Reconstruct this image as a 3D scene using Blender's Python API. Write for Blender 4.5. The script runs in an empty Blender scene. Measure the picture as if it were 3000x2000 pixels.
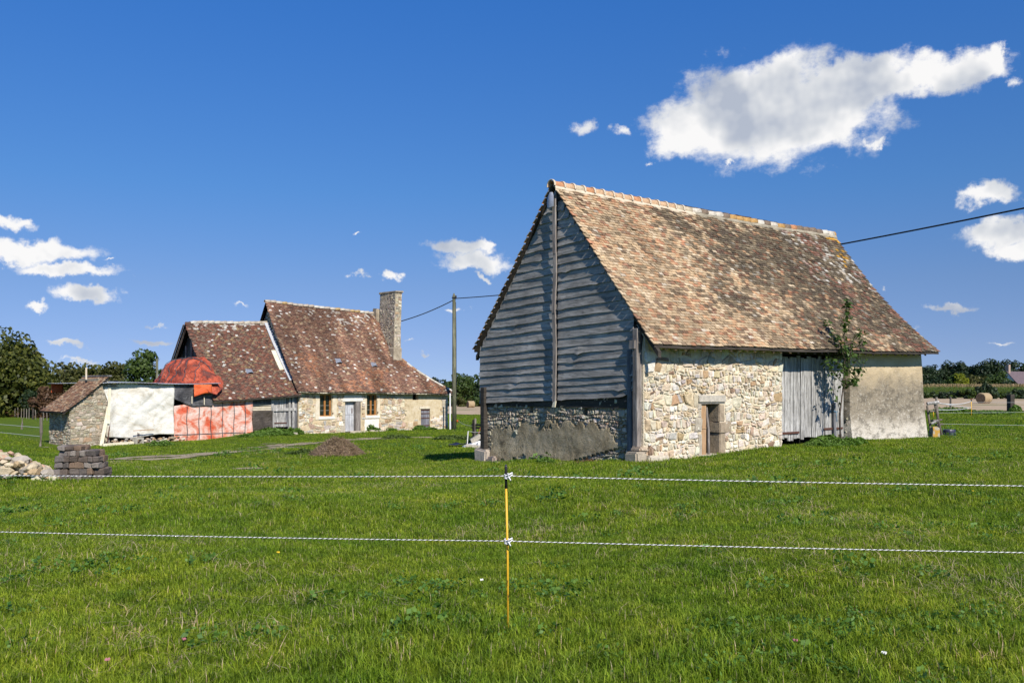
import bpy, bmesh, math, random
import numpy as np
from mathutils import Matrix, Vector
R_ = math.radians
sc = bpy.context.scene
# ------------------------------------------------------------------ camera
F, CU, HV, EYE = 2600.0, 1500.0, 1130.0, 1.54      # focal length in photo pixels, centre column, horizon row, eye height
cam = bpy.data.cameras.new('camera'); camo = bpy.data.objects.new('camera', cam); sc.collection.objects.link(camo)
cam.sensor_width = 36; cam.lens = 36 * F / 3000; cam.shift_y = (HV - 1000) / 3000
cam.clip_start = 0.05; cam.clip_end = 6000
camo.location = (0, 0, EYE); camo.rotation_euler = (R_(90), 0, 0); sc.camera = camo
# ------------------------------------------------------------------ sun and sky
SUN_H = (0.448, -0.894); SUN_EL = R_(40)
sv = Vector((SUN_H[0] * math.cos(SUN_EL), SUN_H[1] * math.cos(SUN_EL), math.sin(SUN_EL))).normalized()
sl = bpy.data.lights.new('sun', 'SUN'); so = bpy.data.objects.new('sun', sl); sc.collection.objects.link(so)
sl.energy = 4.8; sl.angle = R_(0.53); sl.color = (1.0, 0.93, 0.82)
so.rotation_euler = sv.to_track_quat('Z', 'Y').to_euler(); so.location = (20, -30, 30)
sc.view_settings.view_transform = 'Standard'; sc.view_settings.look = 'None'
sc.view_settings.exposure = 0.32; sc.view_settings.gamma = 1.0; sc.view_settings.use_curve_mapping = False
sc.cycles.max_bounces = 6; sc.cycles.diffuse_bounces = 3; sc.cycles.glossy_bounces = 2
sc.cycles.transmission_bounces = 4; sc.cycles.transparent_max_bounces = 8

class NT:
    """small helper around a node tree"""
    def __init__(s, tree): s.t = tree; s.t.nodes.clear()
    def n(s, typ, ins=None, **props):
        nd = s.t.nodes.new(typ)
        for k, v in props.items(): setattr(nd, k, v)
        for k, v in (ins or {}).items():
            if hasattr(v, 'is_output') or isinstance(v, bpy.types.NodeSocket): s.t.links.new(v, nd.inputs[k])
            else: nd.inputs[k].default_value = v
        return nd
    def math(s, op, a, b=0.0, c=0.0, clamp=False):
        return s.n('ShaderNodeMath', {0: a, 1: b, 2: c}, operation=op, use_clamp=clamp).outputs[0]
    def vm(s, op, a, b=(0, 0, 0)):
        nd = s.n('ShaderNodeVectorMath', {0: a, 1: b}, operation=op)
        return nd.outputs['Value'] if op in ('DOT_PRODUCT', 'LENGTH') else nd.outputs[0]
    def noise(s, vec, scale, detail=4, rough=0.55, dist=0.0, out='Fac'):
        return s.n('ShaderNodeTexNoise', {'Vector': vec, 'Scale': scale, 'Detail': detail, 'Roughness': rough, 'Distortion': dist}).outputs[out]
    def ramp(s, fac, stops, interp='LINEAR'):
        nd = s.n('ShaderNodeValToRGB', {0: fac}); cr = nd.color_ramp; cr.interpolation = interp
        while len(cr.elements) < len(stops): cr.elements.new(0.5)
        for e, (p, c) in zip(cr.elements, stops):
            e.position = p; e.color = (c if len(c) == 4 else (*c, 1)) if not isinstance(c, (int, float)) else (c, c, c, 1)
        return nd.outputs[0]
    def mix(s, fac, a, b, mode='MIX'):
        nd = s.n('ShaderNodeMix', data_type='RGBA', blend_type=mode)
        for i, v in ((0, fac), (6, a), (7, b)):
            if isinstance(v, bpy.types.NodeSocket): s.t.links.new(v, nd.inputs[i])
            else: nd.inputs[i].default_value = (*v, 1) if isinstance(v, tuple) and len(v) == 3 else v
        return nd.outputs[2]
    def sstep(s, x, a, b, lo=0.0, hi=1.0):
        return s.n('ShaderNodeMapRange', {0: x, 1: a, 2: b, 3: lo, 4: hi}, interpolation_type='SMOOTHSTEP').outputs[0]

def pix_dir(u, v):
    d = Vector(((u - CU) / F, 1.0, -(v - HV) / F)); return d.normalized()

# clouds: (centre u, v, half width, half height in photo pixels, strength)
K = 3000 / 2352
CLOUDS = [(1640, 285, 150, 62, 1.0), (1790, 255, 190, 95, 1.15), (1900, 290, 95, 55, 1.0), (1775, 185, 95, 50, 1.0), (1950, 185, 150, 52, 1.05),
          (2120, 170, 150, 46, 0.95), (2250, 155, 70, 36, 0.9), (2290, 130, 26, 30, 0.8), (1570, 310, 90, 45, 0.95),
          (1335, 297, 48, 30, 0.44), (1432, 298, 48, 22, 0.46), (1500, 370, 32, 14, 0.4), (1676, 370, 24, 13, 0.62), (2010, 320, 40, 20, 0.5),
          (2350, 180, 45, 30, 0.5), (2262, 448, 62, 27, 0.85), (2320, 535, 105, 34, 1.0), (2345, 575, 70, 25, 0.8), (2170, 711, 46, 14, 0.7), (2022, 650, 22, 8, 0.4),
          (38, 525, 58, 20, 0.7), (75, 575, 125, 22, 0.9), (20, 590, 110, 18, 0.8), (155, 618, 125, 17, 0.85), (200, 676, 62, 19, 0.92), (92, 702, 40, 13, 0.62),
          (140, 795, 44, 10, 0.6), (345, 785, 62, 11, 0.58), (370, 745, 30, 9, 0.42), (170, 832, 60, 9, 0.5), (245, 598, 18, 5, 0.4),
          (1060, 575, 88, 20, 0.8), (1125, 570, 26, 20, 0.75), (1090, 604, 100, 21, 0.85), (1104, 635, 36, 10, 0.65), (900, 635, 26, 15, 0.8),
          (832, 630, 36, 10, 0.42), (808, 539, 22, 7, 0.5), (1045, 710, 44, 13, 0.55), (965, 806, 26, 9, 0.55), (930, 785, 40, 7, 0.4), (2090, 760, 60, 9, 0.35), (2300, 790, 80, 9, 0.4), (560, 700, 60, 9, 0.3)]
world = bpy.data.worlds.new('World'); sc.world = world; world.use_nodes = True
w = NT(world.node_tree)
sky = w.n('ShaderNodeTexSky', sky_type='NISHITA', sun_disc=False)
sky.sun_elevation = SUN_EL; sky.sun_rotation = math.atan2(SUN_H[0], SUN_H[1])
sky.altitude = 0; sky.air_density = 1.0; sky.dust_density = 0.0; sky.ozone_density = 6.0
dirv = w.vm('NORMALIZE', w.n('ShaderNodeTexCoord').outputs['Generated'])
w.t.links.new(w.vm('NORMALIZE', w.vm('ADD', dirv, (0, 0, 0.075))), sky.inputs['Vector'])
elz = w.n('ShaderNodeSeparateXYZ', {0: dirv}).outputs[2]      # clear-air blue: deeper overhead, paler low down
skc = w.mix(1.0, sky.outputs[0], w.ramp(elz, [(0.04, (0.74, 0.67, 0.80)), (0.11, (0.70, 0.71, 0.83)), (0.21, (0.53, 0.79, 1.01)), (0.40, (0.38, 0.84, 1.30))]), 'MULTIPLY')
sx_ = w.n('ShaderNodeSeparateXYZ', {0: dirv})
ae = w.n('ShaderNodeCombineXYZ', {0: w.math('ARCTAN2', sx_.outputs[0], sx_.outputs[1]), 1: w.math('ARCSINE', sx_.outputs[2]), 2: 0.0}).outputs[0]     # azimuth, elevation
def n2(vec, scale, detail, rough, out='Fac'):
    return w.n('ShaderNodeTexNoise', {'Vector': vec, 'Scale': scale, 'Detail': detail, 'Roughness': rough}, noise_dimensions='2D').outputs[out]
warp = w.vm('SUBTRACT', n2(ae, 20.0, 8.0, 0.64, 'Color'), (0.5, 0.5, 0.5))
wd = w.n('ShaderNodeVectorMath', {0: warp, 1: (0.062, 0.040, 0.0), 2: ae}, operation='MULTIPLY_ADD').outputs[0]
rs = random.Random(5); allc = []
for (u, v, ru, rv, st) in CLOUDS:
    c = pix_dir(u * K, v * K); ct = c.y
    allc.append((math.atan2(c.x, c.y), math.asin(c.z), ru * K / F * ct / max(0.3, math.cos(math.asin(c.z))), rv * K / F * ct, st))
for i in range(14):      # the same kind of sky goes on all round
    az = R_(rs.uniform(45, 300)); az = az - 2 * math.pi if az > math.pi else az; r = rs.uniform(0.04, 0.12)
    allc.append((az, R_(rs.uniform(5, 28)), r, r * rs.uniform(0.2, 0.4), rs.uniform(0.6, 1.0)))
dens = None
for (az, el, ra, re, st) in allc:
    q = w.n('ShaderNodeVectorMath', {0: wd, 1: (1 / ra, 1 / re, 0), 2: (-az / ra, -el / re, 0)}, operation='MULTIPLY_ADD').outputs[0]
    b = w.math('MULTIPLY_ADD', w.vm('LENGTH', q), -0.8, st)
    dens = b if dens is None else w.math('SMOOTH_MAX', dens, b, 0.12)
fb = n2(w.vm('MULTIPLY', ae, (0.8, 1.2, 0)), 30.0, 7, 0.62)
dn = w.math('ADD', dens, w.math('MULTIPLY', w.math('SUBTRACT', fb, 0.5), 1.05))
alpha = w.sstep(dn, -0.06, 0.46)
# soft relief in the cloud: lit from the upper right
f1 = n2(ae, 9.0, 4, 0.5); f2 = n2(w.vm('ADD', ae, (0.008, 0.026, 0.0)), 9.0, 4, 0.5)
rel = w.math('MULTIPLY', w.math('SUBTRACT', f1, f2), 2.3)
shade = w.math('ADD', w.math('ADD', 0.84, rel), w.math('MULTIPLY', w.sstep(dn, 0.2, 0.9), -0.10), clamp=True)
ccol = w.ramp(shade, [(0.36, (3.9, 4.3, 5.1)), (0.66, (5.9, 6.1, 6.4)), (0.94, (8.2, 8.1, 8.0))])
fin = w.mix(w.math('MULTIPLY', alpha, 0.97), skc, ccol)
world.cycles.sampling_method = 'MANUAL'; world.cycles.sample_map_resolution = 256
bg = w.n('ShaderNodeBackground', {'Color': fin, 'Strength': 0.096})
w.t.links.new(bg.outputs[0], w.n('ShaderNodeOutputWorld').inputs[0])
# ------------------------------------------------------------------ object helpers
COL = sc.collection
W = {}
rng = np.random.default_rng(11); rnd = random.Random(11)
def link(o, parent=None, M=None):
    COL.objects.link(o); M = M or Matrix()
    if parent is not None:
        o.parent = parent; o.matrix_parent_inverse = W[parent.name].inverted()
    o.matrix_basis = M; W[o.name] = M.copy(); return o
def tag(o, label=None, cat=None, group=None, kind=None):
    for k, v in (('label', label), ('category', cat), ('group', group), ('kind', kind)):
        if v: o[k] = v
    return o
def thing(name, loc, label, cat, group=None):
    o = bpy.data.objects.new(name, None); o.empty_display_size = 0.2
    link(o, None, Matrix.Translation(loc)); return tag(o, label, cat, group)
def mesh_of(name, verts, faces, mat=None, smooth=False, col=None, tone=None):
    me = bpy.data.meshes.new(name); me.from_pydata([tuple(map(float, v)) for v in verts], [], [tuple(map(int, f)) for f in faces])
    if mat: me.materials.append(mat)
    if smooth: me.polygons.foreach_set('use_smooth', [True] * len(me.polygons))
    if col is not None:
        a = me.attributes.new('col', 'FLOAT_COLOR', 'FACE'); c = np.ones((len(me.polygons), 4), np.float32); c[:, :3] = col; a.data.foreach_set('color', c.ravel())
    if tone is not None:
        a = me.attributes.new('tone', 'FLOAT', 'FACE'); t = np.zeros(len(me.polygons), np.float32); t[:] = tone; a.data.foreach_set('value', t)
    me.update(); return me
def mob(name, verts, faces, mat, parent=None, smooth=False, col=None, tone=None, kind=None, M=None):
    o = bpy.data.objects.new(name, mesh_of(name, verts, faces, mat, smooth, col, tone)); link(o, parent, M)
    if kind: o['kind'] = kind
    return o
class Geo:
    """collects vertices and faces of ONE part"""
    def __init__(s): s.v = []; s.f = []; s.c = []
    def add(s, verts, faces, c=None):
        b = len(s.v); s.v += [tuple(map(float, x)) for x in verts]; s.f += [tuple(b + i for i in f) for f in faces]
        s.c += [c if c is not None else (1, 1, 1)] * len(faces)
    def build(s, name, mat, parent=None, smooth=False, kind=None, col=False, M=None):
        return mob(name, s.v, s.f, mat, parent, smooth, np.array(s.c) if col else None, None, kind, M)
BOXF = [(0, 3, 2, 1), (4, 5, 6, 7), (0, 1, 5, 4), (1, 2, 6, 5), (2, 3, 7, 6), (3, 0, 4, 7)]
def box8(p): return p, BOXF
class Fr:
    """building frame: s along the front, t to the back, z up"""
    def __init__(f, O, ang):
        f.O = O; f.d = (math.sin(R_(ang)), math.cos(R_(ang))); f.n = (-f.d[1], f.d[0])
    def P(f, s, t, z): return (f.O[0] + s * f.d[0] + t * f.n[0], f.O[1] + s * f.d[1] + t * f.n[1], z)
    def box(f, s0, s1, t0, t1, z0, z1, j=0.0):
        q = [(s0, t0, z0), (s1, t0, z0), (s1, t1, z0), (s0, t1, z0), (s0, t0, z1), (s1, t0, z1), (s1, t1, z1), (s0, t1, z1)]
        return [f.P(a + rnd.uniform(-j, j), b + rnd.uniform(-j, j), c + rnd.uniform(-j, j)) for a, b, c in q], BOXF
    def s_of(f, u, t=0.0):
        k = (u - CU) / F; X = f.O[0] + t * f.n[0]; Y = f.O[1] + t * f.n[1]
        return (k * Y - X) / (f.d[0] - k * f.d[1])
    def z_of(f, v, s, t=0.0): return EYE - (v - HV) / F * (f.O[1] + s * f.d[1] + t * f.n[1])
def bevel(o, wd=0.02, seg=2):
    bm = bmesh.new(); bm.from_mesh(o.data); bmesh.ops.bevel(bm, geom=bm.edges[:], offset=wd, segments=seg, affect='EDGES', clamp_overlap=True)
    bm.to_mesh(o.data); bm.free(); return o
def tube(pts, r, n=6, cap=True):
    """tube along points; r number or list"""
    pts = [Vector(p) for p in pts]; V = []; Fc = []; m = len(pts)
    for i, p in enumerate(pts):
        tg = (pts[min(i + 1, m - 1)] - pts[max(i - 1, 0)]).normalized()
        a = tg.cross(Vector((0, 0, 1)));  a = tg.cross(Vector((1, 0, 0))) if a.length < 0.05 else a; a.normalize(); b = a.cross(tg)
        rr = r[i] if isinstance(r, (list, tuple, np.ndarray)) else r
        V += [tuple(p + (a * math.cos(2 * math.pi * k / n) + b * math.sin(2 * math.pi * k / n)) * rr) for k in range(n)]
    for i in range(m - 1):
        for k in range(n): Fc.append((i * n + k, i * n + (k + 1) % n, (i + 1) * n + (k + 1) % n, (i + 1) * n + k))
    if cap: Fc.append(tuple(range(n))[::-1]); Fc.append(tuple((m - 1) * n + k for k in range(n)))
    return V, Fc
def vnoise(x, y, seed=0):
    """smooth 2-D value noise in numpy, about -1..1"""
    x = np.asarray(x, float); y = np.asarray(y, float); xi = np.floor(x); yi = np.floor(y); fx = x - xi; fy = y - yi
    fx = fx * fx * (3 - 2 * fx); fy = fy * fy * (3 - 2 * fy)
    def h(a, b):
        q = np.sin(a * 127.1 + b * 311.7 + seed * 74.7) * 43758.5453; return (q - np.floor(q)) * 2 - 1
    return (h(xi, yi) * (1 - fx) + h(xi + 1, yi) * fx) * (1 - fy) + (h(xi, yi + 1) * (1 - fx) + h(xi + 1, yi + 1) * fx) * fy
def fbm(x, y, seed=0, o=4):
    t = 0; a = 0.5
    for k in range(o): t = t + a * vnoise(np.asarray(x) * 2 ** k, np.asarray(y) * 2 ** k, seed + k); a *= 0.5
    return t
# ------------------------------------------------------------------ materials
def material(name):
    m = bpy.data.materials.new(name); m.use_nodes = True; return m, NT(m.node_tree)
def finish(n, color, rough=0.85, bump=None, bs=0.3, bd=0.02, spec=0.25, metal=0.0):
    ins = {'Base Color': color if isinstance(color, bpy.types.NodeSocket) else (*color, 1), 'Roughness': rough, 'Specular IOR Level': spec, 'Metallic': metal}
    if bump is not None: ins['Normal'] = n.n('ShaderNodeBump', {'Height': bump, 'Strength': bs, 'Distance': bd}).outputs[0]
    p = n.n('ShaderNodeBsdfPrincipled', ins); n.t.links.new(p.outputs[0], n.n('ShaderNodeOutputMaterial').inputs[0]); return p
def pos(n): return n.n('ShaderNodeNewGeometry').outputs['Position']
def scaled(n, v, s): return n.vm('MULTIPLY', v, s)
def attr(n, name, out='Color'): return n.n('ShaderNodeAttribute', attribute_name=name).outputs[out]
def m_plain(name, c1, c2, sc_=6.0, rough=0.85, bs=0.3, stretch=(1, 1, 1), bd=0.01, spec=0.25, metal=0.0):
    m, n = material(name); p = scaled(n, pos(n), stretch); f = n.noise(p, sc_, 6, 0.6)
    finish(n, n.ramp(f, [(0.3, c1), (0.7, c2)]), rough, f, bs, bd, spec, metal); return m
def m_tile(name, obj_col):
    m, n = material(name); p = pos(n)
    c = n.n('ShaderNodeObjectInfo').outputs['Color'] if obj_col else attr(n, 'col')
    f = n.noise(p, 14.0, 5, 0.6); g = n.noise(p, 46.0, 4, 0.65)
    c = n.mix(1.0, c, n.ramp(f, [(0.25, 0.62), (0.75, 1.25)]), 'MULTIPLY')
    c = n.mix(n.sstep(g, 0.60, 0.70, 0, 0.75), c, (0.09, 0.08, 0.065))
    c = n.mix(n.sstep(n.noise(p, 30.0, 3, 0.5), 0.64, 0.72, 0, 0.7), c, (0.60, 0.56, 0.46))
    finish(n, c, 0.92, g, 0.5, 0.008, 0.12); return m
M_TILE = m_tile('clay_tile', False); M_TILE_O = m_tile('clay_tile_single', True)
def m_stone(name, dirt=0.5):
    m, n = material(name); p = pos(n); c = attr(n, 'col'); f = n.noise(p, 9.0, 6, 0.6); g = n.noise(p, 40.0, 6, 0.65)
    c = n.mix(1.0, c, n.ramp(f, [(0.25, 0.66), (0.75, 1.22)]), 'MULTIPLY')
    c = n.mix(n.sstep(g, 0.56, 0.72, 0, dirt), c, (0.16, 0.13, 0.10))
    finish(n, c, 0.95, n.math('ADD', n.math('MULTIPLY', f, 0.8), g), 0.8, 0.02, 0.12); return m
M_STONE = m_stone('rubble_stone')
M_STONE_D = m_stone('dark_block_stone', 0.6)
def m_mortar(name, c1, c2, c3, sc_=3.0):
    m, n = material(name); p = pos(n); f = n.noise(p, sc_, 6, 0.62); g = n.noise(p, 34.0, 6, 0.68); v = n.n('ShaderNodeTexVoronoi', {'Vector': p, 'Scale': 22.0}).outputs['Distance']
    c = n.ramp(f, [(0.28, c1), (0.5, c2), (0.72, c3)]); c = n.mix(n.sstep(g, 0.55, 0.7, 0, 0.5), c, c1)
    finish(n, c, 0.96, n.math('ADD', g, n.math('MULTIPLY', v, 0.5)), 0.9, 0.025, 0.1); return m
M_MORTAR = m_mortar('lime_mortar', (0.50, 0.41, 0.28), (0.66, 0.57, 0.42), (0.72, 0.65, 0.52))
M_MORTAR_H = m_mortar('house_mortar', (0.40, 0.31, 0.19), (0.58, 0.48, 0.32), (0.66, 0.58, 0.44))
M_MORTAR_G = m_mortar('grey_mortar', (0.20, 0.17, 0.12), (0.33, 0.29, 0.22), (0.45, 0.40, 0.31))
def m_gable():
    m, n = material('gable_render'); p = pos(n); f = n.noise(p, 1.7, 6, 0.65, 0.5); g = n.noise(p, 9.0, 7, 0.7); k = n.noise(p, 42.0, 5, 0.7)
    c = n.ramp(f, [(0.32, (0.19, 0.155, 0.10)), (0.45, (0.40, 0.33, 0.215)), (0.56, (0.52, 0.44, 0.30)), (0.70, (0.64, 0.55, 0.40))])
    c = n.mix(n.sstep(g, 0.52, 0.66, 0, 0.5), c, (0.12, 0.105, 0.078)); c = n.mix(n.sstep(k, 0.58, 0.68, 0, 0.5), c, (0.48, 0.43, 0.34))
    finish(n, c, 0.96, n.math('ADD', n.math('MULTIPLY', g, 2.0), k), 1.0, 0.05, 0.1); return m
M_GABLE = m_gable()
M_CHIM = m_mortar('chimney_stone', (0.20, 0.17, 0.12), (0.38, 0.32, 0.24), (0.50, 0.44, 0.34), 2.5)
M_PLASTER = m_plain('cream_plaster', (0.56, 0.47, 0.33), (0.70, 0.64, 0.52), 4.0, 0.95, 0.25)
M_WHITEWASH = m_plain('white_plaster', (0.62, 0.58, 0.50), (0.80, 0.78, 0.74), 5.0, 0.95, 0.2)
def m_render():     # weathered render of the barn's right-hand wall: cream at the top, grey speckle below, pale lichen at the foot
    m, n = material('weathered_render'); p = pos(n); z = n.n('ShaderNodeSeparateXYZ', {0: p}).outputs[2]
    f = n.noise(p, 1.6, 5, 0.6); p2 = scaled(n, p, (1, 1, 1.7)); g = n.noise(p2, 8.0, 8, 0.72); st = n.noise(p2, 2.6, 8, 0.72); v = n.n('ShaderNodeTexVoronoi', {'Vector': p2, 'Scale': 30.0}).outputs['Distance']
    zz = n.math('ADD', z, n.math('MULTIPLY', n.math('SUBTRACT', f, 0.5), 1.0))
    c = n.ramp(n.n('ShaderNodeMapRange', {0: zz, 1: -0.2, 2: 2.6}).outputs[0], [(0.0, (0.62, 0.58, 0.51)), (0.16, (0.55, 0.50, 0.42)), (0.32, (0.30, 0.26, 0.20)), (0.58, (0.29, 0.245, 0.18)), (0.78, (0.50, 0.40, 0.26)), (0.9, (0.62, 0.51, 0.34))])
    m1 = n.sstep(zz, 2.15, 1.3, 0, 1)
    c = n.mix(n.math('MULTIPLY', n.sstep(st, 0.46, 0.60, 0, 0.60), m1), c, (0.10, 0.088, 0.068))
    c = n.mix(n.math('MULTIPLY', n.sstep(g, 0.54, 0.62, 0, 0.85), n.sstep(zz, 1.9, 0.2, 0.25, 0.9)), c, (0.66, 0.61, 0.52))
    c = n.mix(n.math('MULTIPLY', n.sstep(v, 0.30, 0.12, 0, 0.75), m1), c, (0.09, 0.08, 0.06))
    finish(n, c, 0.96, n.math('ADD', g, st), 0.9, 0.03, 0.1); return m
M_RENDER = m_render()
def m_wood(name, c1, c2, c3, axis, sc_=9.0, bs=0.45, rough=0.8):
    """weathered wood, grain along axis (0 along the building, 2 upright)"""
    m, n = material(name); p = pos(n); q = scaled(n, p, (0.12, 0.12, 1.6) if axis == 0 else (1.6, 1.6, 0.10))
    f = n.noise(q, sc_, 7, 0.62, 0.6); g = n.noise(q, sc_ * 4, 4, 0.6); h = n.noise(p, 1.2, 4)
    c = n.ramp(f, [(0.3, c1), (0.5, c2), (0.72, c3)]); c = n.mix(1.0, c, n.ramp(h, [(0.3, 0.7), (0.7, 1.2)]), 'MULTIPLY'); c = n.mix(n.sstep(g, 0.54, 0.64, 0, 0.65), c, tuple(x * 0.35 for x in c1))
    finish(n, c, rough, n.math('ADD', f, n.math('MULTIPLY', g, 0.6)), bs, 0.012, 0.3); return m
M_BOARD = m_wood('weathered_cladding', (0.175, 0.167, 0.155), (0.31, 0.295, 0.272), (0.48, 0.455, 0.42), 0)
M_POST = m_wood('oak_post', (0.12, 0.10, 0.09), (0.24, 0.21, 0.19), (0.36, 0.33, 0.30), 2)
M_PLANK = m_wood('grey_door_plank', (0.09, 0.085, 0.08), (0.36, 0.35, 0.33), (0.72, 0.71, 0.69), 2, 16.0, 0.8)
M_PLANK_D = m_wood('dark_plank', (0.06, 0.06, 0.065), (0.14, 0.14, 0.15), (0.26, 0.26, 0.27), 2)
M_TIMBER = m_wood('dark_timber', (0.025, 0.02, 0.016), (0.05, 0.042, 0.034), (0.09, 0.075, 0.06), 0)
M_FENCEW = m_wood('fence_timber', (0.10, 0.085, 0.07), (0.20, 0.17, 0.14), (0.33, 0.30, 0.26), 2)
M_TAN = m_wood('tan_door', (0.30, 0.18, 0.09), (0.42, 0.26, 0.14), (0.50, 0.33, 0.19), 2)
M_FRAME = m_wood('window_wood', (0.22, 0.09, 0.025), (0.34, 0.15, 0.04), (0.42, 0.20, 0.06), 2)
M_DOORG = m_wood('pale_grey_door', (0.30, 0.31, 0.34), (0.46, 0.47, 0.50), (0.60, 0.61, 0.63), 2)
M_DOORB = m_wood('blue_grey_door', (0.10, 0.10, 0.12), (0.19, 0.19, 0.22), (0.28, 0.28, 0.31), 2)
M_POLE = m_wood('pole_wood', (0.08, 0.09, 0.055), (0.17, 0.17, 0.11), (0.28, 0.27, 0.20), 2)
M_CREAMB = m_plain('cream_board', (0.60, 0.54, 0.38), (0.74, 0.69, 0.55), 4.0, 0.8, 0.1)
M_WHITE = m_plain('white_plastic', (0.70, 0.70, 0.70), (0.82, 0.82, 0.82), 4.0, 0.5, 0.05)
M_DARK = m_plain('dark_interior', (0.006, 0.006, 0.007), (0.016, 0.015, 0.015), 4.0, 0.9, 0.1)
M_IRON = m_plain('rusty_iron', (0.06, 0.025, 0.02), (0.13, 0.06, 0.04), 20.0, 0.7, 0.2)
M_RUST = m_plain('orange_rust', (0.20, 0.07, 0.03), (0.32, 0.13, 0.06), 20.0, 0.8, 0.2)
M_ZINC = m_plain('zinc', (0.30, 0.32, 0.35), (0.44, 0.46, 0.50), 8.0, 0.45, 0.1, metal=0.5)
M_BLACK = m_plain('black_plastic', (0.012, 0.012, 0.014), (0.03, 0.03, 0.034), 10.0, 0.45, 0.1, spec=0.5)
M_BIN = m_plain('navy_plastic', (0.025, 0.025, 0.05), (0.045, 0.045, 0.08), 10.0, 0.4, 0.1, spec=0.5)
M_CABLE = m_plain('cable', (0.008, 0.008, 0.008), (0.02, 0.02, 0.02), 10, 0.6, 0)
M_GLASS = m_plain('dark_glass', (0.010, 0.014, 0.012), (0.022, 0.028, 0.024), 3, 0.06, 0, spec=0.6)
M_YELLOW = m_plain('yellow_paint', (0.62, 0.28, 0.01), (0.78, 0.42, 0.02), 9, 0.45, 0.1)
M_ORANGE = m_plain('orange_plastic', (0.60, 0.09, 0.02), (0.75, 0.14, 0.03), 9, 0.5, 0.1)
M_CONC = m_plain('concrete', (0.30, 0.27, 0.22), (0.46, 0.43, 0.37), 14, 0.95, 0.4)
M_CORR = m_plain('corrugated_steel', (0.24, 0.26, 0.30), (0.42, 0.45, 0.50), 3, 0.45, 0.05, metal=0.4)
def m_tarp(name, stops, wear, sc_=1.3, rough=0.5, bs=0.5):
    m, n = material(name); p = pos(n); f = n.noise(p, sc_, 6, 0.6, 1.2); g = n.noise(p, 9.0, 5, 0.6, 0.8); h = n.noise(scaled(n, p, (1, 1, 2.4)), 3.0, 5, 0.6, 1.5)
    c = n.ramp(f, stops); c = n.mix(n.sstep(h, 0.55, 0.70, 0, 0.7), c, wear)
    finish(n, c, rough, n.math('ADD', n.math('MULTIPLY', h, 1.2), g), bs, 0.06, 0.35); return m
M_TARP_O = m_tarp('faded_orange_tarp', [(0.32, (0.56, 0.075, 0.028)), (0.41, (0.58, 0.15, 0.08)), (0.50, (0.66, 0.36, 0.28)), (0.62, (0.70, 0.54, 0.48))], (0.60, 0.13, 0.06))
M_TARP_R = m_tarp('orange_tarp', [(0.34, (0.11, 0.045, 0.035)), (0.45, (0.30, 0.06, 0.03)), (0.56, (0.48, 0.09, 0.04)), (0.7, (0.56, 0.16, 0.09))], (0.10, 0.045, 0.035), 1.3, .5, .8)
M_TARP_O2 = m_tarp('bright_orange_tarp', [(0.3, (0.58, 0.07, 0.015)), (0.7, (0.68, 0.15, 0.04))], (0.5, 0.06, 0.02))
M_TARP_W = m_tarp('white_tarp', [(0.30, (0.42, 0.38, 0.30)), (0.46, (0.66, 0.64, 0.58)), (0.7, (0.74, 0.73, 0.69))], (0.50, 0.44, 0.33), 0.9, .5, .22)
M_TARP_K = m_tarp('black_tarp', [(0.3, (0.03, 0.03, 0.035)), (0.7, (0.11, 0.11, 0.12))], (0.18, 0.18, 0.19))
M_TARP_N = m_tarp('brown_net', [(0.3, (0.035, 0.028, 0.022)), (0.7, (0.085, 0.07, 0.055))], (0.12, 0.10, 0.08))
M_TARP_B = m_tarp('navy_sheet', [(0.3, (0.008, 0.009, 0.02)), (0.7, (0.025, 0.028, 0.05))], (0.03, 0.03, 0.05))
M_TARP_G = m_tarp('green_sheet', [(0.3, (0.04, 0.12, 0.06)), (0.7, (0.07, 0.20, 0.10))], (0.10, 0.22, 0.13))
def m_leaf(name, stops, trans=0.35, rough=0.55):
    m, n = material(name); c = n.ramp(attr(n, 'tone', 'Fac'), stops)
    d = n.n('ShaderNodeBsdfPrincipled', {'Base Color': c, 'Roughness': rough, 'Specular IOR Level': 0.3})
    t = n.n('ShaderNodeBsdfTranslucent', {'Color': n.mix(1.0, c, (1.3, 1.5, 0.6), 'MULTIPLY')})
    x = n.n('ShaderNodeMixShader', {0: trans, 1: d.outputs[0], 2: t.outputs[0]})
    n.t.links.new(x.outputs[0], n.n('ShaderNodeOutputMaterial').inputs[0]); return m
M_LEAF_OAK = m_leaf('oak_leaves', [(0.0, (0.030, 0.042, 0.008)), (0.5, (0.085, 0.098, 0.016)), (1.0, (0.17, 0.165, 0.03))], 0.25)
M_LEAF_GRN = m_leaf('green_leaves', [(0.0, (0.020, 0.040, 0.010)), (0.5, (0.050, 0.085, 0.016)), (1.0, (0.095, 0.135, 0.025))], 0.25)
M_LEAF_DRK = m_leaf('dark_leaves', [(0.0, (0.010, 0.022, 0.010)), (0.5, (0.022, 0.042, 0.016)), (1.0, (0.050, 0.080, 0.022))], 0.2)
M_LEAF_OLV = m_leaf('olive_leaves', [(0.0, (0.04, 0.05, 0.012)), (0.5, (0.085, 0.090, 0.024)), (1.0, (0.14, 0.13, 0.04))], 0.25)
M_LEAF_YEL = m_leaf('yellow_leaves', [(0.0, (0.10, 0.12, 0.01)), (0.5, (0.22, 0.24, 0.02)), (1.0, (0.36, 0.36, 0.04))], 0.3)
M_LEAF_RED = m_leaf('red_brown_leaves', [(0.0, (0.05, 0.025, 0.015)), (0.5, (0.11, 0.06, 0.03)), (1.0, (0.16, 0.10, 0.05))], 0.25)
M_LEAF_SAP = m_leaf('sapling_leaves', [(0.0, (0.030, 0.055, 0.012)), (0.5, (0.055, 0.10, 0.022)), (1.0, (0.10, 0.16, 0.04))], 0.3, 0.4)
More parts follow.
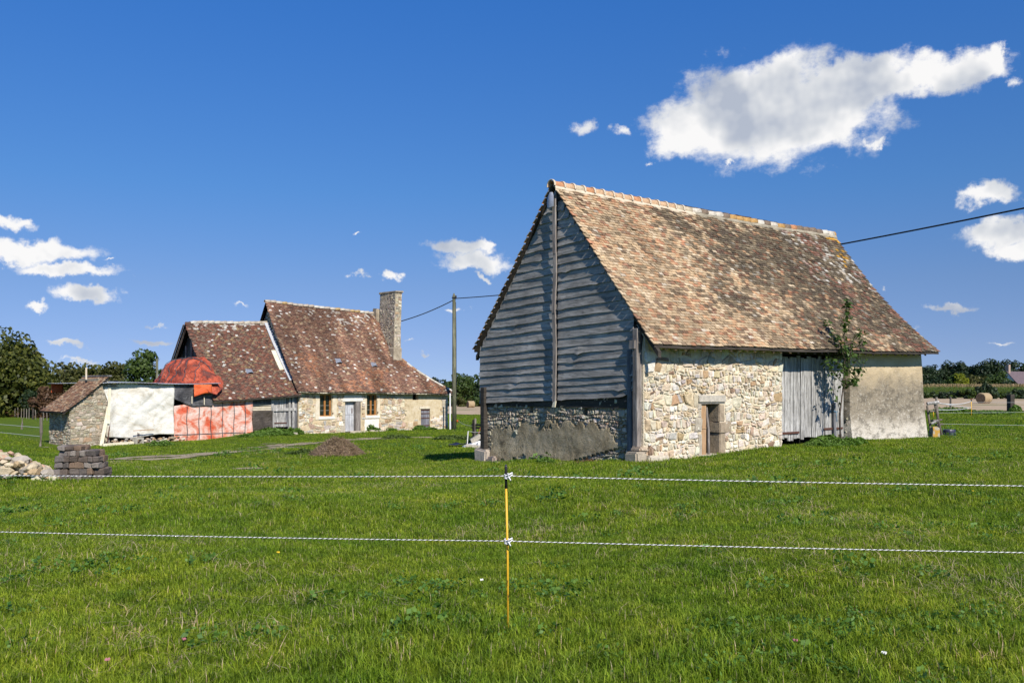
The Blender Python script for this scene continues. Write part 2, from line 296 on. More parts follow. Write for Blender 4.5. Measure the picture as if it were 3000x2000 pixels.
M_NETTLE = m_leaf('nettle_leaves', [(0.0, (0.035, 0.075, 0.012)), (0.5, (0.07, 0.14, 0.02)), (1.0, (0.13, 0.22, 0.035))], 0.3)
M_MAIZE = m_leaf('maize_leaves', [(0.0, (0.07, 0.11, 0.02)), (0.6, (0.15, 0.20, 0.04)), (0.8, (0.26, 0.20, 0.10)), (1.0, (0.38, 0.26, 0.16))], 0.25)
M_BARK = m_plain('bark', (0.05, 0.04, 0.03), (0.12, 0.10, 0.08), 12, 0.95, 0.5, (1, 1, 0.3))
M_STRAW = m_leaf('straw', [(0.0, (0.10, 0.07, 0.045)), (0.5, (0.24, 0.17, 0.10)), (1.0, (0.46, 0.36, 0.22))], 0.15)
# ------------------------------------------------------------------ terrain
CTRL = [(1488, 1855, 5.52), (0, 2000, 4.6), (3000, 2000, 4.6), (1500, 2000, 4.6), (0, 1400, 19.0), (300, 1400, 19.0), (600, 1415, 18.0),
        (1885, 1352, 21.0), (2290, 1308, 24.3), (2480, 1293, 26.4), (2715, 1282, 29.0), (3000, 1275, 31.5), (1412, 1350, 26.1), (1650, 1351, 23.0), (1180, 1366, 28.4), (1000, 1362, 28.0),
        (990, 1330, 31.5), (1180, 1300, 41.0), (870, 1272, 53.8), (1030, 1266, 56.6), (1311, 1257, 61.0), (1331, 1257, 60.0), (760, 1268, 51.5), (600, 1290, 50.0), (420, 1300, 47.5), (207, 1311, 45.8), (118, 1311, 43.5),
        (0, 1290, 44.0), (0, 1214, 88.0), (300, 1210, 92.0), (-600, 1214, 80.0), (-900, 1400, 18.0), (3900, 1285, 29.0), (3900, 1215, 55.0),
        (2760, 1207, 60.0), (3000, 1207, 58.0), (2880, 1182, 113.0), (1380, 1193, 179.0), (1330, 1212, 97.0), (2800, 1165, 165.0), (3400, 1165, 160.0), (2800, 1150, 260.0), (1350, 1172, 260.0), (100, 1180, 200.0),
        (1900, 1430, 14.0), (2700, 1400, 15.5), (700, 1480, 12.0), (2300, 1600, 8.5), (600, 1640, 8.0), (1500, 1150, 900.0), (0, 1150, 900.0), (3000, 1140, 900.0)]
cx = np.array([(u - CU) / F for u, v, y in CTRL]); cy = np.log(np.array([y for u, v, y in CTRL])); cz = np.array([EYE - (v - HV) / F * y for u, v, y in CTRL])
def g(x, y):
    x = np.asarray(x, float); y = np.asarray(y, float); yy = np.maximum(y, 4.0)
    a = np.clip(x / yy, -1.2, 1.2); b = np.log(yy); sh = a.shape; a = a.ravel(); b = b.ravel(); num = np.zeros_like(a); den = np.zeros_like(a)
    for i in range(len(cx)):
        r2 = ((a - cx[i]) * 1.1) ** 2 + ((b - cy[i]) * 0.9) ** 2; wt = 1.0 / (r2 + 0.0012) ** 1.6; num += wt * cz[i]; den += wt
    z = (num / den).reshape(sh)
    return z + 0.03 * fbm(x * 0.35, y * 0.35, 3, 3)
def g1(x, y): return float(g(np.array([x]), np.array([y]))[0])
def at(u, Y): return ((u - CU) / F * Y, Y)
def gp(u, Y):
    x, y = at(u, Y); return Vector((x, y, g1(x, y)))
def m_ground():
    m, n = material('pasture_soil'); p = pos(n); xy = scaled(n, p, (1, 1, 0)); f = n.noise(xy, 0.35, 6, 0.6); h = n.noise(xy, 2.3, 6, 0.65); k = n.noise(xy, 30.0, 6, 0.75); d = n.noise(xy, 0.9, 5, 0.7)
    c = n.ramp(k, [(0.30, (0.020, 0.036, 0.004)), (0.48, (0.075, 0.120, 0.012)), (0.62, (0.14, 0.195, 0.022)), (0.75, (0.24, 0.25, 0.07))])
    c = n.mix(1.0, c, n.ramp(f, [(0.3, (0.80, 0.95, 0.75)), (0.7, (1.25, 1.15, 1.1))]), 'MULTIPLY'); c = n.mix(n.sstep(h, 0.60, 0.74, 0, 0.5), c, (0.17, 0.145, 0.055)); c = n.mix(n.sstep(d, 0.66, 0.74, 0, 0.5), c, (0.022, 0.045, 0.010))
    finish(n, c, 0.95, n.math('ADD', k, n.math('MULTIPLY', h, 1.5)), 1.0, 0.05, 0.1); return m
def grid(name, xs, ys, zf, mat, keep=None, lift=0.0):
    X, Y = np.meshgrid(xs, ys); Z = zf(X, Y) + lift; nx = len(xs); V = np.stack([X.ravel(), Y.ravel(), Z.ravel()], 1)
    Fc = [(j * nx + i, j * nx + i + 1, (j + 1) * nx + i + 1, (j + 1) * nx + i) for j in range(len(ys) - 1) for i in range(nx - 1) if keep is None or keep(0.5 * (xs[i] + xs[i + 1]), 0.5 * (ys[j] + ys[j + 1]))]
    return mob(name, V, Fc, mat, None, True)
xs = np.sinh(np.linspace(-6.2, 6.2, 190)) * 3.2; ys = np.concatenate([np.linspace(-500, -10, 12), np.linspace(-6, 3, 8), np.exp(np.linspace(math.log(3.6), math.log(2500), 230))])
tag(grid('ground', xs, ys, g, m_ground()), kind='structure')
def m_stub():
    m, n = material('stubble'); p = pos(n); f = n.noise(scaled(n, p, (1, 1, 0)), 0.12, 5, 0.6); q = scaled(n, p, (0.25, 2.2, 0)); k = n.noise(q, 1.0, 6, 0.75)
    c = n.ramp(k, [(0.3, (0.26, 0.19, 0.12)), (0.5, (0.42, 0.32, 0.215)), (0.7, (0.52, 0.42, 0.29))]); c = n.mix(n.sstep(f, 0.5, 0.64, 0, 0.65), c, (0.16, 0.17, 0.07))
    finish(n, c, 0.95, k, 0.8, 0.05, 0.1); return m
def stub_front(x): return np.interp(x, [-60, -26, -6, 12, 29, 34, 70, 120], [130, 112, 96, 78, 62, 60, 46, 30]) + 1.2 * vnoise(x * 0.4, 0, 9)
sx = np.linspace(-55, 130, 150); tt = np.concatenate([np.linspace(0, 0.15, 12), np.linspace(0.18, 1, 26)])
V = []; Fc = []
for j, t in enumerate(tt):
    for x in sx:
        y0 = float(stub_front(x)); y1 = 275 - 110 * min(1, max(0, (x + 30) / 60)); y = y0 + (y1 - y0) * t; V.append((x, y, 0))
V = np.array(V); V[:, 2] = g(V[:, 0], V[:, 1]) + 0.05; nx = len(sx)
Fc = [(j * nx + i, j * nx + i + 1, (j + 1) * nx + i + 1, (j + 1) * nx + i) for j in range(len(tt) - 1) for i in range(nx - 1)]
tag(mob('stubble_field', V, Fc, m_stub(), None, True), kind='structure')
# worn earth track in front of the farm buildings, broken up by grass
def m_track():
    m, n = material('worn_earth'); p = pos(n); k = n.noise(p, 6.0, 6, 0.7); h = n.noise(p, 1.3, 4)
    finish(n, n.ramp(k, [(0.3, (0.20, 0.155, 0.10)), (0.55, (0.36, 0.30, 0.21)), (0.75, (0.50, 0.44, 0.34))]), 0.97, k, 0.9, 0.03, 0.05); return m
M_TRACK = m_track()
BARE = set()
def ribbon(name, pts, wd, seed, thr):
    P = [gp(u, Y) for u, Y in pts]; cum = [0]
    for a, b in zip(P, P[1:]): cum.append(cum[-1] + (b - a).length)
    L = cum[-1]; ns = int(L / 0.22); nw = 14; V = []; Fc = []; ks = {}
    for i in range(ns + 1):
        q = L * i / ns; x = np.interp(q, cum, [p.x for p in P]); y = np.interp(q, cum, [p.y for p in P]); q2 = min(q + 0.3, L); q1 = q2 - 0.3
        dx = np.interp(q2, cum, [p.x for p in P]) - np.interp(q1, cum, [p.x for p in P]); dy = np.interp(q2, cum, [p.y for p in P]) - np.interp(q1, cum, [p.y for p in P]); l = math.hypot(dx, dy) or 1
        for j in range(nw + 1):
            o = (j / nw - 0.5) * wd; V.append((x - dy / l * o, y + dx / l * o, 0))
    V = np.array(V); V[:, 2] = g(V[:, 0], V[:, 1]) + 0.022; m = nw + 1
    nz = fbm(V[:, 0] * 0.9, V[:, 1] * 0.9, seed, 4)
    for i in range(ns):
        for j in range(nw):
            e = abs((j + 0.5) / nw - 0.5) * 2
            if nz[i * m + j] > thr + 0.35 * e * e: Fc.append((i * m + j, i * m + j + 1, (i + 1) * m + j + 1, (i + 1) * m + j))
    for f in Fc:
        cx_, cy_ = round(float(V[f[0], 0]) / .3), round(float(V[f[0], 1]) / .3)
        for a_ in (-1, 0, 1):
            for b_ in (-2, -1, 0, 1): BARE.add((cx_ + a_, cy_ + b_))
    used = sorted({k for f in Fc for k in f}); mp = {k: i for i, k in enumerate(used)}
    return tag(mob(name, V[used], [tuple(mp[k] for k in f) for f in Fc], M_TRACK, None, True), kind='structure')
ribbon('dirt_track', [(215, 29.5), (330, 31), (470, 33), (620, 35.5), (760, 39), (900, 44)], 4.6, 4, -0.14)
ribbon('dirt_path', [(1000, 46), (1080, 47.5), (1170, 48.5), (1270, 49)], 3.0, 8, -0.10)
ribbon('bare_earth', [(60, 28.5), (110, 29), (170, 29.3)], 1.2, 15, -0.12)
ribbon('trodden_earth', [(560, 25), (650, 25.8), (760, 26.5)], 1.2, 22, -0.02)
ribbon('bare_ground', [(60, 42.5), (115, 43.0), (150, 43.6)], 1.3, 31, -0.25)
# ------------------------------------------------------------------ masonry and tiling helpers
def clip_poly(poly, nx, ny, c):
    out = []; m = len(poly)
    for i in range(m):
        a = poly[i]; b = poly[(i + 1) % m]; da = nx * a[0] + ny * a[1] - c; db = nx * b[0] + ny * b[1] - c
        if da <= 0: out.append(a)
        if da * db < 0: k = da / (da - db); out.append((a[0] + (b[0] - a[0]) * k, a[1] + (b[1] - a[1]) * k))
    return out
def rubble_cells(a0, a1, z0, z1, rmin, rmax, seed, holes=(), asp=1.45, joint=0.014, keep=None, pw=2.2):
    """irregular stones of mixed sizes filling a rectangle: list of polygons"""
    rg = random.Random(seed); pts = []; cell = 2 * rmax; gridd = {}
    area = (a1 - a0) / asp * (z1 - z0); tries = int(area / (rmin * rmin) * 9)
    for k in range(tries):
        r = rmin + (rmax - rmin) * (1 - k / tries) ** pw * rg.uniform(0.75, 1.0); x = rg.uniform(a0, a1) / asp; z = rg.uniform(z0, z1)
        gx, gz = int(x / cell), int(z // cell); ok = True
        for ix in (gx - 1, gx, gx + 1):
            for iz in (gz - 1, gz, gz + 1):
                for (px, pz, pr) in gridd.get((ix, iz), ()):
                    if (px - x) ** 2 + (pz - z) ** 2 < ((pr + r) * 0.88) ** 2: ok = False; break
                if not ok: break
            if not ok: break
        if ok: gridd.setdefault((gx, gz), []).append((x, z, r)); pts.append((x, z, r))
    cells = []
    for (x, z, r) in pts:
        if any(h[0] < x * asp < h[1] and h[2] < z < h[3] for h in holes): continue
        if keep and not keep(x * asp, z): continue
        R = r * 2.3; n8 = 9; ph = rg.uniform(0, 1)
        poly = [(x + R * math.cos((k + ph) * 2 * math.pi / n8) * rg.uniform(0.72, 1.0), z + R * math.sin((k + ph) * 2 * math.pi / n8) * rg.uniform(0.72, 1.0)) for k in range(n8)]
        gx, gz = int(x / cell), int(z // cell)
        for ix in range(gx - 2, gx + 3):
            for iz in range(gz - 2, gz + 3):
                for (px, pz, pr) in gridd.get((ix, iz), ()):
                    dx, dz = px - x, pz - z; D = math.hypot(dx, dz)
                    if D < 1e-6 or D > R + pr * 2.6: continue
                    poly = clip_poly(poly, dx / D, dz / D, (x * dx + z * dz) / D + (D * D + r * r - pr * pr) / (2 * D) - joint * rg.uniform(0.5, 1.4))
                    if len(poly) < 3: break
        poly = [(p[0] * asp, p[1]) for p in poly]
        for (nx, nz, c) in ((-1, 0, -a0), (1, 0, a1), (0, -1, -z0), (0, 1, z1)):
            if len(poly) > 2: poly = clip_poly(poly, nx, nz, c)
        for h in holes:
            if len(poly) < 3: break
            xx = x * asp; sep = [(h[0] - xx, (1, 0, h[0])), (xx - h[1], (-1, 0, -h[1])), (h[2] - z, (0, 1, h[2])), (z - h[3], (0, -1, -h[3]))]
            mx = max(sep, key=lambda q: q[0]); poly = clip_poly(poly, *mx[1])
        if len(poly) < 3: continue
        A = 0.5 * abs(sum(poly[i][0] * poly[(i + 1) % len(poly)][1] - poly[(i + 1) % len(poly)][0] * poly[i][1] for i in range(len(poly))))
        if A < 0.0007: continue
        q = []                                    # round the corners
        for i in range(len(poly)):
            a = poly[i]; b = poly[(i + 1) % len(poly)]; f1, f2 = rg.uniform(0.06, 0.24), rg.uniform(0.76, 0.94)
            q.append((a[0] + (b[0] - a[0]) * f1, a[1] + (b[1] - a[1]) * f1)); q.append((a[0] + (b[0] - a[0]) * f2, a[1] + (b[1] - a[1]) * f2))
        cells.append((A, q))
    cells.sort(key=lambda c: -c[0]); return cells
def course_cells(a0, a1, z0, z1, hmin, hmax, seed, holes=(), joint=0.011, keep=None, wf=(1.0, 2.3), split=0.30):
    """roughly coursed rubble: uneven courses, stones of mixed width, some split in two"""
    rg = random.Random(seed); lines = [z0 - hmax * .5]
    while lines[-1] < z1: lines.append(lines[-1] + rg.uniform(hmin, hmax) * rg.choice([.8, 1, 1.2]))
    zl = lambda k, a: lines[k] + (lines[min(k + 1, len(lines) - 1)] - lines[max(k - 1, 0)]) * .36 * float(vnoise(a * 3.1 + 17.3 * k, seed * 1.7, 3)) + .03 * float(vnoise(a * .6 + k, 3.3, 5))
    out = []
    for k in range(len(lines) - 1):
        h = lines[k + 1] - lines[k]; x = a0 - rg.uniform(0, h); jl = rg.uniform(-.3, .3) * h
        while x < a1:
            w_ = h * rg.uniform(*wf); jr = rg.uniform(-.5, .5) * h; xl, xr = x, x + w_
            A, B_, C, D_ = (xl - jl * .5, zl(k, xl)), (xr - jr * .5, zl(k, xr)), (xr + jr * .5, zl(k + 1, xr)), (xl + jl * .5, zl(k + 1, xl)); q = rg.random()
            lp = lambda p, r_, f, j=.0: (p[0] + (r_[0] - p[0]) * f + rg.uniform(-j, j), p[1] + (r_[1] - p[1]) * f + rg.uniform(-j, j))
            if q < split and h > hmin * 1.1:
                f1, f2 = rg.uniform(.35, .65), rg.uniform(.35, .65)
                if rg.random() < .6: E, G_ = lp(A, D_, f1), lp(B_, C, f2); ps = [[A, lp(A, B_, .5, h * .04), B_, G_, E], [E, G_, C, lp(C, D_, .5, h * .05), D_]]
                else: E, G_ = lp(A, B_, f1), lp(D_, C, f2); ps = [[A, E, G_, D_], [E, B_, C, G_]]
            else: ps = [[A, lp(A, B_, rg.uniform(.3, .7), h * .07), B_, lp(B_, C, rg.uniform(.3, .7), h * .07), C, lp(C, D_, rg.uniform(.3, .7), h * .08), D_]]
            for p in ps:
                cx_ = sum(v[0] for v in p) / len(p); cz_ = sum(v[1] for v in p) / len(p)
                if any(hh[0] < cx_ < hh[1] and hh[2] < cz_ < hh[3] for hh in holes) or (keep and not keep(cx_, cz_)): continue
                jj = joint * rg.uniform(.5, 1.8); poly = []
                for v in p:
                    dx, dz = v[0] - cx_, v[1] - cz_; L = math.hypot(dx, dz) or 1; f = max(.3, 1 - jj * 1.35 / L); poly.append((cx_ + dx * f, cz_ + dz * f))
                for (nx, nz, c) in ((-1, 0, -a0), (1, 0, a1), (0, -1, -z0), (0, 1, z1)):
                    if len(poly) > 2: poly = clip_poly(poly, nx, nz, c)
                for hh in holes:
                    if len(poly) < 3: break
                    sep = [(hh[0] - cx_, (1, 0, hh[0])), (cx_ - hh[1], (-1, 0, -hh[1])), (hh[2] - cz_, (0, 1, hh[2])), (cz_ - hh[3], (0, -1, -hh[3]))]; mx = max(sep, key=lambda r_: r_[0]); poly = clip_poly(poly, *mx[1])
                if len(poly) < 3: continue
                Ar = 0.5 * abs(sum(poly[i][0] * poly[(i + 1) % len(poly)][1] - poly[(i + 1) % len(poly)][0] * poly[i][1] for i in range(len(poly))))
                if Ar < .0008: continue
                r2 = []
                for i in range(len(poly)):
                    a_ = poly[i]; b_ = poly[(i + 1) % len(poly)]; f1, f2 = rg.uniform(.10, .26), rg.uniform(.74, .90); r2 += [(a_[0] + (b_[0] - a_[0]) * f1, a_[1] + (b_[1] - a_[1]) * f1), (a_[0] + (b_[0] - a_[0]) * f2, a_[1] + (b_[1] - a_[1]) * f2)]
                out.append((Ar, r2))
            x += w_; jl = jr
    out.sort(key=lambda c: -c[0]); return out
def stone_mesh(poly, Fm, proud, rg, back=0.02):
    m = len(poly); cxx = sum(p[0] for p in poly) / m; czz = sum(p[1] for p in poly) / m; V = []; Fc = []; tx, tz = rg.uniform(-.2, .2), rg.uniform(-.2, .2)
    for (sc_, h) in ((1.0, -back), (1.0, proud * 0.45), (0.86, proud)):
        for p in poly:
            dx, dz = (p[0] - cxx) * sc_, (p[1] - czz) * sc_; hh = h + ((dx * tx + dz * tz) * 0.9 + rg.uniform(-.30, .30) * proud if h > 0 else 0)
            V.append(Fm(cxx + dx, czz + dz, hh))
    V.append(Fm(cxx, czz, proud * rg.uniform(0.95, 1.25)))
    for L in (0, 1): Fc += [(L * m + i, L * m + (i + 1) % m, (L + 1) * m + (i + 1) % m, (L + 1) * m + i) for i in range(m)]
    Fc += [(2 * m + i, 2 * m + (i + 1) % m, 3 * m) for i in range(m)]
    return V, Fc
def masonry(parent, cells, Fm, proud, palette, wts, seed, n_ind=300, mat=None, name='stone'):
    rg = random.Random(seed); G = Geo()
    for i, (A, poly) in enumerate(cells):
        c = rg.choices(palette, wts)[0]; j = rg.uniform(0.82, 1.15); c = tuple(min(0.9, x * j * rg.uniform(0.95, 1.05)) for x in c)
        V, Fc = stone_mesh(poly, Fm, proud * rg.uniform(0.55, 1.3), rg)
        if i < n_ind: mob(name, V, Fc, mat or M_STONE, parent, False, np.array([c] * len(Fc)))
        else: G.add(V, Fc, c)
    if G.v: G.build('small_' + name + 's', mat or M_STONE, parent, False, 'stuff', True)
CREAM = [(0.65, 0.56, 0.42), (0.70, 0.63, 0.51), (0.55, 0.44, 0.29), (0.42, 0.29, 0.17), (0.46, 0.43, 0.38), (0.72, 0.67, 0.58), (0.47, 0.35, 0.25), (0.28, 0.19, 0.13)]
CREAMW = [34, 30, 12, 4, 7, 26, 5, 2]
GREYS = [(0.46, 0.40, 0.30), (0.36, 0.32, 0.26), (0.54, 0.47, 0.35), (0.27, 0.24, 0.20), (0.60, 0.54, 0.44), (0.38, 0.27, 0.18)]
def wall_grid(Fm, a0, a1, z0, z1, depth, holes=()):
    """solid wall with real openings; Fm(a, z, h) with h outward from the face"""
    A = sorted({a0, a1, *[x for h in holes for x in h[:2] if a0 < x < a1]}); Z = sorted({z0, z1, *[x for h in holes for x in h[2:] if z0 < x < z1]})
    full = [[not any(h[0] - 1e-6 <= A[i] and A[i + 1] <= h[1] + 1e-6 and h[2] - 1e-6 <= Z[j] and Z[j + 1] <= h[3] + 1e-6 for h in holes) for j in range(len(Z) - 1)] for i in range(len(A) - 1)]
    G = Geo(); fl = lambda i, j: 0 <= i < len(A) - 1 and 0 <= j < len(Z) - 1 and full[i][j]
    for i in range(len(A) - 1):
        for j in range(len(Z) - 1):
            if not full[i][j]: continue
            x0, x1, y0, y1 = A[i], A[i + 1], Z[j], Z[j + 1]; D = -depth
            G.add([Fm(x0, y0, 0), Fm(x1, y0, 0), Fm(x1, y1, 0), Fm(x0, y1, 0)], [(0, 1, 2, 3)]); G.add([Fm(x0, y0, D), Fm(x1, y0, D), Fm(x1, y1, D), Fm(x0, y1, D)], [(3, 2, 1, 0)])
            for ok, p, q in ((fl(i - 1, j), (x0, y0), (x0, y1)), (fl(i + 1, j), (x1, y0), (x1, y1)), (fl(i, j - 1), (x0, y0), (x1, y0)), (fl(i, j + 1), (x0, y1), (x1, y1))):
                if not ok: G.add([Fm(*p, 0), Fm(*q, 0), Fm(*q, D), Fm(*p, D)], [(0, 1, 2, 3)])
    return G
def sheet(Fm, a0, a1, z0, z1, na, nz, hfun, thick=0.02, keep=None, edge=None):
    """uneven sheet with thickness; hfun(a,z) outward offset in numpy; edge(a,z)->(a,z)"""
    a = np.linspace(a0, a1, na + 1); z = np.linspace(z0, z1, nz + 1); A, Z = np.meshgrid(a, z); H = hfun(A, Z); V = []; m = na + 1
    if edge: A, Z = edge(A, Z)
    for off in (0, -thick):
        for j in range(nz + 1):
            for i in range(m): V.append(Fm(A[j, i], Z[j, i], H[j, i] + off))
    N = m * (nz + 1); kp = [[keep is None or keep(0.25 * (A[j, i] + A[j, i + 1] + A[j + 1, i] + A[j + 1, i + 1]), 0.5 * (Z[j, i] + Z[j + 1, i])) for i in range(na)] for j in range(nz)]
    Fc = []; K_ = lambda i, j: 0 <= i < na and 0 <= j < nz and kp[j][i]
    for j in range(nz):
        for i in range(na):
            if not kp[j][i]: continue
            q = (j * m + i, j * m + i + 1, (j + 1) * m + i + 1, (j + 1) * m + i); Fc.append(q); Fc.append(tuple(N + x for x in q[::-1]))
            for ok, e in ((K_(i, j - 1), (q[0], q[1])), (K_(i + 1, j), (q[1], q[2])), (K_(i, j + 1), (q[2], q[3])), (K_(i - 1, j), (q[3], q[0]))):
                if not ok: Fc.append((e[0], N + e[0], N + e[1], e[1]))
    used = sorted({k for f in Fc for k in f}); mp = {k: i for i, k in enumerate(used)}
    return [V[k] for k in used], [tuple(mp[k] for k in f) for f in Fc]
def tiling(parent, Rf, a0, a1, rows, tw, colf, seed, n_ind=0, mask=None, thick=0.021, lap=1.75, slen=5.5, jit=1.0):
    """plain tiles in courses on a roof surface Rf(a, b) (numpy), b = 0 eave .. 1 ridge"""
    rg = np.random.default_rng(seed); A = []; B = []
    for r in range(rows):
        xs_ = np.arange(a0 + (0.5 * tw if r % 2 else 0.0) - 0.02, a1 - 0.3 * tw, tw) + tw / 2; xs_ = xs_[xs_ < a1]
        A.append(xs_ + rg.normal(0, 0.006 * jit, len(xs_))); B.append(np.full(len(xs_), r / rows))
    A = np.concatenate(A); B = np.concatenate(B)
    if mask is not None: k = mask(A, B); A = A[k]; B = B[k]
    N = len(A); P0 = Rf(A, B); e = 1e-3; du = Rf(A + e, B) - P0; du /= np.linalg.norm(du, axis=1)[:, None]; dv = Rf(A, B + e) - P0; dv /= np.linalg.norm(dv, axis=1)[:, None]
    nr = np.cross(du, dv); nr *= np.sign(nr[:, 2])[:, None]; nr /= np.linalg.norm(nr, axis=1)[:, None]
    L = slen / rows * lap; hw = tw / 2 - 0.004; rot = rg.normal(0, 0.016 * jit, N); du2 = du + dv * rot[:, None]; lift = rg.exponential(0.004 * jit, N); slip = rg.normal(0, 0.006 * jit, N)
    wid = hw * (1 - np.abs(rg.normal(0, 0.03, N)))
    def pt(x, y, h): return P0 + du2 * (x * wid)[:, None] + dv * (y + slip)[:, None] + nr * h[:, None]
    th = np.full(N, thick); tilt = rg.normal(0, 0.004 * jit, N); o1 = np.ones(N)
    b0 = th * 1.9 + lift; t0 = np.full(N, 0.003)
    V = np.stack([pt(-o1, -0.01 * o1, b0 + tilt), pt(o1, -0.01 * o1, b0 - tilt), pt(o1, L * o1, t0 + th * .5), pt(-o1, L * o1, t0 + th * .5),
                  pt(-o1, -0.01 * o1, b0 - th + tilt), pt(o1, -0.01 * o1, b0 - th - tilt), pt(o1, L * o1, t0 - th * .5), pt(-o1, L * o1, t0 - th * .5)], 1)
    cols = colf(A, B, rg, P0)
    tf = np.array([(0, 1, 2, 3), (4, 5, 1, 0), (5, 6, 2, 1), (7, 4, 0, 3)])
    order = np.argsort(np.linalg.norm(P0 - np.array([0, 0, EYE]), axis=1)); ind = set(order[:n_ind].tolist()); rest = np.array([i for i in range(N) if i not in ind])
    me = bpy.data.meshes.new('tiles'); VV = V[rest].reshape(-1, 3); FF = (tf[None] + 8 * np.arange(len(rest))[:, None, None]).reshape(-1, 4)
    me.from_pydata(VV.tolist(), [], FF.tolist()); me.materials.append(M_TILE)
    at_ = me.attributes.new('col', 'FLOAT_COLOR', 'FACE'); cc = np.ones((len(FF), 4), np.float32); cc[:, :3] = np.repeat(cols[rest], 4, 0); at_.data.foreach_set('color', cc.ravel())
    o = bpy.data.objects.new('tiles', me); link(o, parent); o['kind'] = 'stuff'
    if n_ind:
        base = []
        for k in range(5):
            hh = thick * 1.9; jx = lambda q=0.004: rnd.uniform(-q, q)
            vs = [(-hw, -.01 + jx(), hh + jx(.003)), (hw, -.01 + jx(), hh + jx(.003)), (hw, L, .003 + thick * .5), (-hw, L, .003 + thick * .5), (-hw, -.01, hh - thick), (hw, -.01, hh - thick), (hw, L, .003 - thick * .5), (-hw, L, .003 - thick * .5)]
            base.append(mesh_of('tile', vs, [tuple(f) for f in tf] + [(4, 7, 6, 5)], M_TILE_O))
        for i in ind:
            M = Matrix(((du2[i][0], dv[i][0], nr[i][0], P0[i][0] + dv[i][0] * slip[i]), (du2[i][1], dv[i][1], nr[i][1], P0[i][1] + dv[i][1] * slip[i]), (du2[i][2], dv[i][2], nr[i][2], P0[i][2] + dv[i][2] * slip[i]), (0, 0, 0, 1)))
            t = bpy.data.objects.new('tile', base[i % 5]); link(t, parent, M); t.color = (*[float(x) for x in cols[i]], 1)
    return o
def pick(rg, N, pal, w):
    w = np.array(w, float); w /= w.sum(); return np.array(pal)[rg.choice(len(pal), N, p=w)] * rg.uniform(0.8, 1.18, (N, 1))
def surf(Rf, a0, a1, na, nb, thick, b0=0.0, b1=1.0, mask=None):
    A, B = np.meshgrid(np.linspace(a0, a1, na + 1), np.linspace(b0, b1, nb + 1)); P = Rf(A.ravel(), B.ravel()); m = na + 1; N = len(P); V = P.tolist() + (P - np.array([0, 0, thick])).tolist(); Fc = []
    kp = [[mask is None or bool(mask(np.array([0.5 * (A[j, i] + A[j, i + 1])]), np.array([0.5 * (B[j, i] + B[j + 1, i])]))[0]) for i in range(na)] for j in range(nb)]
    K_ = lambda i, j: 0 <= i < na and 0 <= j < nb and kp[j][i]
    for j in range(nb):
        for i in range(na):
            if not kp[j][i]: continue
            q = (j * m + i, j * m + i + 1, (j + 1) * m + i + 1, (j + 1) * m + i); Fc += [q, tuple(N + x for x in q[::-1])]
            for ok, e_ in ((K_(i, j - 1), (q[0], q[1])), (K_(i + 1, j), (q[1], q[2])), (K_(i, j + 1), (q[2], q[3])), (K_(i - 1, j), (q[3], q[0]))):
                if not ok: Fc.append((e_[0], N + e_[0], N + e_[1], e_[1]))
    return V, Fc
def half_pipe(p0, p1, r, up=Vector((0, 0, 1)), n=8, r2=None, span=1.0):
    """half-round ridge tile from p0 to p1"""
    p0, p1 = Vector(p0), Vector(p1); ax = (p1 - p0).normalized(); sd = ax.cross(up).normalized(); u2 = sd.cross(ax); V = []; Fc = []; m = n + 1
    for (p, rr) in ((p0, r), (p1, r2 or r), (p0, r - 0.018), (p1, (r2 or r) - 0.018)):
        for k in range(m):
            a = math.pi * (0.5 + span * (k / n - 0.5)); V.append(tuple(p + sd * math.cos(a) * rr + u2 * math.sin(a) * rr))
    for k in range(n): Fc += [(k, k + 1, m + k + 1, m + k), (2 * m + k + 1, 2 * m + k, 3 * m + k, 3 * m + k + 1), (k + 1, k, 2 * m + k, 2 * m + k + 1), (m + k, m + k + 1, 3 * m + k + 1, 3 * m + k)]
    return V, Fc
# ------------------------------------------------------------------ the barn
B = Fr((3.11, 21.0), math.degrees(math.atan2(0.792, 0.610)))
bz = g1(3.11, 21.0)
barn = thing('barn', (3.11, 21.0, bz), 'big stone barn with steep tiled roof and grey boarded gable standing in the pasture', 'barn')
BF = lambda a, z, h: B.P(a, -h, z)                       # front face, h outward
BG = lambda t, z, h: B.P(-h, t, z)                       # gable face
SM, S_DOOR0, S_DOOR1, S_R0, S_END = 0, 5.39, 8.45, 8.75, 13.05
# front rubble wall with the low doorway
DH = (2.07, 2.78, -0.35, 1.09)
fw = wall_grid(BF, 0.0, S_DOOR0, -0.7, 3.0, 0.42, [DH]).build('stone_wall', M_MORTAR, barn)
hl = [(1.98, 2.98, -0.6, 1.34), ]
cells = course_cells(0.02, S_DOOR0 - 0.01, -0.5, 2.98, 0.085, 0.20, 4, hl, 0.014, None, (.75, 2.0), .45)
masonry(fw, cells, BF, 0.032, CREAM, CREAMW, 5, 300)
def blk(name, bx, mat, parent, c=None, bv=0.02):
    o = mob(name, bx[0], bx[1], mat, parent, False, np.array([c] * 6) if c else None)
    bevel(o, bv, 2)
    if c:
        a = o.data.attributes.get('col')
        if a: o.data.attributes.remove(a)
        a = o.data.attributes.new('col', 'FLOAT_COLOR', 'FACE'); q = np.ones((len(o.data.polygons), 4), np.float32); q[:, :3] = c; a.data.foreach_set('color', q.ravel())
    return o
LG = (0.46, 0.41, 0.33)
blk('lintel', B.box(1.90, 3.02, -0.055, 0.20, 1.085, 1.335, 0.015), M_STONE, barn, (0.50, 0.46, 0.39), 0.045)
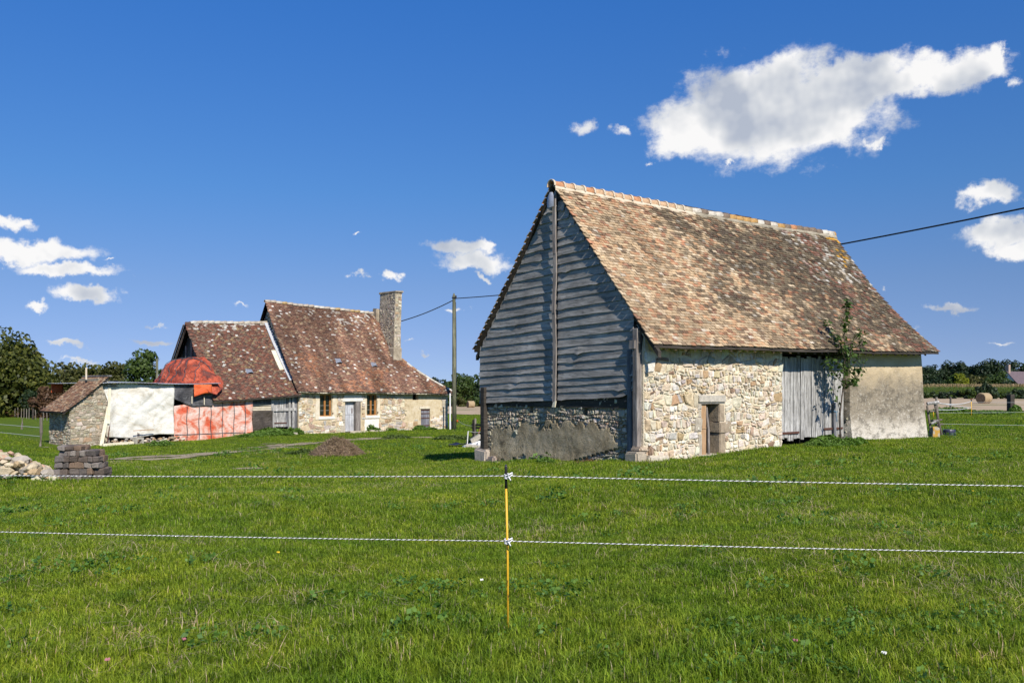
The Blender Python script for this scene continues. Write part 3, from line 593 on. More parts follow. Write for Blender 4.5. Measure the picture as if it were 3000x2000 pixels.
for (a0, a1, z0, z1, p) in ((1.90, 2.07, 0.95, 1.08, .03), (1.78, 2.075, 0.40, 0.74, .04), (1.93, 2.07, -0.42, 0.33, .025), (1.93, 2.07, 0.75, 0.94, .02)):
    blk('jamb_stone', B.box(a0, a1, -p, 0.25, z0, z1, 0.012), M_STONE, barn, LG)
for (a0, a1, z0, z1, p) in ((2.76, 2.96, 0.62, 1.08, .02), (2.74, 3.20, 0.33, 0.62, .045), (2.755, 2.98, -0.42, 0.33, .02)):
    blk('jamb_stone', B.box(a0, a1, -p, 0.36, z0, z1, 0.014), M_STONE, barn, (0.36, 0.29, 0.21))
blk('door_sill', B.box(2.0, 2.95, -0.10, 0.30, -0.42, -0.19, 0.01), M_STONE, barn, (0.56, 0.50, 0.40))
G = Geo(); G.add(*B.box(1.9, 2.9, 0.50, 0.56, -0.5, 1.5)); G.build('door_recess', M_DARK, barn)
dr = mob('small_door', *B.box(2.075, 2.31, 0.05, 0.08, -0.19, 1.08), M_TAN, barn); G = Geo(); G.add(*B.box(2.09, 2.30, 0.035, 0.05, 0.46, 0.49)); G.build('door_ledge', M_TAN, dr)
G = Geo(); G.add(*tube([B.P(2.42, 0.06, -0.2), B.P(2.405, 0.06, 0.4), B.P(2.37, 0.10, 1.0)], 0.035, 7)); G.build('prop_pole', M_POST, barn)
# plinth at the near corner
for (a0, a1, t0, t1, z0, z1, c) in ((-0.34, -0.02, -0.14, 0.32, -0.55, -0.03, (0.42, 0.36, 0.28)), (0.0, 0.72, -0.22, 0.1, -0.55, -0.12, (0.58, 0.52, 0.42)), (-0.22, 0.10, -0.10, 0.24, -0.03, 0.11, (0.50, 0.40, 0.30)), (0.12, 0.30, -0.1, 0.1, -0.12, 0.12, (0.34, 0.24, 0.17))):
    blk('plinth_stone', B.box(a0, a1, t0, t1, z0, z1, 0.03), M_STONE, barn, c, 0.04)
# gable: stone and old render below the boards
VH = [(t, t + 0.14, 0.80, 1.15) for t in (4.15, 1.95)]
gw = wall_grid(BG, 0.42, 6.45, -1.1, 3.0, 0.45, VH).build('gable_wall', M_GABLE, barn)
def g_keep(t, z):
    n_ = float(fbm(t * 0.9, z * 0.9, 6, 3)) + 0.6 * float(fbm(t * 5, z * 5, 16, 3)); return z > 0.50 + 0.45 * n_ or (z < -0.50 + 0.5 * n_ and t > 3.5) or (t < 1.0 + 1.2 * n_) or (t < 2.6 + 1.5 * n_ and z < 0.1 - .25 * (t - .5)) or t > 6.1
cells = course_cells(0.43, 6.44, -0.95, 1.5, 0.07, 0.13, 8, [(h[0] - .03, h[1] + .03, h[2], h[3] + 1) for h in VH], 0.012, g_keep)
masonry(gw, cells, BG, 0.030, GREYS, [24, 20, 22, 10, 18, 6], 9, 200)
P_ = lambda A, Z: 0.022 + 0.02 * fbm(A * 2.2, Z * 2.2, 12, 4) + 0.10 * np.clip((-0.2 - Z), 0, 1) + 0.03 * np.exp(-((A - 2) ** 2 + (Z + .1) ** 2))
V, Fc = sheet(BG, 0.5, 6.4, -0.95, 0.95, 150, 48, P_, 0.05, lambda t, z: not g_keep(t, z)); mob('old_render', V, Fc, M_GABLE, gw, True)
for t0, t1, z0, z1, c in ((6.1, 6.62, -0.95, -0.30, (0.46, 0.40, 0.34)), (5.75, 6.1, -0.95, -0.5, (0.34, 0.28, 0.24)), (5.5, 5.8, -0.95, -0.62, (0.40, 0.33, 0.28))):
    blk('footing_stone', B.box(-0.22, 0.1, t0, t1, z0, z1, 0.05), M_STONE, barn, c, 0.05)
for (t0, t1, s0, s1, z0, z1) in ((6.22, 6.42, -0.16, 0.04, -0.32, 1.5), (0.30, 0.46, -0.10, 0.08, -0.02, 2.4), (0.05, 0.21, -0.16, 0.0, 0.1, 2.9)):
    G = Geo(); n_ = 7; sec = []
    for k in range(n_):
        z = z0 + (z1 - z0) * k / (n_ - 1); j = lambda: rnd.uniform(-.008, .008); sec.append([B.P(s0 + j(), t0 + j(), z), B.P(s1 + j(), t0 + j(), z), B.P(s1 + j(), t1 + j(), z), B.P(s0 + j(), t1 + j(), z)])
    V = [p for q in sec for p in q]; Fc = [(k * 4 + i, k * 4 + (i + 1) % 4, k * 4 + 4 + (i + 1) % 4, k * 4 + 4 + i) for k in range(n_ - 1) for i in range(4)] + [(3, 2, 1, 0), tuple(4 * (n_ - 1) + i for i in range(4))]
    bevel(mob('corner_post', V, Fc, M_POST if t0 < 0.1 else M_TIMBER if t0 > 6 else M_PLANK_D, barn), 0.012, 1)
# rendered wall to the right of the doors, leaning out at the foot
def r_h(A, Z): return 0.02 * fbm(A * 1.3, Z * 1.3, 2, 3) + 0.16 * np.clip((0.9 - Z) / 1.6, 0, 1) ** 1.5
def r_edge(A, Z):
    k = (A - S_R0) / (S_END - S_R0); lean = 0.30 * np.clip((2.6 - Z) / 2.8, 0, 1.2); left = 0.07 * fbm(Z * 2.0, 0 * Z, 5, 3)
    return A + k ** 4 * (lean - 0.18) + (1 - k) ** 6 * left, Z
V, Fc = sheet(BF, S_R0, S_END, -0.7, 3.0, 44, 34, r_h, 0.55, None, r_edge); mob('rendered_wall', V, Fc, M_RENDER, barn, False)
rj = mob('door_jamb', *B.box(S_R0 - 0.20, S_R0 - .02, 0.40, 0.60, -0.6, 3.0), M_MORTAR_G, barn)
cells = rubble_cells(S_R0 - 0.09, S_R0 + 0.10, -0.3, 1.0, 0.025, 0.06, 31, (), 1.2); masonry(rj, cells, lambda a, z, h: B.P(S_R0 - .0 - h, .02 + (a - S_R0 + .09) * .7, z), 0.025, GREYS, [1] * 6, 6, 60)  # darker grey mortar and stones stand in for shade in the door reveal
blk('back_wall', B.box(0.1, S_END - 0.2, 6.05, 6.45, -1.1, 3.0), M_MORTAR_G, barn, None, 0.01)
blk('end_wall', B.box(S_END - 0.62, S_END - 0.2, 0.56, 6.04, -0.7, 3.0), M_RENDER, barn, None, 0.01)
# big plank doors
G = Geo(); G.add(*B.box(S_DOOR0 + 0.0, S_R0 + 0.03, 0.10, 0.36, 2.43, 2.98)); G.build('door_beam', M_TIMBER, barn)
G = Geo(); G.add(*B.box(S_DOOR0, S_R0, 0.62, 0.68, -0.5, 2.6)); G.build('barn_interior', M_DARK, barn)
for li, (a0, a1) in enumerate(((S_DOOR0 + 0.06, 7.02), (7.05, S_DOOR1 + 0.22))):
    leaf = mob('barn_door', *B.box(a0 + 0.05, a1 - 0.05, 0.21, 0.245, 0.15, 0.30), M_PLANK_D, barn); leaf['label'] = 'weathered grey plank door leaf, ' + ('left of the pair' if li == 0 else 'beside the sapling')
    x = a0
    while x < a1 - 0.06:
        wd = min(rnd.uniform(0.12, 0.21), a1 - x); zb = 0.06 + (rnd.choice([0, -0.06, 0.03, -0.10]) if li == 0 and x < a0 + 0.9 else rnd.uniform(-.05, .06)); zt = 2.36 + rnd.uniform(-.06, .05); t = 0.165 + rnd.uniform(-.012, .012); hw = 0.5 * wd - 0.006; cxm = x + wd / 2; q = []
        for z in (zb, 0.5, 1.2, 1.9, zt):
            o = rnd.uniform(-.006, .006); q += [B.P(cxm - hw + o, t, z + (rnd.uniform(-.02, .02) if z == zb else 0)), B.P(cxm + hw + o, t + rnd.uniform(-.006, .006), z), B.P(cxm + hw + o, t + .028, z), B.P(cxm - hw + o, t + .028, z)]
        Fc = [(k * 4 + i, k * 4 + (i + 1) % 4, k * 4 + 4 + (i + 1) % 4, k * 4 + 4 + i) for k in range(4) for i in range(4)] + [(3, 2, 1, 0), (16, 17, 18, 19)]
        mob('plank', q, Fc, M_PLANK, leaf); x += wd
    h0, h1 = ((a0 - 0.03, a0 + 0.95), (a1 - 1.05, a1 - 0.1))[li]
    mob('strap_hinge', *B.box(h0, h1, 0.132, 0.145, 0.20 + li * 0.06, 0.26 + li * 0.06), M_IRON, leaf)
G = Geo(); G.add(*B.box(S_DOOR0 - 0.02, S_DOOR0 + 0.14, 0.20, 0.27, -0.3, 0.28)); G.build('door_stop', M_PLANK_D, barn)
pl = mob('loose_plank', *B.box(8.02, 8.16, 0.08, 0.115, -0.1, 1.05, 0.01), M_PLANK_D, barn)
G = Geo(); G.add(*tube([B.P(8.0, 0.07, 0.80), B.P(8.09, 0.055, 0.78), B.P(8.18, 0.07, 0.80), B.P(8.10, 0.05, 0.70), B.P(8.13, 0.05, 0.50)], 0.012, 5)); G.build('blue_twine', m_plain('blue_twine', (0.05, 0.16, 0.26), (0.10, 0.26, 0.38)), pl)
# roof surfaces
EV, RG, TR, LB = -0.45, 6.85, 3.12, 12.75
def wob(A, Bv): return 0.035 * fbm(A * 0.55, Bv * 2.2, 21, 3)
def RB(A, Bv):
    q = np.clip(A / 12.75, 0, 1.05); A = A + .42 * (1 - Bv) ** 1.3 * q ** 5; t = EV + (TR - EV) * Bv; z = 2.50 + 0.13 * q ** 2 + (RG - 2.50 - 0.13 * q ** 2) * Bv - np.sin(np.pi * Bv) * (0.05 + 0.22 * q ** 3) - 0.05 * np.sin(np.pi * q) * Bv + wob(A, Bv)
    return np.stack([B.O[0] + A * B.d[0] + t * B.n[0], B.O[1] + A * B.d[1] + t * B.n[1], z], -1)
def RBk(A, Bv):
    t = 6.72 + (TR - 6.72) * Bv; z = 2.60 + (RG - 2.60) * Bv - np.sin(np.pi * Bv) * 0.06 + wob(A, Bv + 7) * (1 - Bv)
    return np.stack([B.O[0] + A * B.d[0] + t * B.n[0], B.O[1] + A * B.d[1] + t * B.n[1], z], -1)
roof = mob('roof', *surf(RB, -0.10, LB - 0.05, 40, 14, 0.07), M_TIMBER, barn); Vk, Fk = surf(RBk, -0.16, LB - 0.05, 30, 10, 0.07); mob('back_slope', Vk, Fk, M_TIMBER, roof)
TPAL = np.array([(0.58, 0.45, 0.28), (0.54, 0.32, 0.17), (0.44, 0.17, 0.085), (0.23, 0.085, 0.055), (0.66, 0.56, 0.40), (0.21, 0.17, 0.115), (0.11, 0.075, 0.06), (0.72, 0.69, 0.60), (0.38, 0.31, 0.20)])
def barn_cols(A, Bv, rg, P0):
    N = len(A); q = np.clip(A / 12.75, 0, 1); pn = fbm(A * 0.5, Bv * 3, 41, 3); dirt = np.clip((q - 0.26) * 2.2 + pn * 1.1 + 0.15 * Bv - 0.35 * (Bv < .14), 0.07, .93)
    c1 = pick(rg, N, TPAL, [32, 15, 8, 5, 14, 9, 4, 2, 16]); c2 = pick(rg, N, TPAL, [9, 4, 4, 8, 3, 30, 14, 3, 24]); m = rg.random(N) < dirt; c = np.where(m[:, None], c2 * 0.50, c1 * .95); gm = c.mean(1, keepdims=True); c = np.clip(gm + (c - gm) * .95, .02, 1); mn = np.where(m[:, None], np.array([(.115, .092, .066)]), np.array([(.44, .30, .20)])); c = (c * .80 + mn * .20) * np.array([(.90, .86, .80)]); st_ = (fbm(A * 2.4, Bv * 1.6, 111, 4) + .6 * fbm(A * 1.0, Bv * 5, 113, 3))[:, None]; c = c * (.62 + .38 * np.clip(1 + 1.6 * st_, .3, 1.7)); sm = np.array([(.42, .30, .19)]) * (1 - dirt[:, None]) + np.array([(.14, .115, .085)]) * dirt[:, None]; c = c * .74 + sm * .26
    end = (q > 0.72) & (Bv > 0.55) & (rg.random(N) < 0.08 + 0.22 * (fbm(A * 1.5, Bv * 8, 51, 3) > 0.10)); mxw = rg.uniform(.15, .9, (N, 1)); c[end] = (c * (1 - mxw) + np.array([(0.60, 0.57, 0.50)]) * mxw)[end]
    red = (q > 0.74) & (fbm(A * 1.2, Bv * 6, 61, 3) > 0.16) & (rg.random(N) < .5); c[red] = c[red] * .45 + np.array([(0.28, 0.12, 0.085)]) * .55 * rg.uniform(0.55, 1.15, (red.sum(), 1))
    yl = (q > 0.93) & (Bv > 0.70) & (rg.random(N) < 0.25); c[yl] = np.array([(0.46, 0.25, 0.04)]) * rg.uniform(0.7, 1.2, (yl.sum(), 1)); return c
SLB = 5.62
tiling(roof, RB, -0.15, LB, 56, 0.168, barn_cols, 3, 300, slen=SLB)
tiling(roof, RBk, -0.19, LB, 56, 0.168, barn_cols, 4, 0, slen=SLB)
# ridge tiles, the first stretch freshly bedded in mortar
def ridge_pt(a): return Vector(B.P(a, TR, float(RB(np.array([a]), np.array([1.0]))[0][2]) - 0.03))
a = -0.22; k = 0
M_RIDGEM = m_plain('bedding_mortar', (0.50, 0.41, 0.30), (0.64, 0.55, 0.42), 9, 0.95, 0.3)
while a < LB - 0.1:
    new = a < 5.0; L = 0.36 if new else rnd.uniform(0.32, 0.40); p0 = ridge_pt(a); p1 = ridge_pt(min(a + L + 0.03, LB)); up = Vector((rnd.uniform(-.05, .05), rnd.uniform(-.05, .05), 1))
    if not new: p0.z += rnd.uniform(-.012, .012); p1.z += rnd.uniform(.0, .035)
    V, Fc = half_pipe(p0, p1, 0.125, up, 8, 0.135, 1.12); c = rnd.choice([(0.50, 0.25, 0.13), (0.54, 0.36, 0.22), (0.42, 0.17, 0.09), (0.5, 0.42, 0.3)] if new else [(0.55, 0.50, 0.42), (0.46, 0.22, 0.11), (0.20, 0.15, 0.11), (0.45, 0.27, 0.10), (0.6, 0.56, 0.48)])
    rt = mob('ridge_tile', V, Fc, M_TILE, roof, True, np.array([c] * len(Fc)))
    if new: Vr, Fr_ = half_pipe(ridge_pt(a - 0.025), ridge_pt(a + 0.035), 0.160, up, 8, None, 1.12); mob('mortar_joint', Vr, Fr_, M_RIDGEM, rt, True)
    a += L; k += 1
for (nm, mt, x0, x1, ofs) in (('ridge_mortar', M_RIDGEM, -0.20, 5.3, 0.0), ('old_mortar', M_MORTAR_G, 5.3, LB - 0.02, 0.01)):
    G = Geo(); n_ = int((x1 - x0) / 0.2)
    for sd in (-1, 1):
        prev = None
        for i in range(n_ + 1):
            x = x0 + (x1 - x0) * i / n_; c = ridge_pt(x); nn = Vector((B.n[0], B.n[1], 0)) * sd; w_ = 0.155 + 0.015 * math.sin(x * 9.0) + rnd.uniform(-.012, .012)
            cur = [c + nn * 0.08 + Vector((0, 0, 0.06)), c + nn * w_ - Vector((0, 0, 0.20 * (w_ / .2) - 0.075)), c + nn * w_ - Vector((0, 0, 0.24 * (w_ / .2) - 0.03))]
            if prev: G.add(prev + cur, [(0, 1, 4, 3), (1, 2, 5, 4)])
            prev = cur
    G.build(nm, mt, roof)
# verge rafters, rafter feet
for nm, Rf in (('verge_rafter', RB), ('verge_rafter', RBk)):
    G = Geo(); bs = np.linspace(-0.02, 0.97, 12); Pq = [Rf(np.array([-0.0]), np.array([b]))[0] for b in bs]; V = []
    for p in Pq: V += [tuple(p + np.array([dx * B.d[0], dx * B.d[1], dz])) for dx, dz in ((-.05, -.08), (.05, -.08), (.05, -.22), (-.05, -.22))]
    Fc = [(i * 4 + k, i * 4 + (k + 1) % 4, i * 4 + 4 + (k + 1) % 4, i * 4 + 4 + k) for i in range(11) for k in range(4)] + [(0, 1, 2, 3), (44, 45, 46, 47)]; mob(nm, V, Fc, M_TIMBER, barn)
a = 0.35
while a < LB - 0.4:
    p0 = RB(np.array([a]), np.array([0.012]))[0]; p1 = RB(np.array([a]), np.array([0.16]))[0]; V = []
    for p in (p0, p1): V += [tuple(p + np.array([dx * B.d[0], dx * B.d[1], dz])) for dx, dz in ((-.04, -.075), (.04, -.075), (.04, -.16), (-.04, -.16))]
    mob('rafter_foot', V, [(0, 1, 2, 3), (7, 6, 5, 4), (0, 4, 5, 1), (1, 5, 6, 2), (2, 6, 7, 3), (3, 7, 4, 0)], M_TAN if a < 5.5 else M_TIMBER, barn); a += rnd.uniform(0.30, 0.42)
# gable boarding
def roof_under_t(z, back):     # where the roof's underside meets height z on the gable
    return (TR + (6.72 - TR) * min(1, max(0, (RG - z) / (RG - 2.60)))) if back else (TR + (EV - TR) * min(1, max(0, (RG - z) / (RG - 2.50))))
Gb = [B.P(-0.04, 0.25, 1.0), B.P(-0.04, 6.5, 0.95), B.P(-0.04, 6.5, 2.7), B.P(-0.04, TR, RG - 0.1), B.P(-0.04, 0.0, 2.7)]; Gb2 = [B.P(0.0, 0.3, 1.0), B.P(0.0, 6.5, 0.95), B.P(0.0, 6.5, 2.7), B.P(0.0, TR, RG - 0.1), B.P(0.0, 0.0, 2.7)]
clad = mob('gable_cladding', Gb + Gb2, [(0, 1, 2, 3, 4), (9, 8, 7, 6, 5)] + [(i, i + 5, (i + 1) % 5 + 5, (i + 1) % 5) for i in range(5)], M_TIMBER, barn)
TB = 3.06
def board(zl, zr, h, side, seed, first=False):
    """one weatherboard; zl/zr lower edge height at the left corner (t=6.5) and right corner (t=0.2)"""
    zline = lambda t: zl + (zr - zl) * (6.5 - t) / 6.3
    zm = zline(TB); rg = random.Random(seed); ov = 0.05
    tin = TB + (0.035 if side else -0.035); far_edge = None
    zc = zline(5 if side else 1.2) + h * 0.75
    tout = min(6.56, roof_under_t(zc, True) - 0.05) if side else max(0.24, roof_under_t(zc, False) + 0.05)
    if abs(tout - tin) < 0.12: return
    n_ = max(4, int(abs(tout - tin) / 0.16)); V = []; ph = rg.uniform(0, 6); kn = [(rg.uniform(min(tin, tout), max(tin, tout)), rg.uniform(0.02, 0.055)) for _ in range(rg.choice([0, 0, 1, 1]))]; am = rg.uniform(0.002, 0.010)
    for i in range(n_ + 1):
        t = tin + (tout - tin) * i / n_; z0 = zline(t) + am * math.sin(t * 2.1 + ph) + am * 0.6 * math.sin(t * 5.3 + ph * 2); z0 -= sum(d * math.exp(-((t - p) / 0.09) ** 2) for p, d in kn)
        if first and not side: z0 += 0.16 * max(0, (0.75 - t) / 0.5) ** 2
        top = zline(t) + h + ov; zmax_f = RG - (RG - 2.5) * (t - TR) / (EV - TR) if t < TR else RG - (RG - 2.6) * (t - TR) / (6.72 - TR); top = min(top, zmax_f - 0.10); zb = min(z0, top - 0.02)
        bow = 0.008 * math.sin(t * 1.7 + ph * 1.3) + sum(d * .5 * math.exp(-((t - p) / 0.12) ** 2) for p, d in kn)
        lo, hi = 0.092 + bow, 0.060 + 0.3 * bow
        V += [B.P(-lo, t, zb), B.P(-(lo * .72 + hi * .28) + 0.002, t, zb + (top - zb) * 0.25), B.P(-hi, t, top), B.P(-hi + 0.018, t, top), B.P(-lo + 0.024, t, zb)]
    Fc = [(i * 5 + k, i * 5 + (k + 1) % 5, i * 5 + 5 + (k + 1) % 5, i * 5 + 5 + k) for i in range(n_) for k in range(5)] + [(4, 3, 2, 1, 0), tuple(n_ * 5 + k for k in range(5))]
    mob('board', V, Fc, M_BOARD, clad)
zl, zr = 1.03, 1.28; i = 0
while zl < 6.55:
    h = (0.20 if i < 7 else 0.235) * rnd.uniform(0.86, 1.12)
    for side in (True, False): board(zl + (0 if side else rnd.uniform(-.03, .03)), zr, h, side, 100 + i * 2 + side, i == 0)
    zl += h; zr += h * 0.985; i += 1
bt = []
for (z0, z1, o) in ((1.12, 3.5, 0.0), (3.45, 5.05, 0.012), (5.0, 6.45, 0.02)):
    V = []; n_ = 9
    for k in range(n_ + 1):
        z = z0 + (z1 - z0) * k / n_; c = TB + 0.02 * math.sin(z * 2.3) + (3.5 - z) * 0.008; s_ = 0.165 + o + 0.008 * math.sin(z * 4); w_ = 0.052
        V += [B.P(-s_, c - w_, z), B.P(-s_ - 0.012, c + w_, z), B.P(-s_ + 0.035, c + w_, z), B.P(-s_ + 0.035, c - w_, z)]
    Fc = [(k * 4 + q, k * 4 + (q + 1) % 4, k * 4 + 4 + (q + 1) % 4, k * 4 + 4 + q) for k in range(n_) for q in range(4)] + [(3, 2, 1, 0), tuple(n_ * 4 + q for q in range(4))]
    mob('cover_strip', V, Fc, M_POST, barn)
mob('strip_foot', [B.P(-0.16, TB - .05, 1.14), B.P(-0.16, TB + .05, 1.14), B.P(-0.17, TB + .10, 0.98), B.P(-0.17, TB - .02, 0.98), B.P(-0.13, TB - .05, 1.14), B.P(-0.13, TB + .05, 1.14), B.P(-0.14, TB + .10, 0.98), B.P(-0.14, TB - .02, 0.98)], BOXF, M_CREAMB, barn)
V = []; n_ = 8
for (z, w_, s_) in ((6.62, 0.05, 0.22), (6.50, 0.12, 0.25), (6.36, 0.135, 0.26), (6.24, 0.125, 0.25)):
    for k in range(n_ + 1): q = k / n_ * 2 - 1; V.append(B.P(-s_ - 0.05 * (1 - q * q), TR + q * w_, z - (0.03 * (1 - q * q) if z < 6.3 else 0)))
m_ = n_ + 1; N = len(V); V += [(x + B.d[0] * .012, y + B.d[1] * .012, z) for x, y, z in V]
Fc = [(j * m_ + k, j * m_ + k + 1, (j + 1) * m_ + k + 1, (j + 1) * m_ + k) for j in range(3) for k in range(n_)]; Fc += [tuple(N + x for x in f[::-1]) for f in Fc]
mob('apex_cap', V, Fc, M_ZINC, barn, True)
mob('verge_bracket', *B.box(-0.2, -0.06, 0.10, 0.28, 2.42, 2.62), M_POST, barn)
# ------------------------------------------------------------------ the farmhouse
Hf = Fr((-13.0, 54.0), 50.0)
HF = lambda a, z, h: Hf.P(a, -h, z)
hz = g1(-13.0, 54.0)
house = thing('farmhouse', (-13.0, 54.0, hz), 'stone farmhouse with lichen-spotted red tile roof and tall stone chimney', 'house')
S_H = Hf.s_of(1311); SL = lambda u: Hf.s_of(u, 0)
def zf(v, u): return Hf.z_of(v, SL(u))
def gH(s, t=0): p = Hf.P(s, t, 0); return g1(p[0], p[1])
W1 = (SL(937), SL(972), zf(1219, 955), zf(1156, 955)); W2 = (SL(1075), SL(1104), zf(1216, 1090), zf(1156, 1090)); D1 = (SL(1011), SL(1046), zf(1266, 1030), zf(1176, 1030))
D2 = (SL(1233), SL(1260), zf(1256, 1246), zf(1198, 1246)); O1 = (SL(1209), SL(1226), zf(1171, 1217), zf(1142, 1217))
hw_ = wall_grid(HF, 0.0, S_H, -2.1, 1.17, 0.5, [W1, W2, D1, D2, O1]).build('stone_wall', M_MORTAR_H, house)
pad = lambda h, a=0.02, b=0.02, c=0.02, d=0.02: (h[0] - a, h[1] + b, h[2] - c, h[3] + d)
surr1 = pad(W1, .30, .33, .20, .30); surr2 = pad(W2, .14, .22, .22, .30); sd1 = pad(D1, .05, .35, .3, .45); patch2 = (W2[0] - .18, W2[1] + .15, -1.7, W2[2] - .25)
hk = lambda a, z: not (a > SL(1190) and z > -0.75 and float(fbm(a * .8, z * .8, 77, 3)) > -0.12)
cells = course_cells(0.02, S_H - 0.02, -1.9, 1.16, 0.12, 0.26, 14, [surr1, surr2, sd1, pad(D2, .03, .03, .1, .22), pad(O1), patch2], 0.014, hk)
masonry(hw_, cells, HF, 0.034, CREAM, [30, 16, 22, 6, 14, 8, 9, 1], 15, 300)
def panel(name, r, mat, par, th=0.03, seed=1, holes=()):
    hh = lambda A, Z: 0.022 + 0.012 * fbm(A * 2, Z * 2, seed, 3); ed = lambda A, Z: (A + 0.03 * fbm(Z * 3, A * 0.2, seed + 3, 3), Z + 0.03 * fbm(A * 3, Z * .2, seed + 5, 3))
    return mob(name, *sheet(HF, r[0], r[1], r[2], r[3], 16, 16, hh, th, (lambda a, z: not any(h[0] < a < h[1] and h[2] < z < h[3] for h in holes)), ed), mat, par)
panel('plaster_panel', surr1, M_PLASTER, house, seed=3, holes=[pad(W1, 0.05, 0.05, 0.05, 0.05)]); panel('plaster_panel', surr2, M_PLASTER, house, seed=5, holes=[pad(W2, .05, .05, .05, .05)])
panel('plaster_panel', (sd1[0], sd1[1], D1[3] + .04, D1[3] + .42), M_WHITEWASH, house, seed=7); panel('whitewash_panel', patch2, M_WHITEWASH, house, seed=9)
for (u, v) in ((1273, 1227), (1292, 1221)): s_ = SL(u); z_ = zf(v, u); panel('filler_patch', (s_ - .15, s_ + .14, z_ - .16, z_ + .12), M_WHITEWASH, house, seed=int(u))
M_GREYB0 = m_plain('grey_bar', (.34, .34, .33), (.44, .44, .42))
for k, (h, nm) in enumerate(((W1, 'a'), (W2, 'b'))):
    wn = mob('window', *Hf.box(h[0], h[1], 0.22, 0.24, h[2], h[3]), M_GLASS, house)
    fs = 0.055; mid = h[0] + (h[1] - h[0]) * 0.50
    def bar(nm, a0, a1, z0, z1, t0=0.16, t1=0.24, m=M_FRAME): mob(nm, *Hf.box(a0, a1, t0, t1, z0, z1), m, wn)
    bar('frame_stile', h[0], h[0] + fs, h[2], h[3]); bar('frame_stile', h[1] - 0.10, h[1], h[2], h[3], 0.13); bar('mullion', mid - 0.06, mid + 0.06, h[2], h[3], 0.14); bar('frame_rail', h[0] + fs, mid - .06, h[3] - fs, h[3]); bar('frame_rail', mid + .06, h[1] - .1, h[3] - fs, h[3]); bar('frame_rail', h[0] + fs, mid - .06, h[2], h[2] + fs); bar('frame_rail', mid + .06, h[1] - .1, h[2], h[2] + fs)
    for i in range(4):
        for (a0, a1) in ((h[0] + fs, mid - .06), (mid + .06, h[1] - .10)):
            z0 = h[2] + fs + (h[3] - h[2] - 2 * fs) * i / 4; z1 = h[2] + fs + (h[3] - h[2] - 2 * fs) * (i + 1) / 4
            mob('pane', *Hf.box(a0 + .008, a1 - .008, 0.196, 0.206, z0 + .012, z1 - .012), M_GLASS, wn)
            if i: mob('glazing_bar', *Hf.box(a0, a1, 0.175, 0.20, z0 - .007, z0 + .007), M_GREYB0, wn)
    blk('window_sill', Hf.box(h[0] - 0.12, h[1] + 0.2, -0.06, 0.15, h[2] - 0.19, h[2] - 0.015), M_WHITEWASH, house, None, 0.015)
    for z_ in (h[2] + .18, h[3] - .18): mob('shutter_hinge', *Hf.box(h[1] + .02, h[1] + .09, -0.06, 0.0, z_ - .03, z_ + .03), M_IRON, house)
mz = D1[2] + (D1[3] - D1[2]) * 0.57; dr = mob('door', *Hf.box(D1[0], D1[1] - .10, 0.26, 0.29, D1[2], D1[3]), M_DARK, house); x = D1[0] + .01
for k in range(5):
    wd = (D1[1] - D1[0] - .13) / 5
    for (z0, z1) in ((D1[2] + .05, mz - .008), (mz + .008, D1[3] - .06)): mob('plank', *Hf.box(x + .003, x + wd - .003, 0.215 + rnd.uniform(-.004, .004), 0.25, z0, z1), M_DOORG, dr)
    x += wd
mob('door_handle', *Hf.box(D1[1] - .28, D1[1] - .24, 0.16, 0.21, mz + .10, mz + .42), M_IRON, dr)
blk('door_jamb', Hf.box(D1[1] - .10, D1[1] + .26, -0.04, 0.3, D1[2] - .05, D1[3] - .02), M_POST, house, None, 0.02)
for z0, z1, e in ((D1[2], D1[2] + .62, .34), (D1[2] + .64, D1[2] + .78, .2), (D1[2] + .8, D1[2] + 1.3, .24), (D1[2] + 1.32, D1[2] + 1.7, .26)): blk('jamb_stone', Hf.box(D1[0] - e, D1[0] - .005, -0.045, 0.3, z0, z1, .01), M_STONE, house, (0.46, 0.41, 0.33), .02)
blk('door_lintel', Hf.box(D1[0] - .18, D1[1] + .42, -0.06, 0.25, D1[3] - .005, D1[3] + .24), M_WHITEWASH, house, None, .03)
blk('door_step', Hf.box(D1[0] - .3, D1[1] + .32, -0.55, 0.1, D1[2] - .35, D1[2] - .005, .02), M_STONE, house, (0.50, 0.44, 0.34), .03)
d2 = mob('store_door', *Hf.box(D2[0], D2[1], 0.16, 0.18, D2[2] - .1, D2[3]), M_DARK, house)
for k in range(5): wd = (D2[1] - D2[0]) / 5; mob('plank', *Hf.box(D2[0] + wd * k + .004, D2[0] + wd * (k + 1) - .004, 0.09, 0.12, D2[2] - .06, D2[3] - .02), M_DOORB, d2)
for q in (0.18, 0.55, 0.78, 0.95): mob('hinge_strap', *Hf.box(D2[0] - .05, D2[1] + .05 * (q > .5), 0.06, 0.085, D2[2] + (D2[3] - D2[2]) * q - .025, D2[2] + (D2[3] - D2[2]) * q + .025), M_IRON, d2)
blk('store_lintel', Hf.box(D2[0] - .14, D2[1] + .02, -0.03, 0.2, D2[3] + .0, D2[3] + .2), M_PLASTER, house, None, .03)
mob('opening_recess', *Hf.box(O1[0] - .05, O1[1] + .05, 0.36, 0.40, O1[2] - .05, O1[3] + .05), M_DARK, house); mob('opening_post', *Hf.box(O1[1] - .12, O1[1] - .01, 0.05, 0.15, O1[2], O1[3]), M_TAN, house)
mob('interior', *Hf.box(.4, S_H - .5, 0.55, 0.6, -1.9, 1.4), M_DARK, house)
blk('side_wall', Hf.box(S_H - .5, S_H - .01, 0.51, 7.5, -2.1, 1.2), M_MORTAR_H, house, None, .02)
z_ = 1.0 - 2.3
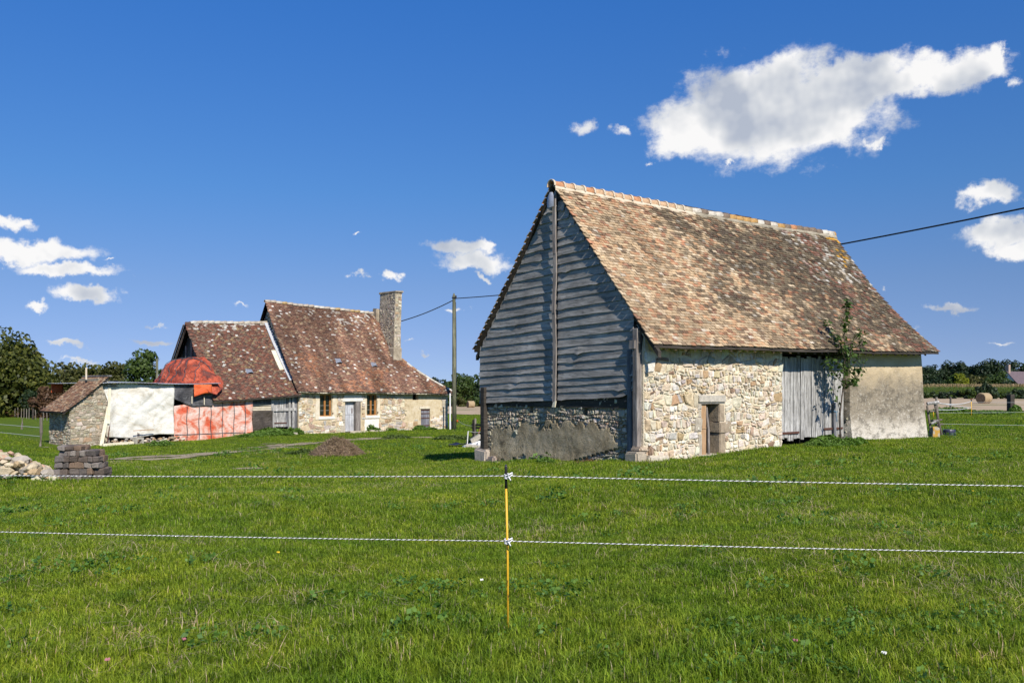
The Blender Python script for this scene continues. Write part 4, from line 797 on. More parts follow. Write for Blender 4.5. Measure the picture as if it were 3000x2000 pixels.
for k in range(9):      # quoins at the right corner
    hh = rnd.uniform(.2, .36); blk('quoin', Hf.box(S_H - rnd.uniform(.3, .6), S_H + .025, -.03, .3, z_, z_ + hh - .015, .012), M_STONE, house, rnd.choice([(0.48, .42, .33), (.56, .50, .40), (.40, .36, .30)]), .02); z_ += hh
    if z_ > .9: break
# gable walls
TRH, EVH, SR = 4.2, -0.38, 7.9
zeL, zeR, zrL, zrR = 1.22, 0.96, 6.95, 6.62
def RH(A, Bv):
    q = A / 12.0; t = EVH + (TRH - EVH) * Bv; z = (zeL + (zeR - zeL) * q) * (1 - Bv) + (zrL + (zrR - zrL) * np.clip(A / SR, 0, 1.5)) * Bv - np.sin(np.pi * Bv) * (0.14 + .10 * np.clip(A / 11, 0, 1)) + 0.06 * fbm(A * .45, Bv * 2.5, 33, 3)
    return np.stack([Hf.O[0] + A * Hf.d[0] + t * Hf.n[0], Hf.O[1] + A * Hf.d[1] + t * Hf.n[1], z], -1)
def RHk(A, Bv):
    t = 8.8 + (TRH - 8.8) * Bv; z = 1.1 * (1 - Bv) + (zrL + (zrR - zrL) * np.clip(A / SR, 0, 1.5)) * Bv - np.sin(np.pi * Bv) * .15
    return np.stack([Hf.O[0] + A * Hf.d[0] + t * Hf.n[0], Hf.O[1] + A * Hf.d[1] + t * Hf.n[1], z], -1)
def hipB(A): return np.where(A <= SR + .02, 1.1, np.interp(A, [SR + .02, 8.5, 9.2, 10.2, 11.6, 12.4], [.50, .47, .34, .19, .02, -.3]))
HPAL = [(0.21, 0.105, 0.07), (0.16, 0.088, 0.065), (0.28, 0.16, 0.10), (0.12, 0.065, 0.05), (0.21, 0.13, 0.09), (0.62, 0.60, 0.54), (0.36, 0.27, 0.17)]
def house_cols(A, Bv, rg, P0):
    N = len(A); c = pick(rg, N, HPAL, [26, 20, 14, 16, 12, 3, 7]); l = fbm(A * 1.1, Bv * 7, 91, 4); wh = rg.random(N) < np.clip((Bv - .74) * 1.0 + (A - 8) * .05 + l * .65, 0, .5); mx_ = rg.uniform(.25, 1.0, (N, 1)); c[wh] = (c * (1 - mx_) + np.array([(.60, .58, .52)]) * mx_)[wh]
    og = (fbm(A * .8, Bv * 5, 97, 3) > .2) & (Bv < .45) & (rg.random(N) < .5); c[og] = np.array([(.33, .15, .08)]) * rg.uniform(.7, 1.2, (og.sum(), 1)); st_ = (fbm(A * 2.0, Bv * 1.8, 121, 4) + .5 * fbm(A * .9, Bv * 5, 123, 3))[:, None]; return (c * .8 + np.array([(.21, .125, .085)]) * .2) * (.5 + .5 * np.clip(1 + 1.8 * st_, .3, 1.8))
hroof = mob('roof', *surf(RH, -.2, 11.55, 60, 24, .08, mask=lambda A, Bv: Bv < hipB(A)), M_TIMBER, house)
mob('back_slope', *surf(RHk, -.2, SR + .4, 24, 8, .08), M_TILE, hroof)
tiling(hroof, RH, -.26, 11.62, 66, .17, house_cols, 7, 0, lambda A, Bv: Bv < hipB(A), slen=7.2, jit=1.8)
hipP = [RH(np.array([a]), np.array([float(hipB(np.array([a]))[0])]))[0] for a in (8.5, 9.2, 10.2, 11.6)]; cb = Hf.P(11.6, 8.6, .95); tb = Hf.P(8.5, 7.0, hipP[0][2])
G = Geo(); G.add([tuple(p) for p in hipP] + [cb, tb], [(0, 1, 2, 3, 4, 5)]); G.add([tuple(p - np.array([0, 0, .08])) for p in hipP] + [(cb[0], cb[1], cb[2] - .08), (tb[0], tb[1], tb[2] - .08)], [(5, 4, 3, 2, 1, 0)]); G.add([tuple(hipP[3]), cb, (cb[0], cb[1], cb[2] - .08), tuple(hipP[3] - np.array([0, 0, .08]))], [(0, 1, 2, 3)]); G.build('hip_slope', m_plain('end_tiles', (.14, .06, .04), (.30, .14, .08), 9), hroof)
for i in range(12):      # hip tiles down the right-hand edge
    a0 = 8.55 + i * .255; P0, P1 = [Vector(RH(np.array([a]), np.array([float(hipB(np.array([a]))[0])]))[0]) for a in (a0, a0 + .28)]; V, Fc = half_pipe(P0 + Vector((0, 0, -.01)), P1 + Vector((0, 0, -.01)), .10, Vector((0, 0, 1)), 6); mob('hip_tile', V, Fc, M_TILE, hroof, True, np.array([rnd.choice([(.5, .46, .38), (.34, .2, .12), (.58, .55, .48)])] * len(Fc)))
a = -.26
while a < SR - .05:
    L = rnd.uniform(.34, .42); P0 = Vector(RH(np.array([a]), np.array([1.0]))[0]); P1 = Vector(RH(np.array([min(a + L, SR)]), np.array([1.0]))[0]); V, Fc = half_pipe(P0 + Vector((0, 0, -.03)), P1 + Vector((0, 0, rnd.uniform(-.03, .02))), .13, Vector((0, 0, 1)), 7, .14, 1.1)
    mob('ridge_tile', V, Fc, M_TILE, hroof, True, np.array([rnd.choice([(.50, .45, .37), (.42, .36, .29), (.42, .30, .14), (.55, .52, .45)])] * len(Fc))); a += L
G = Geo(); P = [RH(np.array([x]), np.array([0.0]))[0] for x in np.linspace(-.2, 11.5, 40)]
for p, q in zip(P, P[1:]): G.add([tuple(p + np.array([0, 0, z])) for z in (-.075, -.01)] + [tuple(q + np.array([0, 0, z])) for z in (-.01, -.075)] , [(0, 1, 2, 3)])
G.build('eave_mortar', M_PLASTER, hroof)
HGl = lambda t, z, h: Hf.P(.05 - h, t, z)
def gable_poly(fr, s0, s1, pts): return [fr.P(s0, t, z) for t, z in pts] + [fr.P(s1, t, z) for t, z in pts], [tuple(range(len(pts))), tuple(range(2 * len(pts) - 1, len(pts) - 1, -1))] + [(i, i + len(pts), (i + 1) % len(pts) + len(pts), (i + 1) % len(pts)) for i in range(len(pts))]
hg = mob('gable_wall', *gable_poly(Hf, 0.02, .45, [(.3, -2.), (8.3, -2.), (8.3, 1.3), (TRH, zrL - .25), (.3, 1.6)]), M_MORTAR_G, house)
cells = course_cells(1.5, 6.5, 4.2, 6.6, .12, .22, 23, (), .014, lambda t, z: z < zrL - .4 - abs(t - TRH) * 1.27); masonry(hg, cells, lambda t, z, h: Hf.P(.02 - h, t, z), .04, GREYS, [1] * 6, 3, 120)
mob('end_gable', *gable_poly(Hf, SR - .35, SR + .12, [(.5, -2.), (8.2, -2.), (8.2, 1.3), (TRH, zrR - .3), (.5, 1.6)]), M_CHIM, house)
# chimney
def chim():
    V = []; t0, t1, s0, s1 = 1.66, 3.72, SR - .02, SR + .52; zs = [1.2, 3.4, 4.1, 4.15, 5.5, 7.0, 7.95]
    rows = []
    for z in zs:
        k = max(0, (z - 4.1) / 3.9); f = .06 if z < 4.12 else 0; ln = .13 * k; tp = .10 * k
        a0, a1, b0, b1 = s0 + ln - f, s1 + ln + f - tp * .3, t0 - f + tp * .1, t1 + f - tp
        n_ = 7; ring = []
        for (p, q) in (((a0, b0), (a1, b0)), ((a1, b0), (a1, b1)), ((a1, b1), (a0, b1)), ((a0, b1), (a0, b0))):
            for i in range(n_): ring.append((p[0] + (q[0] - p[0]) * i / n_ + rnd.uniform(-.018, .018), p[1] + (q[1] - p[1]) * i / n_ + rnd.uniform(-.018, .018), z))
        rows.append(ring)
    m = len(rows[0]); V = [Hf.P(*p) for r in rows for p in r]; Fc = [(j * m + i, j * m + (i + 1) % m, (j + 1) * m + (i + 1) % m, (j + 1) * m + i) for j in range(len(rows) - 1) for i in range(m)] + [tuple((len(rows) - 1) * m + i for i in range(m))]
    return V, Fc
ch = mob('chimney', *chim(), M_CHIM, house)
cl = course_cells(1.68, 3.66, 3.6, 7.85, .09, .17, 44, (), .012); masonry(ch, cl, lambda t, z, h: Hf.P(SR - .02 + .13 * max(0, (z - 4.1) / 3.9) - h + .012, t - .05 * max(0, (z - 4.1) / 3.9) * (t - 1.6), z), .022, GREYS, [3, 3, 3, 2, 2, 1], 4, 90)
cl = course_cells(SR + .14, SR + .62, 4.2, 7.85, .09, .17, 45, (), .012); masonry(ch, cl, lambda a, z, h: Hf.P(a - .13 * (1 - max(0, (z - 4.1) / 3.9)), 1.66 - h + .012, z), .022, GREYS, [3, 1, 4, 1, 4, 1], 5, 60)  # front stones paler than the left face: sunlit side put into their colours
blk('chimney_cap', Hf.box(SR + .06, SR + .72, 1.58, 3.72, 7.90, 8.03, .03), M_CHIM, ch, None, .03)
blk('gable_stub', Hf.box(SR - .08, SR + .3, 3.75, 4.35, 5.6, 6.95, .08), M_CHIM, house, None, .06)
# roof vents
def vent(Rf, par, a, b):
    p = Vector(Rf(np.array([a]), np.array([b]))[0]); p2 = Vector(Rf(np.array([a]), np.array([b + .035]))[0]); up = (p2 - p).normalized(); sd = Vector((Hf.d[0], Hf.d[1], 0)); nr = sd.cross(up).normalized(); nr = nr if nr.z > 0 else -nr
    V = [p + sd * x * .22 + nr * (.05 + .13 * (1 - x * x)) for x in (-1, -.5, 0, .5, 1)] + [p + up * .42 + sd * x * .2 + nr * .04 for x in (-1, -.5, 0, .5, 1)] + [p - up * .0 + sd * x * .2 + nr * (.03 + .10 * (1 - x * x)) for x in (-1, -.5, 0, .5, 1)]
    v = mob('roof_vent', V, [(i, i + 1, i + 6, i + 5) for i in range(4)], M_ZINC, par); mob('vent_mouth', [p + sd * x * .18 + nr * h_ + up * .03 for x, h_ in ((-1, .02), (1, .02), (.6, .12), (-.6, .12))], [(0, 1, 2, 3)], M_DARK, v)
vent(RH, hroof, 3.45, .345); vent(RH, hroof, 6.05, .33)
# ------------------------------------------------------------------ the lower byre on its left
by = thing('byre', Hf.P(-5.2, 0, gH(-5.2)), 'low tiled byre adjoining the farmhouse, its open gable hung with black sheeting', 'outbuilding')
def RY(A, Bv):
    q = (A + 5.35) / 5.35; t = EVH + (TRH - EVH) * Bv; z = (.70 + .30 * q ** 1.5) * (1 - Bv) + (5.38 + .20 * q) * Bv - np.sin(np.pi * Bv) * .16 + .05 * fbm(A * .5, Bv * 2.5, 35, 3)
    return np.stack([Hf.O[0] + A * Hf.d[0] + t * Hf.n[0], Hf.O[1] + A * Hf.d[1] + t * Hf.n[1], z], -1)
def RYk(A, Bv):
    t = 8.6 + (TRH - 8.6) * Bv; z = .9 * (1 - Bv) + (5.38 + .2 * (A + 5.35) / 5.35) * Bv
    return np.stack([Hf.O[0] + A * Hf.d[0] + t * Hf.n[0], Hf.O[1] + A * Hf.d[1] + t * Hf.n[1], z], -1)
YPAL = [(0.15, 0.07, 0.05), (0.20, 0.09, 0.06), (0.11, 0.065, 0.05), (0.17, 0.12, 0.085), (0.52, 0.50, 0.44), (0.26, 0.18, 0.10)]
def byre_cols(A, Bv, rg, P0):
    N = len(A); c = pick(rg, N, YPAL, [26, 18, 18, 16, 2, 8]); l = fbm(A * 1.1, Bv * 7, 95, 4); wh = rg.random(N) < np.clip((Bv - .86) * 3.2 + (l - .15) * .8, 0, .7); mx_ = rg.uniform(.2, 1.0, (N, 1)); c[wh] = (c * (1 - mx_) + np.array([(.55, .53, .47)]) * mx_)[wh]; return c
yroof = mob('roof', *surf(RY, -5.35, -.03, 30, 16, .08), M_TIMBER, by); mob('back_slope', *surf(RYk, -5.35, -.03, 14, 6, .08), M_TILE, yroof)
tiling(yroof, RY, -5.4, -.05, 58, .17, byre_cols, 17, 0, slen=6.4, jit=1.8); vent(RY, yroof, -2.55, .335)
mob('flue_stain_tiles', *surf(lambda A, Bv: RY(A, Bv) + np.array([0, 0, .035]), -2.62, -2.42, 2, 5, .004, .16, .315), m_plain('pale_tiles', (.34, .2, .1), (.5, .36, .2), 12), yroof)
a = -5.4
while a < -.1:
    L = rnd.uniform(.34, .42); P0 = Vector(RY(np.array([a]), np.array([1.0]))[0]); P1 = Vector(RY(np.array([min(a + L, -.05)]), np.array([1.0]))[0]); V, Fc = half_pipe(P0 + Vector((0, 0, -.03)), P1 + Vector((0, 0, rnd.uniform(-.03, .02))), .13, Vector((0, 0, 1)), 7, .14, 1.1)
    mob('ridge_tile', V, Fc, M_TILE, yroof, True, np.array([rnd.choice([(.50, .46, .38), (.42, .36, .29), (.54, .51, .45)])] * len(Fc))); a += L
# verge flashing against the taller roof, and pale boards
def strip(Rf, a0, a1, b0, b1, lift, name, mat, par, n=10):
    V = [];
    for b in np.linspace(b0, b1, n + 1):
        for a_ in (a0, a1): p = Rf(np.array([a_]), np.array([b]))[0]; V += [tuple(p + np.array([0, 0, lift])), tuple(p + np.array([0, 0, lift - .05]))]
    Fc = []
    for i in range(n): o = i * 4; Fc += [(o, o + 2, o + 6, o + 4), (o + 1, o + 5, o + 7, o + 3), (o, o + 4, o + 5, o + 1), (o + 2, o + 3, o + 7, o + 6)]
    Fc += [(0, 1, 3, 2), (n * 4, n * 4 + 2, n * 4 + 3, n * 4 + 1)]; return mob(name, V, Fc, mat, par)
M_GREYB = m_plain('grey_flashing', (.36, .38, .42), (.50, .52, .55), 6, .7, .1)
strip(RY, -.34, -.06, .66, .99, .14, 'flashing_board', M_GREYB, by); strip(RY, -.32, -.06, .20, .67, .12, 'flashing_board', M_GREYB, by); strip(RY, -.62, -.34, .36, .62, .10, 'pale_board', M_CREAMB, by)
strip(RY, -5.42, -5.12, .52, .66, .07, 'pale_board', M_CREAMB, by); strip(RY, -5.44, -5.20, .02, .24, .07, 'pale_board', M_CREAMB, by); strip(RY, -5.46, -5.40, .0, .98, .03, 'verge_board', M_POST, by); strip(RYk, -5.46, -5.38, .2, .98, -.02, 'verge_board', M_POST, by)
mob('black_sheeting', *gable_poly(Hf, -4.95, -4.90, [(.2, -1.9), (8.2, -1.9), (8.2, 1.0), (TRH, 5.25), (.2, 1.0)]), M_BLACK, by)
for (t_, z0, z1, w_) in ((TRH - .05, 2.4, 5.2, .05), (TRH + .9, 2.4, 4.0, .035), (TRH - .75, 2.4, 4.1, .03)): mob('gable_strut', *Hf.box(-5.02, -4.95, t_ - w_, t_ + w_, z0, z1, .01), M_POST, by)
strip(RYk, -5.30, -5.2, .45, .95, -.12, 'gable_rafter', M_POST, by); strip(RY, -5.30, -5.2, .45, .95, -.12, 'gable_rafter', M_TIMBER, by)
YF = HF
# front wall of the byre: slats, black net, plank door
sb0, sb1, sd0, sd1_ = SL(738), SL(800), SL(803), SL(846)
mob('byre_wall', *Hf.box(-5.2, -.02, .30, .5, -2.0, .95), M_TIMBER, by)
z_ = -.35
for k in range(9): mob('wall_slat', *Hf.box(sb0 - .1, sb1 + .05, .05 + rnd.uniform(-.02, .02), .12, z_ + .03, z_ + .125, .012), m_plain('pale_slat', (.45, .39, .28), (.62, .56, .44), 6) if k < 6 else M_PLANK_D, by); z_ += .135
dz0, dz1 = zf(1252, 830), zf(1158, 830)
bd = mob('byre_door', *Hf.box(sd0, sd1_ + .1, .14, .17, dz0, dz1), M_DARK, by); wd = (sd1_ - sd0) / 6
for k in range(6): mob('plank', *Hf.box(sd0 + wd * k + .005, sd0 + wd * (k + 1) - .005, .08 + rnd.uniform(-.01, .01), .13, dz0 + rnd.uniform(0, .06), dz1 - .03), M_PLANK if k < 5 else M_PLANK_D, bd)
mob('door_rail', *Hf.box(sd0 - .12, SL(868) - .02, -.02, .05, zf(1203, 830), zf(1195, 830), .01), M_PLANK, bd); mob('strap_hinge', *Hf.box(sd0 + .06, sd1_ - .1, .04, .07, dz0 + .25, dz0 + .31), M_IRON, bd)
for s_ in (sd0 - .1, sd1_ + .06, sd1_ + .30): mob('door_post', *Hf.box(s_ - .07, s_ + .07, .0, .12, dz0 - .2, dz1, .01), M_PLANK, by)
blk('corner_stone', Hf.box(-.45, .0, .1, .3, dz0 - .2, dz1 + .2, .03), M_PLANK_D, by, None, .02)
for (u, Y, w_, d_, c) in ((838, 53.0, 1.0, .5, (.5, .46, .38)), (815, 52.2, .9, .35, (.46, .42, .34)), (850, 52.0, .8, .4, (.4, .36, .3)), (1048, 56.0, 1.2, .45, (.5, .44, .34)), (1100, 57.3, .9, .4, (.46, .4, .32)), (1247, 60.0, .7, .35, (.42, .3, .22))):
    p = gp(u, Y); st = mob('flat_stone', *box8([(x * w_ / 2 * Hf.d[0] + y * d_ / 2 * Hf.n[0] + rnd.uniform(-.05, .05), x * w_ / 2 * Hf.d[1] + y * d_ / 2 * Hf.n[1] + rnd.uniform(-.05, .05), z) for z in (-.1, .12) for x, y in ((-1, -1), (1, -1), (1, 1), (-1, 1))]), M_STONE, None, False, np.array([c] * 6), M=Matrix.Translation(p))
    bevel(st, .03, 2); a_ = st.data.attributes.get('col'); st.data.attributes.remove(a_) if a_ else None; a_ = st.data.attributes.new('col', 'FLOAT_COLOR', 'FACE'); q = np.ones((len(st.data.polygons), 4), np.float32); q[:, :3] = c; a_.data.foreach_set('color', q.ravel())
    tag(st, {838: 'largest grey slab lying as a step against the byre door', 815: 'narrow grey slab in the grass before the byre slats', 850: 'outermost grey slab in the grass before the byre door', 1048: 'long pale slab in the grass before the farmhouse door', 1100: 'small slab in the weeds under the farmhouse window', 1247: 'reddish flat stone in the grass before the small store door'}[u], 'stone', 'stone slabs before the doors')
# ------------------------------------------------------------------ tarpaulin lean-to between byre and shed
def drape(name, Fm, a0, a1, z0, z1, na, nz, hfun, mat, label, cat, edge=None, keep=None, group=None):
    V, Fc = sheet(Fm, a0, a1, z0, z1, na, nz, hfun, .012, keep, edge); o = mob(name, V, Fc, mat, None, True); return tag(o, label, cat, group)
sw0, sw1, so1 = SL(312), SL(508), SL(739)
zt_ = Hf.z_of(1122, -9)
lt = thing('lean_to', Hf.P(sw0, 0, gH(sw0)), 'flat-roofed lean-to with rusty corrugated roof between stone shed and byre', 'lean-to')
G = Geo(); n_ = 150                         # corrugated sheets
def corr(name, s0, s1, t0, t1, z, dz=0.0):
    n_ = int((s1 - s0) / .019); V = []
    for off in (0, -.006):
        for t in (t0, t1):
            for i in range(n_ + 1): s_ = s0 + (s1 - s0) * i / n_; V.append(Hf.P(s_, t, z + off + .016 * math.sin(s_ * 2 * math.pi / .076) + dz * (t - t0) + .03 * math.sin(s_ * 1.1)))
    m = n_ + 1; Fc = [(i, i + 1, m + i + 1, m + i) for i in range(n_)] + [(2 * m + i + 1, 2 * m + i, 3 * m + i, 3 * m + i + 1) for i in range(n_)] + [(i + 1, i, 2 * m + i, 2 * m + i + 1) for i in range(n_)]
    return mob(name, V, Fc, M_CORR, lt, True)
corr('roof_sheet', sw0 - .25, -8.5, -.42, 4.6, zt_, .015); corr('roof_sheet', -8.6, -5.0, -.40, 4.6, zt_ - .02, .015); corr('roof_sheet', SL(312) - 1.6, SL(312) - .2, 4.0, 5.6, zt_ + .02, .0)
for s_ in (sw0 + .1, -9.4, sw1 - .05, -5.6): mob('frame_post', *Hf.box(s_ - .06, s_ + .06, -.02, .10, -1.7, zt_ - .05, .01), M_POST, lt)
mob('eave_beam', *Hf.box(sw0 - .1, -5.3, -.06, .06, zt_ - .20, zt_ - .045, .012), M_POST, lt); mob('dark_inside', *Hf.box(sw0, -5.2, .35, .40, -1.8, zt_ - .1), M_DARK, lt)
def fold(A, Z): return .16 * fbm(A * .8, Z * .8, 71, 4) + .07 * np.abs(fbm((A - Z) * 1.3, (A + Z) * .5, 75, 3)) + .05 * np.sin(A * 5 + 2 * Z) * np.exp(-((A - sw0) / .7) ** 2) + .10 * np.exp(-((A - sw0 - .15) / .2) ** 2) + .07 * fbm((A + Z) * 2.2, (A - Z) * .7, 73, 3) + .05
def w_edge(A, Z):
    k = (A - sw0) / (sw1 - sw0); b = (Z + 1.1) / 2.6; return A + (1 - k) ** 3 * (-.06 + .10 * np.sin(Z * 3)), Z + (1 - b) ** 3 * (.06 * np.sin(A * 2.1) - .06 * (1 - k)) + b ** 4 * .02 * np.sin(A * 3)
drape('white_tarpaulin', HF, sw0, sw1, -1.16, zt_ - .06, 60, 44, fold, M_TARP_W, 'stained white tarpaulin hung across the lean-to wall', 'tarpaulin', w_edge)
zo = lambda A: np.interp(A, [sw1, -5.4, so1], [.42, .70, .95])
ob = zf(1291, 600)
def o_fold(A, Z): return .06 + .06 * fbm(A * 1.1, Z * 1.1, 81, 4) + .04 * np.abs(fbm(A * 2.2 + Z, Z * 1.6, 83, 3)) + .10 * np.exp(-((A - so1) / .25) ** 2) * np.sin(Z * 4) * .5
def o_edge(A, Z):
    b = np.clip((.95 - Z) / (.95 - ob), 0, 1); top = zo(A); return A, top + (ob - top) * b + (b ** 6) * .05 * np.sin(A * 2.3)
ot = drape('orange_tarpaulin', HF, sw1 + .01, so1, ob, .95, 60, 36, o_fold, M_TARP_O, 'faded orange tarpaulin with black seams hung below the byre eave', 'tarpaulin', o_edge)
def hline(A, Z): return float(o_fold(np.array([A]), np.array([Z]))[0])
def seam(a, z0, z1, horiz=False, par=ot, w_=.022):
    pts = []
    for k in range(15):
        q = k / 14; A, Z = (a + .02 * math.sin(q * 9 + a), z0 + (z1 - z0) * q) if not horiz else (z0 + (z1 - z0) * q, a)
        top = float(zo(A)); zz = Z; b = (top - zz) / (top - ob); Z0 = .95 - b * (.95 - ob); pts.append(Vector(HF(A, zz, hline(A, Z0) + .012)))
    V = []; dd = Vector((Hf.d[0], Hf.d[1], 0)) if not horiz else Vector((0, 0, 1)); nn = Vector((-Hf.n[0], -Hf.n[1], 0))
    for p in pts: V += [p - dd * w_, p + dd * w_, p + dd * w_ + nn * .006, p - dd * w_ + nn * .006]
    Fc = [(i * 4 + k, i * 4 + (k + 1) % 4, i * 4 + 4 + (k + 1) % 4, i * 4 + 4 + k) for i in range(14) for k in range(4)]; mob('seam', V, Fc, M_TARP_K, par)
for k in range(6): a_ = sw1 + .72 + k * .68; seam(a_, ob + .05, min(.4 if k < 3 else .68, float(zo(a_)) - .1))
seam(ob + .40, sw1 + .05, so1 - .5, True)
k0 = zf(1190, 560)
drape('grey_tarpaulin', lambda a, z, h: HF(a, z, h + .14), sw1 + .0, SL(620), k0, zt_ - .10, 30, 24, lambda A, Z: .02 + .04 * fbm(A * 1.6, Z * 1.6, 85, 4), M_TARP_K, 'charcoal plastic sheet pinned above the orange tarpaulin', 'tarpaulin', lambda A, Z: (A, Z + np.clip((sw1 + 1.0 - A) / 1.0, 0, 1) * .42 * np.clip((zt_ - Z) / (zt_ - k0), 0, 1)))
for (u, v0, v1) in ((558, 1160, 1182), (594, 1160, 1185)): o = mob('lath', *Hf.box(SL(u) - .02, SL(u) + .02, -.235, -.205, zf(v1, u), zf(v0, u)), M_CREAMB, lt)
drape('brown_net', HF, SL(739), SL(798), zf(1268, 765), zf(1203, 765), 22, 22, lambda A, Z: .05 + .05 * fbm(A * 1.5, Z * 1.5, 87, 4) + .03 * np.sin(A * 3 + Z * 4), M_TARP_N, 'dark brown netting hung beside the byre plank door', 'netting', lambda A, Z: (A, Z + .06 * np.sin(A * 2.5) * (Z < -.6)))
# orange sheet bundled over the byre gable and onto the flat roof
ctrl = [  # rows from the gable down; (s, t, z) along each row, back to front
    [(-5.02, 4.35, 3.22), (-5.04, 3.7, 3.26), (-5.06, 3.0, 3.27), (-5.10, 2.3, 3.28), (-5.12, 1.75, 3.22), (-4.95, 1.35, 2.95), (-4.70, 1.0, 2.55), (-4.35, .7, 2.18)],
    [(-6.25, 4.75, 3.02), (-6.2, 3.9, 3.12), (-6.1, 3.0, 3.12), (-5.95, 2.2, 3.12), (-5.60, 1.5, 2.90), (-5.25, 1.0, 2.55), (-4.9, .6, 2.22), (-4.25, .42, 1.94)],
    [(-6.70, 4.95, 2.60), (-6.65, 4.0, 2.70), (-6.5, 3.0, 2.66), (-6.3, 2.1, 2.64), (-5.95, 1.3, 2.42), (-5.55, .7, 2.12), (-5.1, .25, 1.88), (-4.25, .10, 1.64)],
    [(-6.95, 5.0, 2.10), (-6.9, 4.0, 2.15), (-6.75, 3.0, 2.12), (-6.5, 2.0, 2.12), (-6.15, 1.1, 2.0), (-5.75, .5, 1.82), (-5.25, .05, 1.62), (-4.35, -.12, 1.36)],
    [(-7.15, 5.05, 1.72), (-7.05, 4.0, 1.72), (-6.9, 3.0, 1.71), (-6.65, 2.0, 1.72), (-6.35, .9, 1.72), (-5.95, .1, 1.70), (-5.4, -.32, 1.48), (-4.6, -.42, 1.16)],
    [(-7.6, 5.1, 1.70), (-7.45, 4.0, 1.69), (-7.2, 3.0, 1.69), (-6.9, 1.9, 1.69), (-6.6, .7, 1.69), (-6.1, -.42, 1.52), (-5.6, -.55, 1.16), (-4.85, -.55, .98)]]
C = np.array(ctrl)
def refine(C, k):
    n0, n1 = C.shape[:2]; a = np.linspace(0, n0 - 1, (n0 - 1) * k + 1); b = np.linspace(0, n1 - 1, (n1 - 1) * k + 1)
    T = np.stack([[np.interp(a, range(n0), C[:, j, q]) for j in range(n1)] for q in range(3)], -1)   # (n1, na, 3)
    return np.stack([[np.interp(b, range(n1), T[:, i, q]) for i in range(len(a))] for q in range(3)], -1)
C[:, 6:, 0] -= .25; C[:, 7, 0] -= .20; C[1:, 0, 0] += .25; C[2:, 5:, 2] += .07; D = refine(C, 7); na, nb = D.shape[:2]; ii, jj = np.meshgrid(np.arange(na), np.arange(nb), indexing='ij')
for _ in range(2): D[1:-1, 1:-1] = .5 * D[1:-1, 1:-1] + .125 * (D[2:, 1:-1] + D[:-2, 1:-1] + D[1:-1, 2:] + D[1:-1, :-2])
D[..., 2] +=   .08 * fbm(ii * .22, jj * .22, 5, 3) + .09 * (.25 - np.abs(fbm(ii * .30 + jj * .15, jj * .30 - ii * .1, 6, 3))); D[..., 0] += .16 * fbm(ii * .2, jj * .22, 7, 3) + .09 * np.abs(fbm(ii * .22, jj * .2, 17, 2)); D[..., 1] += .05 * fbm(ii * .3, jj * .3, 9, 3)
V = [Hf.P(*D[i, j]) for i in range(na) for j in range(nb)]; N = len(V); V += [(x + .01, y + .01, z - .015) for x, y, z in V]
Fc = [(i * nb + j, i * nb + j + 1, (i + 1) * nb + j + 1, (i + 1) * nb + j) for i in range(na - 1) for j in range(nb - 1)]; Fc += [tuple(N + k for k in f[::-1]) for f in Fc]
bo = mob('orange_sheet', V, Fc, M_TARP_R, None, False); tag(bo, 'crumpled orange tarpaulin bundled over the byre gable onto the flat roof', 'tarpaulin')
V = []; 
for j0 in (6, 11, 16, 22, 29):
    P = [Vector(Hf.P(*D[i, min(nb - 1, j0 + (i // 9))])) + Vector((-.02, -.03, .03)) for i in range(4, na - 8, 2)]; G = Geo(); G.add(*tube(P, .02, 5)); G.build('seam', M_TARP_K, bo)
P = [Vector(Hf.P(*D[5, j])) + Vector((-.02, -.03, .035)) for j in range(2, nb - 8, 2)]; G = Geo(); G.add(*tube(P, .025, 5)); G.build('seam', M_TARP_K, bo)
G = Geo(); s_, t_ = -6.9, 1.0
V, Fc = sheet(lambda a, z, h: Hf.P(a, 5.2 + h, z), SL(312) - 1.5, SL(312) - .9, 1.15, zt_ - .02, 8, 8, lambda A, Z: .05 * fbm(A * 2, Z * 2, 3, 3), .01); tag(mob('orange_scrap', V, Fc, M_TARP_O2, None, True), 'scrap of orange sheet hanging under the corrugated roof behind the stone shed', 'tarpaulin')
V, Fc = sheet(lambda a, z, h: Hf.P(a, -.42 - h, z), -6.55, -5.55, 1.02, 1.62, 14, 8, lambda A, Z: .06 + .05 * fbm(A * 3, Z * 3, 43, 3) + .10 * (1.6 - Z), .01, None, lambda A, Z: (A, Z + .12 * np.sin(A * 3.0) * (1.62 - Z) / .6)); tag(mob('orange_flap', V, Fc, M_TARP_O2, None, True), 'bright orange flap of tarpaulin hanging over the corrugated roof edge', 'tarpaulin')
